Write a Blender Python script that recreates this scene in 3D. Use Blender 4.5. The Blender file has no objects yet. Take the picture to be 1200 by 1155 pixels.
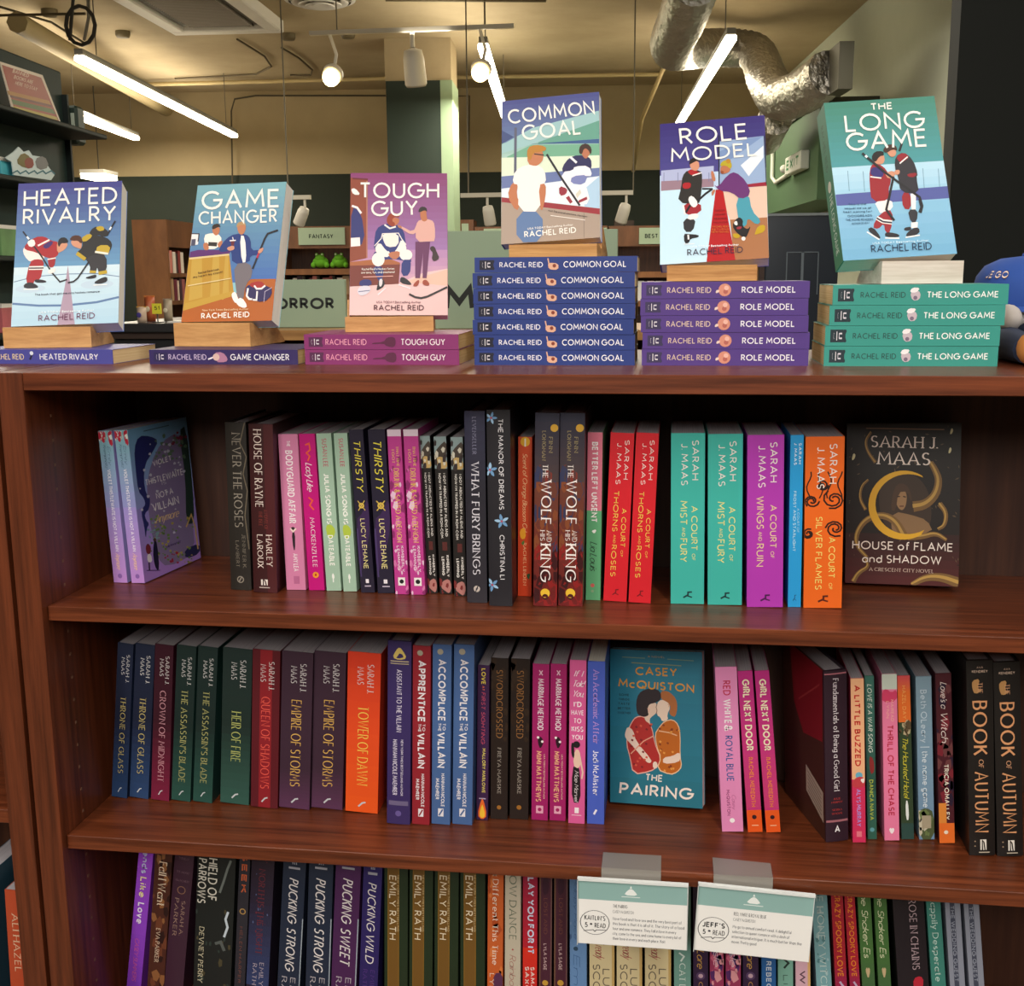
import bpy, math, random
from mathutils import Matrix, Vector
random.seed(7)
SC = bpy.context.scene
COL = SC.collection
# ---------------------------------------------------------------- camera
CAM = Vector((0.7903, -1.33988, 0.11335)); YAW, PIT, ROL, FPX = -0.13698, -0.18471, -0.00798, 1368.26
_f = Vector((math.sin(YAW)*math.cos(PIT), math.cos(YAW)*math.cos(PIT), math.sin(PIT)))
_r = Vector((math.cos(YAW), -math.sin(YAW), 0)); _u = _r.cross(_f)
CR = math.cos(ROL)*_r+math.sin(ROL)*_u; CU = -math.sin(ROL)*_r+math.cos(ROL)*_u; CF = _f
cd = bpy.data.cameras.new('camera'); co = bpy.data.objects.new('camera', cd); COL.objects.link(co)
cd.sensor_fit = 'HORIZONTAL'; cd.sensor_width = 36; cd.lens = FPX/1200*36; cd.clip_start = .02; cd.clip_end = 100
co.matrix_world = Matrix(((CR.x, CU.x, -CF.x, CAM.x), (CR.y, CU.y, -CF.y, CAM.y), (CR.z, CU.z, -CF.z, CAM.z), (0, 0, 0, 1)))
SC.camera = co
# ---------------------------------------------------------------- world, light, exposure
w = bpy.data.worlds.new('world'); SC.world = w; w.use_nodes = True
w.node_tree.nodes['Background'].inputs[0].default_value = (1.0, .86, .68, 1)
w.node_tree.nodes['Background'].inputs[1].default_value = .10
SC.view_settings.view_transform = 'Standard'; SC.view_settings.look = 'None'
SC.view_settings.exposure = -0.12; SC.view_settings.gamma = 1; SC.view_settings.use_curve_mapping = False

def area(name, loc, target, sx, sy, power, col=(1, .86, .66)):
    l = bpy.data.lights.new(name, 'AREA'); l.shape = 'RECTANGLE'; l.size = sx; l.size_y = sy; l.energy = power; l.color = col
    o = bpy.data.objects.new(name, l); COL.objects.link(o); o.location = loc
    o.rotation_euler = (Vector(target)-Vector(loc)).to_track_quat('-Z', 'Y').to_euler(); return o
# the shop's ceiling strips behind and above the photographer, running in depth like the visible ones
KEY = (1, .945, .86)
area('ceiling_strip_light', (-.75, -2.5, 1.75), (-.55, -1.6, -1), .25, 3.4, 78, KEY)
area('ceiling_strip_light', (1.45, -2.5, 1.75), (1.25, -1.6, -1), .25, 3.4, 82, KEY)
area('aisle_fill', (.5, -3.6, 1.35), (.6, .1, -.3), 2.6, .9, 64, KEY)  # unseen broad fill added in the aisle to lift the shelf rows
area('ceiling_strip_light', (2.5, -.3, 1.75), (1.6, -.1, 0), .25, 2.6, 42, KEY)
area('ceiling_strip_light', (-1.9, -.3, 1.75), (-1.0, -.1, 0), .25, 2.6, 30, KEY)
# the strips over the rest of the shop
for x_, y_, p_ in ((.6, 3.0, 60), (-2.8, 4.4, 90), (-.9, 8.6, 75), (-4.4, 9.3, 95), (1.0, 9.2, 34), (1.7, 4.6, 30)):
    area('ceiling_strip_light', (x_, y_, 1.6), (x_, y_, -1), .3, 2.8, p_, (1, .91, .76))
for x_, y_, p_ in ((-.8, 8.0, 20), (-4.2, 9.0, 26), (.9, 8.2, 11)):      # upward glow of the same strips
    area('strip_uplight', (x_, y_, 1.62), (x_, y_, 3), .3, 3.4, p_, (1, .91, .76))

def ray(px, py):
    d = CR*((px-600)/FPX)-CU*((py-577.5)/FPX)+CF
    return d
def at(px, py, ax, val):
    d = ray(px, py); i = 'xyz'.index(ax); return CAM+d*((val-CAM[i])/d[i])
RRZ = .085
RN = Vector((math.cos(RRZ), math.sin(RRZ), 0)); RD = Vector((-math.sin(RRZ), math.cos(RRZ), 0))   # room axes: across, deep
def room(a, b, z): return RN*a+RD*b+Vector((0, 0, z))
def at_a(px, py, a):
    d = ray(px, py); t = (a-CAM.dot(RN))/d.dot(RN); p = CAM+d*t; return Vector((p.dot(RN), p.dot(RD), p.z))
def at_b(px, py, b):
    d = ray(px, py); t = (b-CAM.dot(RD))/d.dot(RD); p = CAM+d*t; return Vector((p.dot(RN), p.dot(RD), p.z))
def at_zr(px, py, z):
    p = at(px, py, 'z', z); return Vector((p.dot(RN), p.dot(RD), z))
ROOM = Matrix.Rotation(RRZ, 4, 'Z')
# ---------------------------------------------------------------- materials
def lin(h):
    h = h.lstrip('#'); c = [int(h[i:i+2], 16)/255 for i in (0, 2, 4)]
    return tuple((x/12.92 if x <= .04045 else ((x+.055)/1.055)**2.4) for x in c)
_m = {}
def mat(h, rough=.42, metal=0., emit=0., noise=0., spec=.4, alpha=1.):
    k = (h, rough, metal, emit, noise, spec, alpha)
    if k in _m: return _m[k]
    m = bpy.data.materials.new('surface_'+h.strip('#')); m.use_nodes = True; nt = m.node_tree; b = nt.nodes['Principled BSDF']
    c = lin(h); b.inputs['Base Color'].default_value = (*c, 1); b.inputs['Roughness'].default_value = rough
    b.inputs['Metallic'].default_value = metal; b.inputs['Specular IOR Level'].default_value = spec
    if emit: b.inputs['Emission Color'].default_value = (*c, 1); b.inputs['Emission Strength'].default_value = emit
    if alpha < 1: b.inputs['Transmission Weight'].default_value = 1-alpha; b.inputs['IOR'].default_value = 1.3
    if noise:
        tc = nt.nodes.new('ShaderNodeTexCoord'); n = nt.nodes.new('ShaderNodeTexNoise'); n.inputs['Scale'].default_value = 9; n.inputs['Detail'].default_value = 6
        mx = nt.nodes.new('ShaderNodeMix'); mx.data_type = 'RGBA'
        mx.inputs[6].default_value = (*[x*(1-noise) for x in c], 1); mx.inputs[7].default_value = (*[min(1, x*(1+noise)) for x in c], 1)
        nt.links.new(tc.outputs['Object'], n.inputs['Vector']); nt.links.new(n.outputs[0], mx.inputs[0]); nt.links.new(mx.outputs[2], b.inputs['Base Color'])
    _m[k] = m; return m
def grain(name, c1, c2, scale, rough=.35, spec=.45, fine=1., coat=0.):
    m = bpy.data.materials.new(name); m.use_nodes = True; nt = m.node_tree; b = nt.nodes['Principled BSDF']
    tc = nt.nodes.new('ShaderNodeTexCoord'); mp = nt.nodes.new('ShaderNodeMapping'); mp.inputs['Scale'].default_value = scale
    n1 = nt.nodes.new('ShaderNodeTexNoise'); n1.inputs['Scale'].default_value = 1.; n1.inputs['Detail'].default_value = 8; n1.inputs['Roughness'].default_value = .65
    cr = nt.nodes.new('ShaderNodeValToRGB'); cr.color_ramp.elements[0].position = .33; cr.color_ramp.elements[1].position = .68
    cr.color_ramp.elements[0].color = (*lin(c1), 1); cr.color_ramp.elements[1].color = (*lin(c2), 1)
    nt.links.new(tc.outputs['Object'], mp.inputs[0]); nt.links.new(mp.outputs[0], n1.inputs['Vector']); nt.links.new(n1.outputs[0], cr.inputs[0]); nt.links.new(cr.outputs[0], b.inputs['Base Color'])
    b.inputs['Roughness'].default_value = rough; b.inputs['Specular IOR Level'].default_value = spec; b.inputs['Coat Weight'].default_value = coat; b.inputs['Coat Roughness'].default_value = .25
    return m
WOOD_H = grain('cherry_laminate_across', '#4a200e', '#7e4024', (4, 110, 110), .36, .4)
WOOD_V = grain('cherry_laminate_upright', '#47200f', '#70371e', (110, 110, 4), .36, .5)
WOOD_B = grain('walnut_back', '#33190f', '#4a2a1a', (60, 60, 3), .5)
BEECH = grain('beech_wood', '#b98450', '#d9a76c', (14, 60, 110), .5, .3)
OAK = grain('oak_wood', '#a86f3a', '#d8a463', (9, 60, 150), .5, .3)
OVERLIT = grain('overlit_wood', '#cdbcae', '#e6d9cf', (9, 60, 150), .5, .3)  # strong light on the stand's front is put into this wood colour
PAPER = grain('paper_edges', '#cbb083', '#e3cfa4', (900, 6, 6), .8, .1)
PAPERG = grain('shaded_paper_edges', '#a09aa0', '#bcb6ba', (900, 6, 6), .8, .1)  # grey of the shelf shade put into the page colour
PAPERW = grain('white_paper_edges', '#dcd8cc', '#f3f0e6', (900, 6, 6), .8, .1)
CONC = grain('khaki_concrete', '#a39272', '#b8a786', (.9, .9, .9), .85, .1)
WALLP = grain('khaki_wall', '#a08e6c', '#b09e7a', (.7, .7, .7), .85, .1)

# ---------------------------------------------------------------- objects
def tag(o, label=None, cat=None, group=None, kind=None):
    if label: o['label'] = label
    if cat: o['category'] = cat
    if group: o['group'] = group
    if kind: o['kind'] = kind
    return o
def empty(name, M=None, label=None, cat=None, group=None):
    o = bpy.data.objects.new(name, None); COL.objects.link(o); o.empty_display_size = .05
    if M is not None: o.matrix_basis = M
    return tag(o, label, cat, group)
class MB:
    def __init__(s): s.v = []; s.f = []; s.mi = []; s.ms = []; s.sm = []
    def m(s, mt):
        for i, x in enumerate(s.ms):
            if x == mt: return i
        s.ms.append(mt); return len(s.ms)-1
    def add(s, vs, fs, mt, smooth=False):
        o = len(s.v); k = s.m(mt); s.v += [tuple(v) for v in vs]
        for f in fs: s.f.append(tuple(i+o for i in f)); s.mi.append(k); s.sm.append(smooth)
        return s
    def box(s, a, b, mt, bev=0.):
        (x0, y0, z0), (x1, y1, z1) = a, b
        if bev <= 0:
            vs = [(x, y, z) for z in (z0, z1) for y in (y0, y1) for x in (x0, x1)]
            return s.add(vs, [(0, 2, 3, 1), (4, 5, 7, 6), (0, 1, 5, 4), (2, 6, 7, 3), (0, 4, 6, 2), (1, 3, 7, 5)], mt)
        e = bev; vs = []; idx = {}
        for i, X in enumerate((x0, x1)):
            for j, Y in enumerate((y0, y1)):
                for k, Z in enumerate((z0, z1)):
                    sx, sy, sz = (e, -e)[i], (e, -e)[j], (e, -e)[k]
                    idx[i, j, k] = (len(vs), len(vs)+1, len(vs)+2)
                    vs += [(X, Y+sy, Z+sz), (X+sx, Y, Z+sz), (X+sx, Y+sy, Z)]
        fs = []
        for i in (0, 1): q = [idx[i, j, k][0] for j, k in ((0, 0), (1, 0), (1, 1), (0, 1))]; fs.append(q if i else q[::-1])
        for j in (0, 1): q = [idx[i, j, k][1] for i, k in ((0, 0), (1, 0), (1, 1), (0, 1))]; fs.append(q[::-1] if j else q)
        for k in (0, 1): q = [idx[i, j, k][2] for i, j in ((0, 0), (1, 0), (1, 1), (0, 1))]; fs.append(q if k else q[::-1])
        for i in (0, 1):
            for j in (0, 1): fs.append([idx[i, j, 0][0], idx[i, j, 1][0], idx[i, j, 1][1], idx[i, j, 0][1]])
            for k in (0, 1): fs.append([idx[i, 0, k][0], idx[i, 1, k][0], idx[i, 1, k][2], idx[i, 0, k][2]])
        for j in (0, 1):
            for k in (0, 1): fs.append([idx[0, j, k][1], idx[1, j, k][1], idx[1, j, k][2], idx[0, j, k][2]])
        for q in idx.values(): fs.append(q)
        return s.add(vs, fs, mt)
    def prism(s, prof, axis, a, b, mt):       # prof: 2D outline in the two other axes
        n = len(prof)
        def P(p, t): return {'x': (t, p[0], p[1]), 'y': (p[0], t, p[1]), 'z': (p[0], p[1], t)}[axis]
        vs = [P(p, a) for p in prof]+[P(p, b) for p in prof]
        return s.add(vs, [tuple(range(n))[::-1], tuple(range(n, 2*n))]+[(i, (i+1) % n, n+(i+1) % n, n+i) for i in range(n)], mt)
    def tube(s, pts, r, mt, n=8, cap=True):
        pts = [Vector(p) for p in pts]; vs = []; fs = []
        rs = r if isinstance(r, (list, tuple)) else [r]*len(pts)
        up = None
        for i, p in enumerate(pts):
            t = (pts[min(i+1, len(pts)-1)]-pts[max(i-1, 0)]).normalized()
            if up is None: up = Vector((0, 0, 1)) if abs(t.z) < .9 else Vector((1, 0, 0))
            a = t.cross(up).normalized(); bb = a.cross(t); up = bb
            for k in range(n): an = 2*math.pi*k/n; vs.append(p+(a*math.cos(an)+bb*math.sin(an))*rs[i])
        for i in range(len(pts)-1):
            for k in range(n): fs.append((i*n+k, i*n+(k+1) % n, (i+1)*n+(k+1) % n, (i+1)*n+k))
        s.add(vs, fs, mt, True)
        if cap: s.add(vs[:n], [tuple(range(n))[::-1]], mt); s.add(vs[-n:], [tuple(range(n))], mt)
        return s
    def lathe(s, prof, c, mt, n=20, M=None):
        vs = []; c = Vector(c)
        for r, z in prof:
            for k in range(n):
                p = Vector((r*math.cos(2*math.pi*k/n), r*math.sin(2*math.pi*k/n), z))
                vs.append((M @ p if M else p)+c)
        fs = [(i*n+k, i*n+(k+1) % n, (i+1)*n+(k+1) % n, (i+1)*n+k) for i in range(len(prof)-1) for k in range(n)]
        return s.add(vs, fs, mt, True)
    def ball(s, c, r, mt, n=14, sc=(1, 1, 1)):
        prof = [(math.sin(math.pi*i/8)*r, -math.cos(math.pi*i/8)*r) for i in range(9)]
        return s.lathe([(max(a, 1e-4), b) for a, b in prof], c, mt, n, Matrix.Diagonal((*sc, 1)).to_3x3())
    def xf(s, M): s.v = [tuple(M @ Vector(v)) for v in s.v]; return s
    def build(s, name, parent=None, M=None):
        me = bpy.data.meshes.new(name); me.from_pydata(s.v, [], s.f)
        for x in s.ms: me.materials.append(x)
        me.polygons.foreach_set('material_index', s.mi); me.polygons.foreach_set('use_smooth', s.sm); me.update()
        o = bpy.data.objects.new(name, me); COL.objects.link(o)
        if parent is not None: o.parent = parent
        if M is not None: o.matrix_basis = M
        return o

# ---------------------------------------------------------------- lettering: a stroke alphabet of our own
def arc(cx, cy, rx, ry, a0, a1, n=None):
    n = n or max(3, int(abs(a1-a0)/22)); return [(cx+rx*math.cos(math.radians(a0+(a1-a0)*i/n)), cy+ry*math.sin(math.radians(a0+(a1-a0)*i/n))) for i in range(n+1)]
X = .64
G = {
 'A': (.8, [[(0, 0), (.4, 1), (.8, 0)], [(.15, .33), (.65, .33)]]),
 'B': (.56, [[(0, .53), (0, 1), (.26, 1)]+arc(.26, .765, .24, .235, 90, -90)+[(0, .53)], [(0, .53), (0, 0), (.28, 0)]+arc(.28, .265, .28, .265, -90, 90)]),
 'C': (.82, [arc(.5, .5, .5, .5, 48, 312)]),
 'D': (.76, [[(0, 0), (0, 1), (.26, 1)]+arc(.26, .5, .5, .5, 90, -90)+[(0, 0)]]),
 'E': (.52, [[(.52, 0), (0, 0), (0, 1), (.52, 1)], [(0, .52), (.46, .52)]]),
 'F': (.5, [[(0, 0), (0, 1), (.5, 1)], [(0, .52), (.44, .52)]]),
 'G': (.96, [arc(.5, .5, .5, .5, 45, 360)+[(.56, .5)]]),
 'H': (.7, [[(0, 0), (0, 1)], [(.7, 0), (.7, 1)], [(0, .52), (.7, .52)]]),
 'I': (0, [[(0, 0), (0, 1)]]),
 'J': (.36, [[(.36, 1), (.36, .22)]+arc(.16, .22, .2, .22, 0, -150)]),
 'K': (.6, [[(0, 0), (0, 1)], [(.58, 1), (.02, .47)], [(.2, .64), (.62, 0)]]),
 'L': (.48, [[(0, 1), (0, 0), (.48, 0)]]),
 'M': (.92, [[(0, 0), (.09, 1), (.46, .3), (.83, 1), (.92, 0)]]),
 'N': (.74, [[(0, 0), (0, 1), (.74, 0), (.74, 1)]]),
 'O': (1., [arc(.5, .5, .5, .5, 0, 360)]),
 'P': (.52, [[(0, 0), (0, 1), (.24, 1)]+arc(.24, .73, .27, .27, 90, -90)+[(0, .46)]]),
 'Q': (1., [arc(.5, .5, .5, .5, 0, 360), [(.58, .3), (.95, -.06)]]),
 'R': (.56, [[(0, 0), (0, 1), (.24, 1)]+arc(.24, .735, .265, .265, 90, -90)+[(0, .47)], [(.24, .47), (.56, 0)]]),
 'S': (.54, [arc(.28, .745, .25, .255, 38, 270)+arc(.27, .245, .27, .245, 90, -140)]),
 'T': (.6, [[(.3, 0), (.3, 1)], [(0, 1), (.6, 1)]]),
 'U': (.68, [[(0, 1), (0, .34)]+arc(.34, .34, .34, .34, 180, 360)+[(.68, .34), (.68, 1)]]),
 'V': (.76, [[(0, 1), (.38, 0), (.76, 1)]]),
 'W': (1.16, [[(0, 1), (.3, 0), (.58, .95), (.86, 0), (1.16, 1)]]),
 'X': (.66, [[(0, 0), (.66, 1)], [(0, 1), (.66, 0)]]),
 'Y': (.68, [[(0, 1), (.34, .48), (.68, 1)], [(.34, .48), (.34, 0)]]),
 'Z': (.6, [[(0, 1), (.6, 1), (0, 0), (.6, 0)]]),
 '1': (.2, [[(0, .8), (.2, 1), (.2, 0)]]), '5': (.5, [[(.48, 1), (.1, 1), (.06, .58)]+arc(.22, .32, .3, .32, 110, -140)]),
 '0': (.6, [arc(.3, .5, .3, .5, 0, 360)]), '2': (.5, [arc(.25, .74, .25, .26, 170, -40)+[(0, 0), (.52, 0)]]),
 '&': (.72, [[(.72, 0), (.18, .66)]+arc(.32, .8, .17, .2, 200, -30)+[(.08, .34)]+arc(.28, .24, .26, .24, 170, 350)+[(.66, .42)]]),
 "'": (.04, [[(.04, 1.02), (.0, .78)]]), '.': (.03, [[(0, 0), (.0, .09)]]), ',': (.06, [[(.06, .1), (0, -.14)]]), '-': (.3, [[(0, .42), (.3, .42)]]),
 '!': (.03, [[(0, 1), (0, .3)], [(0, 0), (0, .09)]]), '*': (.3, [[(.15, .9), (.15, .5)], [(0, .8), (.3, .6)], [(0, .6), (.3, .8)]]),
 'a': (.56, [arc(.29, .31, .29, .32, 0, 360), [(.57, X), (.57, 0)]]), 'b': (.58, [[(0, 1), (0, 0)], arc(.29, .31, .29, .32, 0, 360)]),
 'c': (.5, [arc(.3, .31, .3, .32, 50, 310)]), 'd': (.58, [arc(.29, .31, .29, .32, 0, 360), [(.57, 1), (.57, 0)]]),
 'e': (.58, [[(0, .33), (.58, .33)]+arc(.29, .31, .29, .32, 5, 310)]), 'f': (.34, [arc(.3, .84, .18, .16, 70, 180)+[(.12, .8), (.12, 0)], [(0, X), (.32, X)]]),
 'g': (.57, [arc(.29, .31, .29, .32, 0, 360), [(.57, X), (.57, -.1)]+arc(.3, -.1, .27, .2, 0, -150)]), 'h': (.52, [[(0, 1), (0, 0)], [(0, .36)]+arc(.26, .38, .26, .25, 180, 0)+[(.52, 0)]]),
 'i': (.02, [[(0, X), (0, 0)], [(0, .86), (0, .95)]]), 'j': (.14, [[(.14, X), (.14, -.14)]+arc(0, -.14, .14, .14, 0, -110), [(.14, .86), (.14, .95)]]),
 'k': (.46, [[(0, 1), (0, 0)], [(.42, X), (.02, .28)], [(.14, .38), (.46, 0)]]), 'l': (.02, [[(0, 1), (0, 0)]]),
 'm': (.84, [[(0, X), (0, 0)], [(0, .38)]+arc(.21, .4, .21, .23, 180, 0)+[(.42, 0)], [(.42, .38)]+arc(.63, .4, .21, .23, 180, 0)+[(.84, 0)]]),
 'n': (.52, [[(0, X), (0, 0)], [(0, .36)]+arc(.26, .38, .26, .25, 180, 0)+[(.52, 0)]]), 'o': (.6, [arc(.3, .31, .3, .32, 0, 360)]),
 'p': (.58, [[(0, X), (0, -.3)], arc(.29, .31, .29, .32, 0, 360)]), 'q': (.58, [[(.57, X), (.57, -.3)], arc(.29, .31, .29, .32, 0, 360)]),
 'r': (.3, [[(0, X), (0, 0)], [(0, .34)]+arc(.28, .36, .28, .27, 180, 75)]), 's': (.4, [arc(.2, .48, .18, .15, 40, 270)+arc(.2, .16, .2, .16, 90, -140)]),
 't': (.34, [[(.14, .92), (.14, .16)]+arc(.28, .16, .14, .15, 180, 290), [(0, X), (.32, X)]]), 'u': (.52, [[(0, X), (0, .26)]+arc(.26, .26, .26, .26, 180, 360)+[(.52, .26), (.52, X)], [(.52, .2), (.52, 0)]]),
 'v': (.5, [[(0, X), (.25, 0), (.5, X)]]), 'w': (.76, [[(0, X), (.2, 0), (.38, .6), (.56, 0), (.76, X)]]), 'x': (.46, [[(0, 0), (.46, X)], [(0, X), (.46, 0)]]),
 'y': (.5, [[(0, X), (.26, .02)], [(.5, X), (.14, -.3)]]), 'z': (.42, [[(0, X), (.42, X), (0, 0), (.42, 0)]]),
}
#        thickness, thin ratio, serif, slant
STY = {'sans': (.13, 1, 0, 0), 'light': (.095, 1, 0, 0), 'demi': (.165, 1, 0, 0), 'bold': (.18, 1, 0, 0), 'black': (.225, 1, 0, 0), 'serif': (.15, .45, 1, 0), 'slab': (.2, .7, 1, 0),
       'script': (.11, .7, 0, .32), 'ital': (.13, .8, 0, .22), 'hair': (.07, 1, 0, 0), 'deco': (.18, .45, 0, 0)}
def ribbon(pts, t, thin=1.):
    P = [pts[0]]
    for p in pts[1:]:
        if math.hypot(p[0]-P[-1][0], p[1]-P[-1][1]) > 1e-6: P.append(p)
    n = len(P)
    if n < 2: return []
    closed = n > 3 and math.hypot(P[0][0]-P[-1][0], P[0][1]-P[-1][1]) < 1e-4
    seg = []
    for i in range(n-1):
        dx, dy = P[i+1][0]-P[i][0], P[i+1][1]-P[i][1]; l = math.hypot(dx, dy); seg.append((dx/l, dy/l))
    L = []; R = []
    for i in range(n):
        a = seg[i-1] if i > 0 else (seg[-1] if closed else seg[0]); b = seg[i] if i < n-1 else (seg[0] if closed else seg[-1])
        nx, ny = -(a[1]+b[1]), a[0]+b[0]; l = math.hypot(nx, ny)
        if l < 1e-6: nx, ny, l = -a[1], a[0], 1
        nx /= l; ny /= l; c = max(.45, nx*-a[1]+ny*a[0])
        vert = abs((a[1]+b[1])/2); h = t/2*(thin+(1-thin)*vert)/c
        L.append((P[i][0]+nx*h, P[i][1]+ny*h)); R.append((P[i][0]-nx*h, P[i][1]-ny*h))
    return [[L[i], R[i], R[i+1], L[i+1]] for i in range(n-1)]
def lettering(s, p0, p1, h, style):
    """quads of the words s set from p0 to p1 (y down), cap height h"""
    t, thin, ser, sl = STY[style]; sp = .2+t*.7 if style not in ('script',) else .13
    ex = sum((.34 if c == ' ' else G[c][0]+sp) for c in s)-sp
    d = (p1[0]-p0[0], p1[1]-p0[1]); ln = math.hypot(*d); d = (d[0]/ln, d[1]/ln); up = (d[1], -d[0])
    sx = (ln-t*h)/ex; th = t*min(h, sx*(1.35 if t < .15 else 1.0))
    out = []; x = t*h/2
    for c in s:
        if c == ' ': x += .34*sx; continue
        wd, strokes = G[c]; low = c.islower()
        for st in strokes:
            pts = [(x+(px)*sx+sl*py*h, py*h*(1-t)+t*h/2) for px, py in st]
            qs = ribbon(pts, th, thin)
            if ser:
                for i in (0, -1):
                    q = pts[i]; q2 = pts[1 if i == 0 else -2]
                    if abs(q2[1]-q[1]) > .5*abs(q2[0]-q[0]) and math.hypot(q2[0]-q[0], q2[1]-q[1]) > .2*h:
                        a = th*1.05; qs.append([(q[0]-a, q[1]-th*.2), (q[0]+a, q[1]-th*.2), (q[0]+a, q[1]+th*.2), (q[0]-a, q[1]+th*.2)])
            for q in qs: out.append([(p0[0]+d[0]*a+up[0]*b, p0[1]+d[1]*a+up[1]*b) for a, b in q])
        x += (wd+sp)*sx
    return out
def chaikin(p, n=2):
    for _ in range(n):
        q = []
        for i in range(len(p)):
            a, b = p[i], p[(i+1) % len(p)]; q += [(a[0]*.75+b[0]*.25, a[1]*.75+b[1]*.25), (a[0]*.25+b[0]*.75, a[1]*.25+b[1]*.75)]
        p = q
    return p
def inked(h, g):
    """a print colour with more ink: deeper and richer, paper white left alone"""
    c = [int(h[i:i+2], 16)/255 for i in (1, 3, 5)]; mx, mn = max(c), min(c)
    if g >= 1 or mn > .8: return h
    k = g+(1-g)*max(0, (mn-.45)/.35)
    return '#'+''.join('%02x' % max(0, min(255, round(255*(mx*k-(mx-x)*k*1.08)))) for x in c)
class Art:
    """flat print laid on one face: fn maps page coordinates (y down) and a lift to local 3D"""
    def __init__(s, mb, fn, step=2.2e-5, base=6e-5, rough=.42): s.mb = mb; s.fn = fn; s.k = 0; s.step = step; s.base = base; s.rough = rough; s.sub = 0; s.ink = 1.
    def put(s, polys, col):
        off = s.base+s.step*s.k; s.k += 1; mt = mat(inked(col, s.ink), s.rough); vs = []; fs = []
        if s.sub:
            o_ = []
            for p in polys:
                if len(p) != 4: o_.append(p); continue
                a, b, c, d = p; n = max(1, int(math.hypot(d[0]-a[0], d[1]-a[1])/s.sub)+1)
                if n > 60: n = 1
                for i in range(n):
                    t, u = i/n, (i+1)/n; L = lambda q, r, f: (q[0]+(r[0]-q[0])*f, q[1]+(r[1]-q[1])*f)
                    o_.append([L(a, d, t), L(b, c, t), L(b, c, u), L(a, d, u)])
            polys = o_
        for p in polys: o = len(vs); vs += [s.fn(x, y, off) for x, y in p]; fs.append(tuple(range(o, o+len(p))))
        s.mb.add(vs, fs, mt)
    def poly(s, pts, col, smooth=1): s.put([chaikin(pts, smooth) if smooth else pts], col)
    def text(s, t, p0, p1, h, col, style='sans'): s.put(lettering(t, p0, p1, h, style), col)
    def line(s, pts, t, col, thin=1.): s.put(ribbon(pts, t, thin), col)
    def disc(s, c, r, col, ry=None): s.put([[(c[0]+r*math.cos(a*.3927), c[1]+(ry or r)*math.sin(a*.3927)) for a in range(16)]], col)
    def grad(s, pts4, c0, c1, n=10):
        tl, tr, br, bl = pts4; A, B = lin(c0), lin(c1)
        def h(c): return '#'+''.join('%02x' % max(0, min(255, round(255*(x*12.92 if x <= .0031308 else 1.055*x**(1/2.4)-.055)))) for x in c)
        def L(a, b, t): return (a[0]+(b[0]-a[0])*t, a[1]+(b[1]-a[1])*t)
        k = s.k
        for i in range(n):
            t = (i+.5)/n; s.k = k
            s.put([[L(tl, bl, i/n), L(tr, br, i/n), L(tr, br, (i+1)/n), L(tl, bl, (i+1)/n)]], h([A[j]*(1-t)+B[j]*t for j in range(3)]))
        s.k = k+1
def homog(src, W, H):
    """page pixels of the cover's corners (tl,tr,br,bl) -> metres on the cover"""
    dst = [(0, H), (W, H), (W, 0), (0, 0)]; A = []
    for (x, y), (X_, Y_) in zip(src, dst): A.append([x, y, 1, 0, 0, 0, -X_*x, -X_*y, X_]); A.append([0, 0, 0, x, y, 1, -Y_*x, -Y_*y, Y_])
    for i in range(8):
        k = max(range(i, 8), key=lambda r: abs(A[r][i])); A[i], A[k] = A[k], A[i]
        A[i] = [v/A[i][i] for v in A[i]]
        for j in range(8):
            if j != i: f = A[j][i]; A[j] = [a-f*b for a, b in zip(A[j], A[i])]
    c = [A[i][8] for i in range(8)]
    def f(x, y):
        w_ = c[6]*x+c[7]*y+1; return (min(W, max(0, (c[0]*x+c[1]*y+c[2])/w_)), min(H, max(0, (c[3]*x+c[4]*y+c[5])/w_)))
    return f

# ---------------------------------------------------------------- books
WHT = '#f4efe8'
def book(kind, W, H, D, M, scol, fcol, spine_art=None, front_art=None, label='', group=None, paper=None, bcol=None, name=None):
    hc = kind == 'h'; name = name or ('hardcover_book' if hc else 'paperback_book')
    root = empty(name, M, label, 'book', group)
    ct = .0025 if hc else .0005; inset = .003 if hc else .0006; bulge = .0012 if hc else .0
    def prof(u): return -bulge*(1-(2*u/W-1)**2)
    n = 8 if hc else 1; mb = MB()
    us = [W*i/n for i in range(n+1)]
    outl = [(u, prof(u)) for u in us]+[(W, ct+.001), (0, ct+.001)]
    mb.prism(outl, 'z', 0, H, mat(scol))
    if spine_art:
        def fn(x, y, off): x = min(W, max(0, x)); return (x, prof(x)-off-(.00012 if hc else 0), H-min(H, max(0, y)))
        a = Art(mb, fn); a.sub = .0022 if hc else 0; draw_spine(a, W, H, spine_art, n)
    mb.build('spine', root)
    mb = MB(); mb.box((W-ct, ct+.001, 0), (W, D, H), mat(fcol))
    if front_art: front_art(mb, W, H, D)
    mb.build('front_cover', root)
    MB().box((0, ct+.001, 0), (ct, D, H), mat(bcol or fcol)).build('back_cover', root)
    MB().box((ct+1e-4, ct+.0012, inset), (W-ct-1e-4, D-inset, H-inset), paper or PAPER).build('page_block', root)
    return root
def copy_book(src, M, label):
    r = src.copy(); COL.objects.link(r); r.matrix_basis = M; r['label'] = label
    for ch in src.children:
        c = ch.copy(); COL.objects.link(c); c.parent = r
    return r
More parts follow.
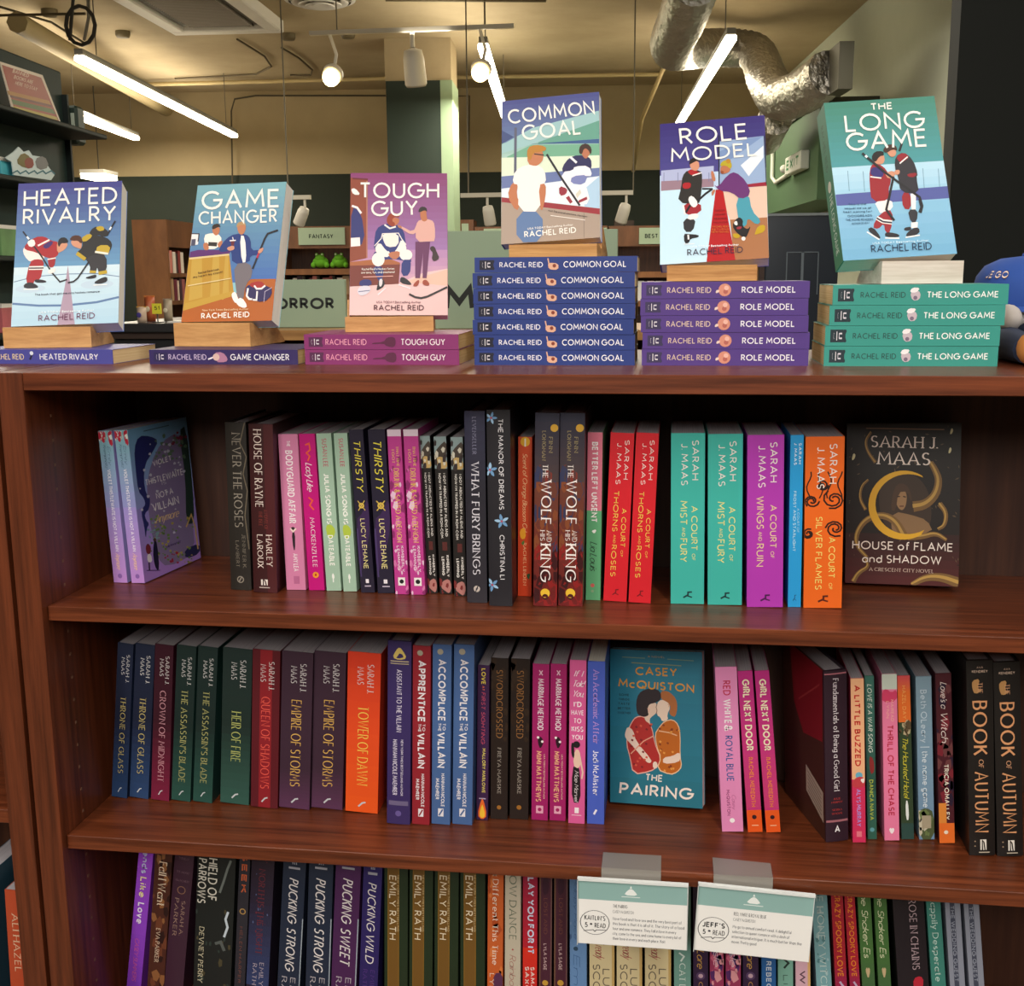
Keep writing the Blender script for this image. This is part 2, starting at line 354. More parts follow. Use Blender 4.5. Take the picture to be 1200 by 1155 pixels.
def draw_spine(a, W, H, items, n=1):
    for it in items:
        k = it[0]
        if k == 't': _, s, uc, v0, v1, hf, col, sty = it; x = (uc-hf/2)*W; a.text(s, (x, v0*H), (x, v1*H), hf*W, col, sty)
        elif k == 'h': _, s, uc, vc, hf, wf, col, sty = it; a.text(s, ((uc-wf/2)*W, vc*H+hf*W/2), ((uc+wf/2)*W, vc*H+hf*W/2), hf*W, col, sty)
        elif k == 'r':
            _, u0, u1, v0, v1, col = it; q = []
            for i in range(n): c0 = u0+(u1-u0)*i/n; c1 = u0+(u1-u0)*(i+1)/n; q.append([(c0*W, v0*H), (c1*W, v0*H), (c1*W, v1*H), (c0*W, v1*H)])
            a.put(q, col)
        elif k == 'g':
            _, v0, v1, c0, c1 = it
            if n == 1: a.grad([(0, v0*H), (W, v0*H), (W, v1*H), (0, v1*H)], c0, c1, 10)
            else:
                kk = a.k
                for i in range(n): a.k = kk; a.grad([(W*i/n, v0*H), (W*(i+1)/n, v0*H), (W*(i+1)/n, v1*H), (W*i/n, v1*H)], c0, c1, 8)
        elif k == 'c': _, u, v, r, col = it; a.disc((u*W, v*H), r*W, col)
        elif k == 'p': _, pts, col = it; a.poly([(u*W, v*H) for u, v in pts], col, 1)
        elif k == 'k': _, pts, t, col = it; a.line([(u*W, v*H) for u, v in pts], t*W, col)
        elif k == 'spk':
            _, cols, cnt, v0, v1, rr, seed = it; rnd = random.Random(seed)
            for col in cols:
                q = []
                for i in range(cnt):
                    cx, cy, r = rnd.random()*W, (v0+(v1-v0)*rnd.random())*H, rr*W*(.4+rnd.random()); an = rnd.random()*3
                    q.append([(min(W, max(0, cx+r*math.cos(an+b*1.2566)*(1 if b % 2 else .6))), cy+r*1.4*math.sin(an+b*1.2566)) for b in range(5)])
                a.put(q, col)
def T(s, uc, v0, v1, hf, col, sty='sans'): return ('t', s, uc, v0, v1, hf, col, sty)
def HT(s, uc, vc, hf, wf, col, sty='sans'): return ('h', s, uc, vc, hf, wf, col, sty)
def RC(u0, u1, v0, v1, col): return ('r', u0, u1, v0, v1, col)
# ---------------------------------------------------------------- printed front covers (traced as generic flat illustrations)
SK1, SK2, SK3 = '#e9a98c', '#df9068', '#e8b398'
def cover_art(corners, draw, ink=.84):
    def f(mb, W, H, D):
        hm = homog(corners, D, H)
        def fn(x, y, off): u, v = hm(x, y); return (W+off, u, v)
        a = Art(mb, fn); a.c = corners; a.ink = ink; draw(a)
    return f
def lerp4(c, u, v):
    tl, tr, br, bl = c
    return tuple((tl[i]*(1-u)+tr[i]*u)*(1-v)+(bl[i]*(1-u)+br[i]*u)*v for i in (0, 1))
def band(a, v0, v1, c0, c1=None, n=10):
    q = [lerp4(a.c, 0, v0), lerp4(a.c, 1, v0), lerp4(a.c, 1, v1), lerp4(a.c, 0, v1)]
    if c1: a.grad(q, c0, c1, n)
    else: a.poly(q, c0, 0)
C_HEAT = [(107, 52), (868, 66), (860, 1065), (80, 1060)]
def art_heat(a):
    band(a, 0, .6, '#54509f', '#7db3dd', 14); band(a, .59, 1, '#cfe2ec', '#b4d6ea', 8)
    a.line([(92, 748), (250, 716), (480, 708), (700, 715), (864, 742)], 6, '#7d9cc0')
    a.line([(86, 900), (280, 922), (480, 928), (700, 915), (862, 886)], 15, '#6f93c4')
    a.poly([(485, 648), (505, 780), (545, 1068), (418, 1068), (468, 780)], '#b79fb4', 0)
    a.disc((700, 790), 120, '#c2d6e6', 32); a.disc((215, 800), 110, '#c2d6e6', 28)
    a.poly([(150, 520), (175, 500), (255, 500), (310, 570), (310, 610), (210, 615), (165, 570)], '#f2e2dc')
    a.poly([(240, 436), (310, 436), (360, 470), (412, 478), (418, 565), (385, 592), (330, 590), (250, 545), (165, 525), (165, 490)], '#c22f3a')
    a.poly([(290, 505), (350, 470), (380, 480), (330, 530)], '#4a2f7c'); a.line([(262, 500), (345, 462)], 12, '#f0e6e0')
    a.poly([(335, 585), (395, 580), (388, 655), (345, 660)], '#b92b36'); a.line([(335, 600), (395, 592)], 8, '#f0e6e0')
    a.poly([(205, 610), (250, 592), (312, 605), (300, 680), (285, 740), (245, 740), (235, 770), (175, 765)], '#c22f3a')
    a.line([(200, 655), (308, 658)], 26, '#f4ece6'); a.line([(200, 656), (308, 659)], 10, '#4a2a3c')
    a.poly([(165, 768), (215, 752), (272, 782), (268, 800), (168, 798)], '#27222e'); a.line([(165, 803), (275, 806)], 7, '#f2f2f2')
    a.poly([(243, 738), (290, 738), (334, 752), (325, 764), (248, 760)], '#27222e')
    a.poly([(400, 480), (440, 465), (482, 495), (475, 515), (465, 530), (440, 548), (405, 560)], SK1); a.poly([(405, 490), (420, 452), (465, 448), (489, 485), (462, 492), (432, 490), (418, 520)], '#221d24')
    a.line([(150, 395), (290, 575), (370, 695), (430, 762), (482, 748)], 11, '#25222c'); a.line([(180, 432), (196, 452)], 12, '#f2f2f2')
    a.poly([(178, 470), (230, 448), (248, 495), (205, 512)], '#f4e6e2'); a.poly([(338, 680), (390, 655), (398, 690), (350, 705)], '#f4e6e2')
    a.poly([(640, 410), (690, 378), (765, 405), (785, 450), (740, 460), (700, 440), (640, 460)], '#2b2a2c'); a.poly([(680, 388), (730, 378), (752, 410), (705, 420)], '#dcbc3c')
    a.poly([(590, 470), (640, 435), (760, 460), (808, 505), (795, 560), (740, 592), (665, 580), (620, 625), (560, 590), (545, 560), (590, 530)], '#2b2a2c')
    a.poly([(575, 462), (635, 428), (665, 452), (600, 495)], '#dcbc3c'); a.line([(548, 565), (612, 612)], 26, '#dcbc3c')
    a.poly([(700, 515), (795, 520), (780, 590), (685, 570)], '#e0c046'); a.line([(682, 562), (778, 580)], 14, '#f0e8da')
    a.poly([(610, 605), (700, 575), (765, 590), (772, 700), (715, 725), (700, 665), (690, 705), (645, 700), (650, 660)], '#37353a')
    a.line([(710, 715), (772, 706)], 24, '#dcbc3c'); a.line([(645, 700), (692, 705)], 18, '#dcbc3c')
    a.poly([(612, 742), (650, 730), (695, 720), (697, 745), (640, 752)], '#22202a'); a.poly([(672, 782), (720, 752), (772, 738), (778, 775), (720, 790)], '#22202a'); a.line([(675, 796), (775, 796)], 7, '#f2f2f2')
    a.poly([(500, 478), (545, 462), (585, 490), (582, 540), (548, 528), (515, 512)], SK1); a.poly([(490, 468), (520, 438), (575, 443), (592, 490), (575, 500), (555, 478), (520, 478)], '#5b3226')
    a.line([(825, 350), (770, 445)], 11, '#25222c'); a.line([(785, 412), (797, 392)], 12, '#f2f2f2'); a.line([(640, 628), (560, 742), (530, 765), (488, 772)], 11, '#25222c')
    a.text('HEATED', (150, 222), (836, 226), 118, WHT, 'sans'); a.text('RIVALRY', (148, 350), (830, 352), 112, WHT, 'sans')
    a.text('RACHEL REID', (280, 1033), (690, 1029), 42, '#7d3b66', 'sans'); a.text('The book that got me into hockey romance', (250, 853), (722, 849), 15, '#3c4a66', 'bold'); a.text('USA TODAY Bestselling Author', (285, 980), (682, 978), 15, '#eef4f8', 'bold')
C_GAME = [(170, 45), (893, 32), (785, 1130), (48, 1120)]
def art_game(a):
    band(a, 0, .72, '#8cc0cb', '#5582cf', 14)
    a.poly([(60, 1030), (470, 925), (610, 797), (815, 800), (785, 1130), (48, 1120)], '#cf7228', 0)
    a.poly([(100, 605), (430, 580), (472, 900), (60, 1032)], '#dba93f', 0)
    for x0, x1 in ((130, 210), (300, 350), (400, 425)): a.poly([(x0, 608), (x1, 602), (x1+8, 930), (x0-22, 955)], '#e6bd58', 0)
    a.poly([(75, 975), (472, 885), (474, 925), (62, 1032)], '#e2b64a', 0); a.line([(108, 622), (432, 598)], 14, '#efd9a0')
    a.poly([(115, 568), (180, 555), (445, 562), (436, 590), (108, 615)], '#6d3480', 0)
    a.poly([(120, 430), (185, 430), (178, 512), (115, 520)], '#e8e4e6', 0); a.line([(125, 425), (185, 428), (178, 490)], 9, '#4b4656'); a.poly([(125, 470), (160, 468), (155, 520), (120, 522)], '#5c5a74', 0)
    a.poly([(222, 440), (280, 425), (340, 430), (376, 475), (340, 550), (240, 552)], '#f3ece2'); a.poly([(218, 500), (262, 500), (268, 560), (226, 558)], SK2); a.poly([(335, 505), (380, 480), (370, 530), (345, 545)], SK2)
    a.poly([(262, 495), (336, 500), (330, 532), (262, 526)], '#37322c', 0); a.poly([(292, 380), (355, 378), (352, 425), (325, 450), (296, 425)], SK2); a.poly([(288, 388), (298, 357), (345, 350), (364, 380), (340, 378), (302, 398)], '#38261f')
    a.poly([(470, 675), (600, 662), (630, 760), (565, 850), (552, 965), (508, 950), (488, 860)], '#857c84'); a.poly([(455, 903), (490, 893), (515, 965), (490, 990), (460, 945)], '#f4eeea'); a.poly([(492, 958), (540, 938), (588, 1010), (560, 1028), (502, 1002)], '#f4eeea')
    a.poly([(345, 552), (410, 468), (480, 435), (570, 440), (606, 480), (612, 572), (685, 568), (680, 606), (602, 612), (602, 665), (458, 675), (450, 568), (420, 572), (360, 580)], '#2d4690', 1)
    a.poly([(518, 450), (560, 455), (575, 660), (536, 668)], '#f3ede8', 1); a.poly([(492, 385), (520, 352), (562, 358), (568, 400), (545, 445), (512, 440)], '#e0976f'); a.poly([(488, 392), (498, 345), (552, 338), (570, 378), (540, 365), (505, 372)], '#d2ab78')
    a.poly([(408, 545), (470, 525), (478, 560), (430, 572)], SK1); a.poly([(443, 488), (478, 488), (470, 530), (450, 530)], '#7a2f3c', 0); a.line([(436, 490), (486, 488)], 9, '#f2eaea'); a.line([(466, 490), (460, 462)], 6, '#f2eaea')
    a.line([(625, 718), (722, 480), (745, 442), (830, 416)], 15, '#22202a'); a.line([(660, 632), (690, 560)], 16, '#d93a5a'); a.poly([(665, 575), (715, 545), (705, 585), (675, 600)], SK1)
    a.poly([(565, 870), (600, 838), (780, 858), (787, 930), (720, 988), (580, 952)], '#352a66', 1); a.poly([(598, 832), (690, 812), (735, 850), (700, 880), (610, 860)], '#c23a38', 1)
    a.line([(640, 850), (660, 876), (700, 876), (730, 852)], 14, '#f2eaea'); a.line([(590, 870), (580, 930), (600, 955), (625, 958)], 15, '#f2eaea'); a.line([(665, 895), (660, 965), (630, 962)], 13, '#f2eaea'); a.line([(720, 985), (728, 900), (785, 870)], 4, '#c9c0d8')
    a.text('GAME', (205, 242), (842, 236), 148, WHT, 'sans'); a.text('CHANGER', (182, 360), (822, 354), 108, WHT, 'sans')
    a.text('RACHEL REID', (212, 1102), (605, 1099), 46, WHT, 'bold'); a.text('New York Times Bestselling Author', (220, 1042), (595, 1042), 17, '#f5d9b0', 'bold')
    a.text('Rachel Reid took', (185, 748), (355, 720), 17, '#5b3a12', 'bold'); a.text('my heart by storm!', (145, 780), (385, 742), 17, '#5b3a12', 'bold'); a.line([(100, 838), (450, 788)], 7, '#f3dfa8')
C_TOUGH = [(70, 50), (797, 50), (800, 1120), (62, 1120)]
def art_tough(a):
    band(a, 0, .55, '#9c4580', '#b487c4', 12); band(a, .54, 1, '#c393c6', '#eec2bd', 8)
    a.poly([(70, 85), (200, 95), (195, 690), (64, 720)], '#a3533a', 0); a.line([(85, 92), (200, 98)], 12, '#7a2c30'); a.line([(193, 110), (193, 690)], 10, '#c98a78')
    a.poly([(64, 905), (430, 880), (620, 800), (800, 770), (800, 1120), (62, 1120)], '#e8c4c4', 0); a.poly([(430, 882), (800, 775), (800, 900), (600, 880)], '#efc3b2', 0)
    a.poly([(65, 720), (350, 690), (442, 725), (442, 745), (65, 752)], '#c4774a', 0); a.poly([(65, 748), (442, 738), (432, 885), (65, 905)], '#8a4036', 0)
    a.poly([(72, 170), (105, 165), (148, 215), (90, 215)], '#f3ece8', 1); a.poly([(75, 300), (150, 340), (182, 580), (72, 612)], '#383c84', 1); a.line([(80, 298), (120, 312), (150, 355)], 16, '#f0eaea'); a.poly([(72, 540), (140, 535), (143, 600), (72, 606)], '#f0e4e6', 0)
    a.poly([(236, 650), (300, 630), (470, 620), (525, 660), (525, 740), (440, 700), (320, 700), (236, 740)], '#343f8c', 1)
    a.poly([(248, 560), (262, 470), (325, 432), (415, 436), (470, 475), (490, 610), (440, 660), (300, 660), (246, 630)], '#35408c'); a.poly([(308, 505), (430, 500), (432, 600), (345, 612), (315, 560)], '#efe4dc', 1)
    a.poly([(246, 630), (285, 565), (340, 640), (365, 640), (360, 685), (300, 680)], '#f2e8e2'); a.poly([(494, 610), (455, 540), (420, 620), (400, 640), (440, 690), (480, 640)], '#f2e8e2')
    a.line([(250, 600), (300, 545), (310, 508), (430, 503), (455, 548), (488, 590)], 6, '#f2e8e2')
    a.poly([(345, 390), (430, 385), (440, 420), (400, 455), (355, 440)], '#dd8d68'); a.poly([(338, 398), (368, 350), (430, 356), (440, 388), (400, 380), (378, 410), (408, 430), (395, 458), (350, 440)], '#b04a2c'); a.line([(325, 440), (365, 468), (410, 455)], 12, '#f2e8e2')
    a.poly([(354, 650), (440, 635), (440, 680), (402, 705), (360, 682)], '#d98d6a'); a.disc((278, 702), 48, '#f3eae4', 52); a.disc((487, 668), 48, '#f3eae4', 42)
    a.poly([(455, 703), (526, 703), (516, 820), (450, 828)], '#34408c', 1); a.poly([(236, 755), (320, 755), (312, 850), (290, 880), (250, 800)], '#34408c', 1)
    a.poly([(285, 852), (320, 850), (330, 900), (268, 940), (265, 920)], '#221f28', 1); a.poly([(445, 832), (480, 838), (528, 880), (525, 896), (440, 880)], '#221f28', 1); a.line([(430, 892), (520, 920)], 9, '#e4dfe6'); a.line([(275, 968), (335, 915)], 9, '#e4dfe6'); a.poly([(285, 850), (312, 846), (308, 900), (285, 910)], '#d8d0d6', 1)
    a.poly([(558, 568), (668, 568), (642, 842), (612, 842), (615, 650), (592, 842), (556, 842)], '#76386a', 0)
    a.poly([(560, 440), (590, 400), (680, 400), (705, 440), (706, 565), (676, 565), (560, 572)], '#e6b4aa', 1); a.poly([(575, 420), (540, 498), (460, 455), (440, 450), (450, 470), (530, 520), (575, 490)], '#e6b4aa', 1); a.poly([(420, 440), (455, 450), (455, 470), (430, 462)], '#d9926c', 1)
    a.poly([(592, 330), (640, 330), (642, 370), (650, 405), (620, 420), (596, 395)], '#d98a62'); a.poly([(578, 338), (598, 302), (640, 308), (648, 345), (628, 330), (590, 348)], '#2a201f')
    a.poly([(545, 885), (575, 855), (590, 860), (575, 905), (540, 905)], '#b5533c', 1); a.poly([(612, 860), (640, 852), (665, 885), (655, 902), (612, 892)], '#b5533c', 1)
    a.poly([(670, 605), (700, 600), (720, 650), (742, 695), (700, 718), (680, 700), (690, 650), (668, 630)], '#3b2526')
    a.poly([(135, 870), (170, 850), (225, 855), (230, 900), (140, 905)], '#383c84'); a.poly([(120, 930), (150, 900), (215, 900), (225, 940), (170, 975), (130, 970)], '#d8d2de', 1); a.line([(130, 945), (215, 935)], 6, '#7b7aa0')
    a.line([(510, 962), (555, 985), (600, 993), (650, 980), (798, 910)], 15, '#2a2126')
    a.text('TOUGH', (138, 243), (738, 243), 120, WHT, 'sans'); a.text('GUY', (226, 380), (578, 372), 118, WHT, 'sans')
    a.text("Rachel Reid's Hockey Series", (155, 785), (400, 780), 18, WHT, 'bold'); a.text('are sexy, fun, and emotional', (150, 810), (402, 805), 18, WHT, 'bold'); a.line([(165, 835), (390, 828)], 6, '#f0b8b0')
    a.text('USA TODAY Bestselling Author', (265, 1032), (600, 1032), 18, '#8a5866', 'bold'); a.text('RACHEL REID', (245, 1086), (622, 1086), 42, '#70424c', 'bold')
C_COMM = [(48, 120), (735, 35), (750, 1085), (43, 1115)]
def art_comm(a):
    band(a, 0, .3, '#55599f', '#7f98c4', 10); band(a, .29, .6, '#9cc6c0', '#cfe2d6', 8); band(a, .59, 1, '#dfe8ee', '#dfe8ee', 2)
    a.poly([(46, 320), (130, 365), (46, 415)], '#4f6094', 0); a.poly([(48, 420), (260, 300), (735, 170), (738, 240), (300, 400), (48, 480)], '#a8cdd0', 0); a.poly([(300, 400), (738, 240), (738, 370), (300, 415)], '#79b8a6', 0); a.poly([(250, 415), (738, 372), (738, 405), (260, 412)], '#4a6fa6', 0)
    a.poly([(80, 505), (250, 420), (740, 410), (742, 490), (90, 510)], '#86c2a4', 0); a.poly([(46, 510), (742, 490), (742, 590), (46, 640)], '#dbe6cf', 0); a.poly([(46, 640), (742, 580), (743, 640), (46, 725)], '#7c8cc2', 0); a.poly([(46, 725), (743, 640), (746, 880), (46, 800)], '#dfe9f2', 0); a.poly([(600, 760), (745, 640), (746, 880), (640, 870)], '#b8d4ec', 0)
    a.line([(142, 300), (140, 620)], 18, '#6e7086')
    a.poly([(46, 785), (750, 875), (750, 918), (46, 818)], '#b0303f', 0); a.poly([(46, 818), (750, 918), (750, 1085), (43, 1115)], '#b8a494', 0); a.line([(630, 905), (632, 1085)], 4, '#8f8074')
    a.poly([(420, 812), (540, 722), (640, 690), (680, 840), (560, 850)], '#f0ecf0', 1)
    a.poly([(470, 575), (520, 508), (585, 488), (662, 500), (688, 540), (672, 640), (560, 650), (540, 600), (475, 620)], '#2a2862'); a.poly([(470, 610), (548, 600), (560, 570), (665, 565), (692, 640), (640, 640), (555, 640), (530, 742), (462, 722)], '#ece8f0', 1); a.poly([(540, 640), (660, 630), (630, 705), (530, 692)], '#8c94cc', 1); a.line([(530, 505), (575, 545)], 16, '#f0ecf0')
    a.poly([(602, 440), (655, 420), (680, 460), (660, 500), (640, 520), (612, 490)], '#d98d6c'); a.poly([(588, 470), (600, 418), (650, 404), (686, 440), (678, 492), (658, 450), (628, 440), (612, 490)], '#43281f')
    a.poly([(448, 708), (512, 730), (500, 772), (452, 782)], '#b02f46', 1); a.poly([(570, 770), (600, 735), (610, 760), (580, 800)], '#d8d2c4', 0); a.poly([(498, 795), (520, 780), (548, 825), (530, 838)], '#b02f46', 0); a.poly([(590, 815), (650, 788), (655, 808), (590, 835)], '#b02f46', 0)
    a.line([(360, 485), (470, 660), (600, 852)], 15, '#22202c')
    a.poly([(150, 885), (332, 890), (338, 1105), (150, 1105)], '#6f8fc2', 1)
    a.poly([(118, 680), (160, 690), (150, 770), (175, 840), (150, 890), (84, 780)], '#e08d62', 1); a.poly([(300, 690), (356, 690), (354, 790), (326, 905), (303, 800)], '#e08d62', 1)
    a.poly([(120, 690), (138, 600), (210, 560), (300, 560), (348, 600), (358, 690), (302, 700), (322, 892), (160, 886), (166, 700)], '#f2ede8', 1)
    a.poly([(225, 460), (330, 455), (340, 520), (305, 560), (280, 570), (226, 556)], '#e3946a'); a.poly([(222, 510), (225, 440), (280, 418), (352, 430), (358, 458), (310, 472), (265, 475), (248, 535)], '#d8963c'); a.line([(272, 484), (340, 492)], 9, '#4a2f2c')
    a.text('COMMON', (96, 280), (708, 196), 100, WHT, 'sans'); a.text('GOAL', (192, 392), (610, 342), 108, WHT, 'sans')
    a.text('RACHEL REID', (205, 1072), (576, 1048), 44, WHT, 'bold'); a.text('USA TODAY Bestselling Author', (228, 1018), (552, 996), 15, WHT, 'bold'); a.text('Hot! The overall emotions, the heart', (372, 890), (655, 940), 14, '#4a3f3a', 'bold'); a.line([(390, 920), (640, 958)], 5, '#efe6de')
C_ROLE = [(50, 105), (822, 22), (850, 1085), (55, 1115)]
def art_role(a):
    band(a, 0, .38, '#473b88', '#5f5aa6', 8); band(a, .37, 1, '#bfd4ee', '#d2ecf8', 6)
    a.poly([(478, 225), (815, 178), (832, 540), (480, 590)], '#a3bade', 0); a.poly([(640, 400), (812, 250), (812, 340), (700, 480)], '#dfe6f0', 0); a.poly([(478, 300), (700, 200), (812, 180), (478, 420)], '#8ea8d6', 0)
    a.poly([(60, 442), (440, 405), (440, 500), (60, 520)], '#b7bede', 0); a.poly([(60, 518), (440, 498), (440, 560), (60, 588)], '#a98c9c', 0); a.poly([(60, 588), (440, 558), (480, 600), (400, 1110), (55, 1115)], '#c9e4f4', 0)
    for x in (80, 180, 320, 405): a.line([(x, 455), (x, 520)], 4, '#8088b4')
    a.poly([(480, 600), (838, 545), (840, 790), (600, 810), (560, 800)], '#e6c8b6', 0); a.poly([(690, 540), (838, 522), (838, 552), (690, 562)], '#b02c44', 0); a.poly([(560, 800), (840, 785), (850, 1085), (590, 1100)], '#c4875c', 0)
    a.line([(478, 180), (480, 600)], 9, '#2a2838'); a.line([(818, 180), (834, 540)], 8, '#2a2838')
    a.poly([(455, 580), (508, 580), (600, 1100), (388, 1112)], '#cf2029', 0)
    a.poly([(218, 790), (312, 785), (290, 885), (225, 885)], '#37363a', 1); a.poly([(215, 680), (345, 672), (352, 748), (225, 765)], '#b73440', 1); a.poly([(258, 758), (330, 750), (325, 790), (250, 800)], '#efe8e6', 1); a.line([(218, 690), (232, 760)], 12, '#efe8e6')
    a.poly([(176, 675), (205, 560), (212, 480), (250, 436), (345, 438), (358, 485), (345, 650), (330, 685)], '#33302f', 1); a.poly([(245, 448), (280, 428), (352, 462), (285, 482)], '#c8303a', 1); a.line([(285, 478), (352, 456)], 8, '#f0e8e6'); a.poly([(214, 530), (276, 528), (270, 572), (214, 575)], '#c8303a', 1)
    a.poly([(262, 375), (330, 368), (336, 420), (312, 448), (272, 430)], SK1); a.poly([(258, 402), (270, 354), (322, 346), (344, 382), (320, 368), (282, 388)], '#2a211f')
    a.line([(238, 745), (265, 700), (345, 642), (380, 610), (432, 574)], 15, '#232027'); a.line([(355, 574), (432, 574)], 11, '#232027'); a.poly([(252, 640), (285, 620), (330, 680), (300, 715), (268, 690)], '#f3ecea', 1)
    a.poly([(223, 898), (255, 900), (332, 908), (330, 925), (270, 935), (262, 965), (228, 968)], '#26232a', 1); a.line([(225, 972), (300, 972)], 8, '#dfe8f0'); a.line([(255, 905), (258, 940)], 12, '#e8e4e6')
    a.poly([(600, 640), (700, 608), (722, 738), (795, 812), (760, 845), (690, 785), (682, 852), (630, 852)], '#5cb6cc', 1); a.poly([(768, 850), (822, 838), (822, 892), (745, 916), (745, 900)], '#e0ba28', 1)
    a.poly([(438, 540), (470, 565), (545, 470), (600, 448), (682, 518), (718, 618), (640, 655), (575, 600), (480, 588)], '#7a3c84', 1)
    a.poly([(490, 405), (560, 400), (565, 445), (520, 466), (488, 460)], '#d68a66'); a.poly([(484, 412), (500, 372), (555, 358), (577, 400), (566, 432), (530, 402)], '#d6c23c'); a.disc((548, 372), 18, '#d9a23c'); a.poly([(490, 440), (515, 445), (510, 468), (490, 462)], '#a85c38', 1)
    a.poly([(418, 442), (440, 448), (458, 522), (428, 516)], '#dd9470', 1); a.poly([(425, 590), (455, 575), (440, 620), (425, 628)], '#dd9470', 1)
    a.poly([(575, 848), (600, 800), (630, 783), (658, 805), (652, 850), (690, 875), (712, 848), (706, 878), (675, 945), (610, 900)], '#1d1c20', 1); a.poly([(588, 820), (612, 808), (618, 845), (595, 840)], '#eee8e6', 1); a.poly([(578, 900), (632, 908), (632, 936), (590, 938)], '#e0ba28', 1); a.poly([(608, 855), (650, 850), (640, 872), (610, 872)], '#b03a4a', 1); a.disc((660, 942), 15, '#eee8e6')
    for i, y in enumerate((740, 770, 800, 828)): a.text(('SWOON', 'AND SWEET', 'READERS', 'FALL IN LOVE')[i], (452-i*4, y), (520+i*8, y-2), 13, '#7c1420', 'bold')
    for i, y in enumerate((858, 878, 896)): a.text(('RACHEL REID', 'RETURNS', 'NEW NOVEL')[i], (430-i*4, y), (548+i*4, y), 13, '#f08a3c', 'bold')
    a.text('ROLE', (197, 258), (694, 208), 120, WHT, 'sans'); a.text('MODEL', (132, 388), (768, 330), 102, WHT, 'sans')
    a.text('RACHEL REID', (250, 1058), (656, 1044), 46, '#3a2848', 'sans'); a.text('USA TODAY Bestselling Author', (275, 1002), (625, 992), 15, '#e8f0f8', 'bold')
C_LONG = [(85, 100), (810, 28), (943, 1050), (193, 1108)]
def art_long(a):
    band(a, 0, .42, '#4f9985', '#5fb2bc', 10); band(a, .41, .6, '#bfe0f2', '#a9d6f0', 4); band(a, .59, 1, '#9fd2f0', '#86c4ea', 6)
    for x in (232, 332, 725, 828): a.line([(x, 500 if x > 600 else 530), (x+8, 640 if x > 600 else 660)], 4, '#7fa8c8')
    a.poly([(150, 685), (890, 612), (897, 690), (158, 757)], '#6872bc', 0)
    a.line([(590, 342), (572, 395)], 15, '#26262c')
    a.poly([(400, 722), (515, 705), (526, 768), (440, 802), (430, 780)], '#f1ece8', 1); a.poly([(440, 795), (526, 770), (506, 922), (470, 922), (462, 862), (425, 902), (383, 890)], '#b3303c', 1); a.line([(415, 828), (455, 850), (515, 856)], 26, '#f1ece8'); a.line([(415, 830), (455, 852), (515, 858)], 11, '#3a3048')
    a.poly([(348, 905), (388, 885), (440, 950), (430, 968)], '#2b2930', 1); a.line([(350, 920), (430, 968)], 9, '#f0f0f0'); a.poly([(468, 922), (505, 920), (562, 932), (560, 952), (468, 952)], '#2b2930', 1); a.line([(468, 957), (562, 957)], 9, '#f0f0f0')
    a.poly([(375, 520), (395, 478), (460, 488), (512, 560), (512, 600), (495, 640), (500, 712), (385, 728), (372, 610)], '#b3303c', 1); a.poly([(382, 508), (430, 500), (470, 535), (455, 572), (380, 560)], '#443a86', 1); a.line([(378, 565), (450, 572)], 8, '#f1ece8')
    a.poly([(398, 435), (470, 415), (475, 465), (450, 485), (410, 478)], SK1); a.poly([(385, 445), (408, 402), (465, 396), (472, 425), (440, 432), (412, 475)], '#221c1c')
    a.poly([(582, 662), (640, 660), (642, 772), (588, 766)], '#b3303c', 1); a.poly([(640, 668), (676, 665), (672, 772), (645, 770)], '#f1ece8', 0); a.poly([(618, 772), (687, 768), (680, 848), (640, 858)], '#34333c', 1); a.poly([(640, 855), (685, 850), (682, 890), (640, 890)], '#f1ece8', 0)
    a.poly([(592, 890), (640, 880), (640, 905), (595, 910)], '#2b2930', 1); a.poly([(600, 935), (650, 890), (692, 885), (697, 925), (620, 950)], '#2b2930', 1); a.line([(602, 952), (697, 935)], 9, '#f0f0f0')
    a.poly([(538, 500), (545, 430), (600, 398), (662, 450), (692, 540), (680, 562), (698, 668), (575, 662), (560, 560)], '#35333c', 1); a.poly([(545, 432), (600, 400), (642, 432), (578, 475)], '#a82c3a', 1); a.line([(572, 475), (625, 430)], 8, '#f1ece8'); a.poly([(620, 540), (690, 530), (670, 562), (625, 560)], '#a82c3a', 1)
    a.poly([(480, 385), (545, 372), (552, 420), (520, 438), (498, 420)], SK1); a.poly([(460, 396), (490, 354), (545, 353), (562, 395), (525, 385), (485, 412)], '#4a3226')
    a.poly([(472, 540), (530, 520), (545, 555), (495, 580)], SK1); a.poly([(535, 520), (572, 515), (570, 545), (540, 550)], SK1)
    a.line([(328, 416), (480, 540), (700, 690), (716, 745), (705, 790)], 15, '#26262c'); a.line([(530, 560), (500, 690), (478, 775), (530, 845)], 15, '#26262c'); a.line([(348, 430), (360, 442)], 15, '#e8f2f8'); a.line([(700, 700), (712, 755), (698, 790)], 20, '#26262c')
    a.text('THE', (390, 140), (532, 126), 46, WHT, 'bold'); a.text('LONG', (222, 285), (742, 238), 112, WHT, 'sans'); a.text('GAME', (228, 408), (758, 360), 118, WHT, 'sans')
    for i, (s, x0, x1, y) in enumerate((('This is the', 232, 348, 755), ("sequel we've all", 205, 380, 780), ('been waiting for!', 198, 385, 803), ('GOODREADS', 225, 385, 830), ('THE HOME READERS', 212, 392, 855), ('AUTHOR OF HEAT', 250, 368, 878))): a.text(s, (x0, y), (x1, y-8), 14, '#35618a', 'bold')
    a.text('RACHEL REID', (375, 1055), (775, 1028), 48, '#234062', 'sans'); a.text('USA TODAY Bestselling Author', (385, 1002), (755, 975), 14, '#d8effa', 'bold')
C_VIOL = [(272, 85), (690, 55), (815, 930), (375, 1115)]
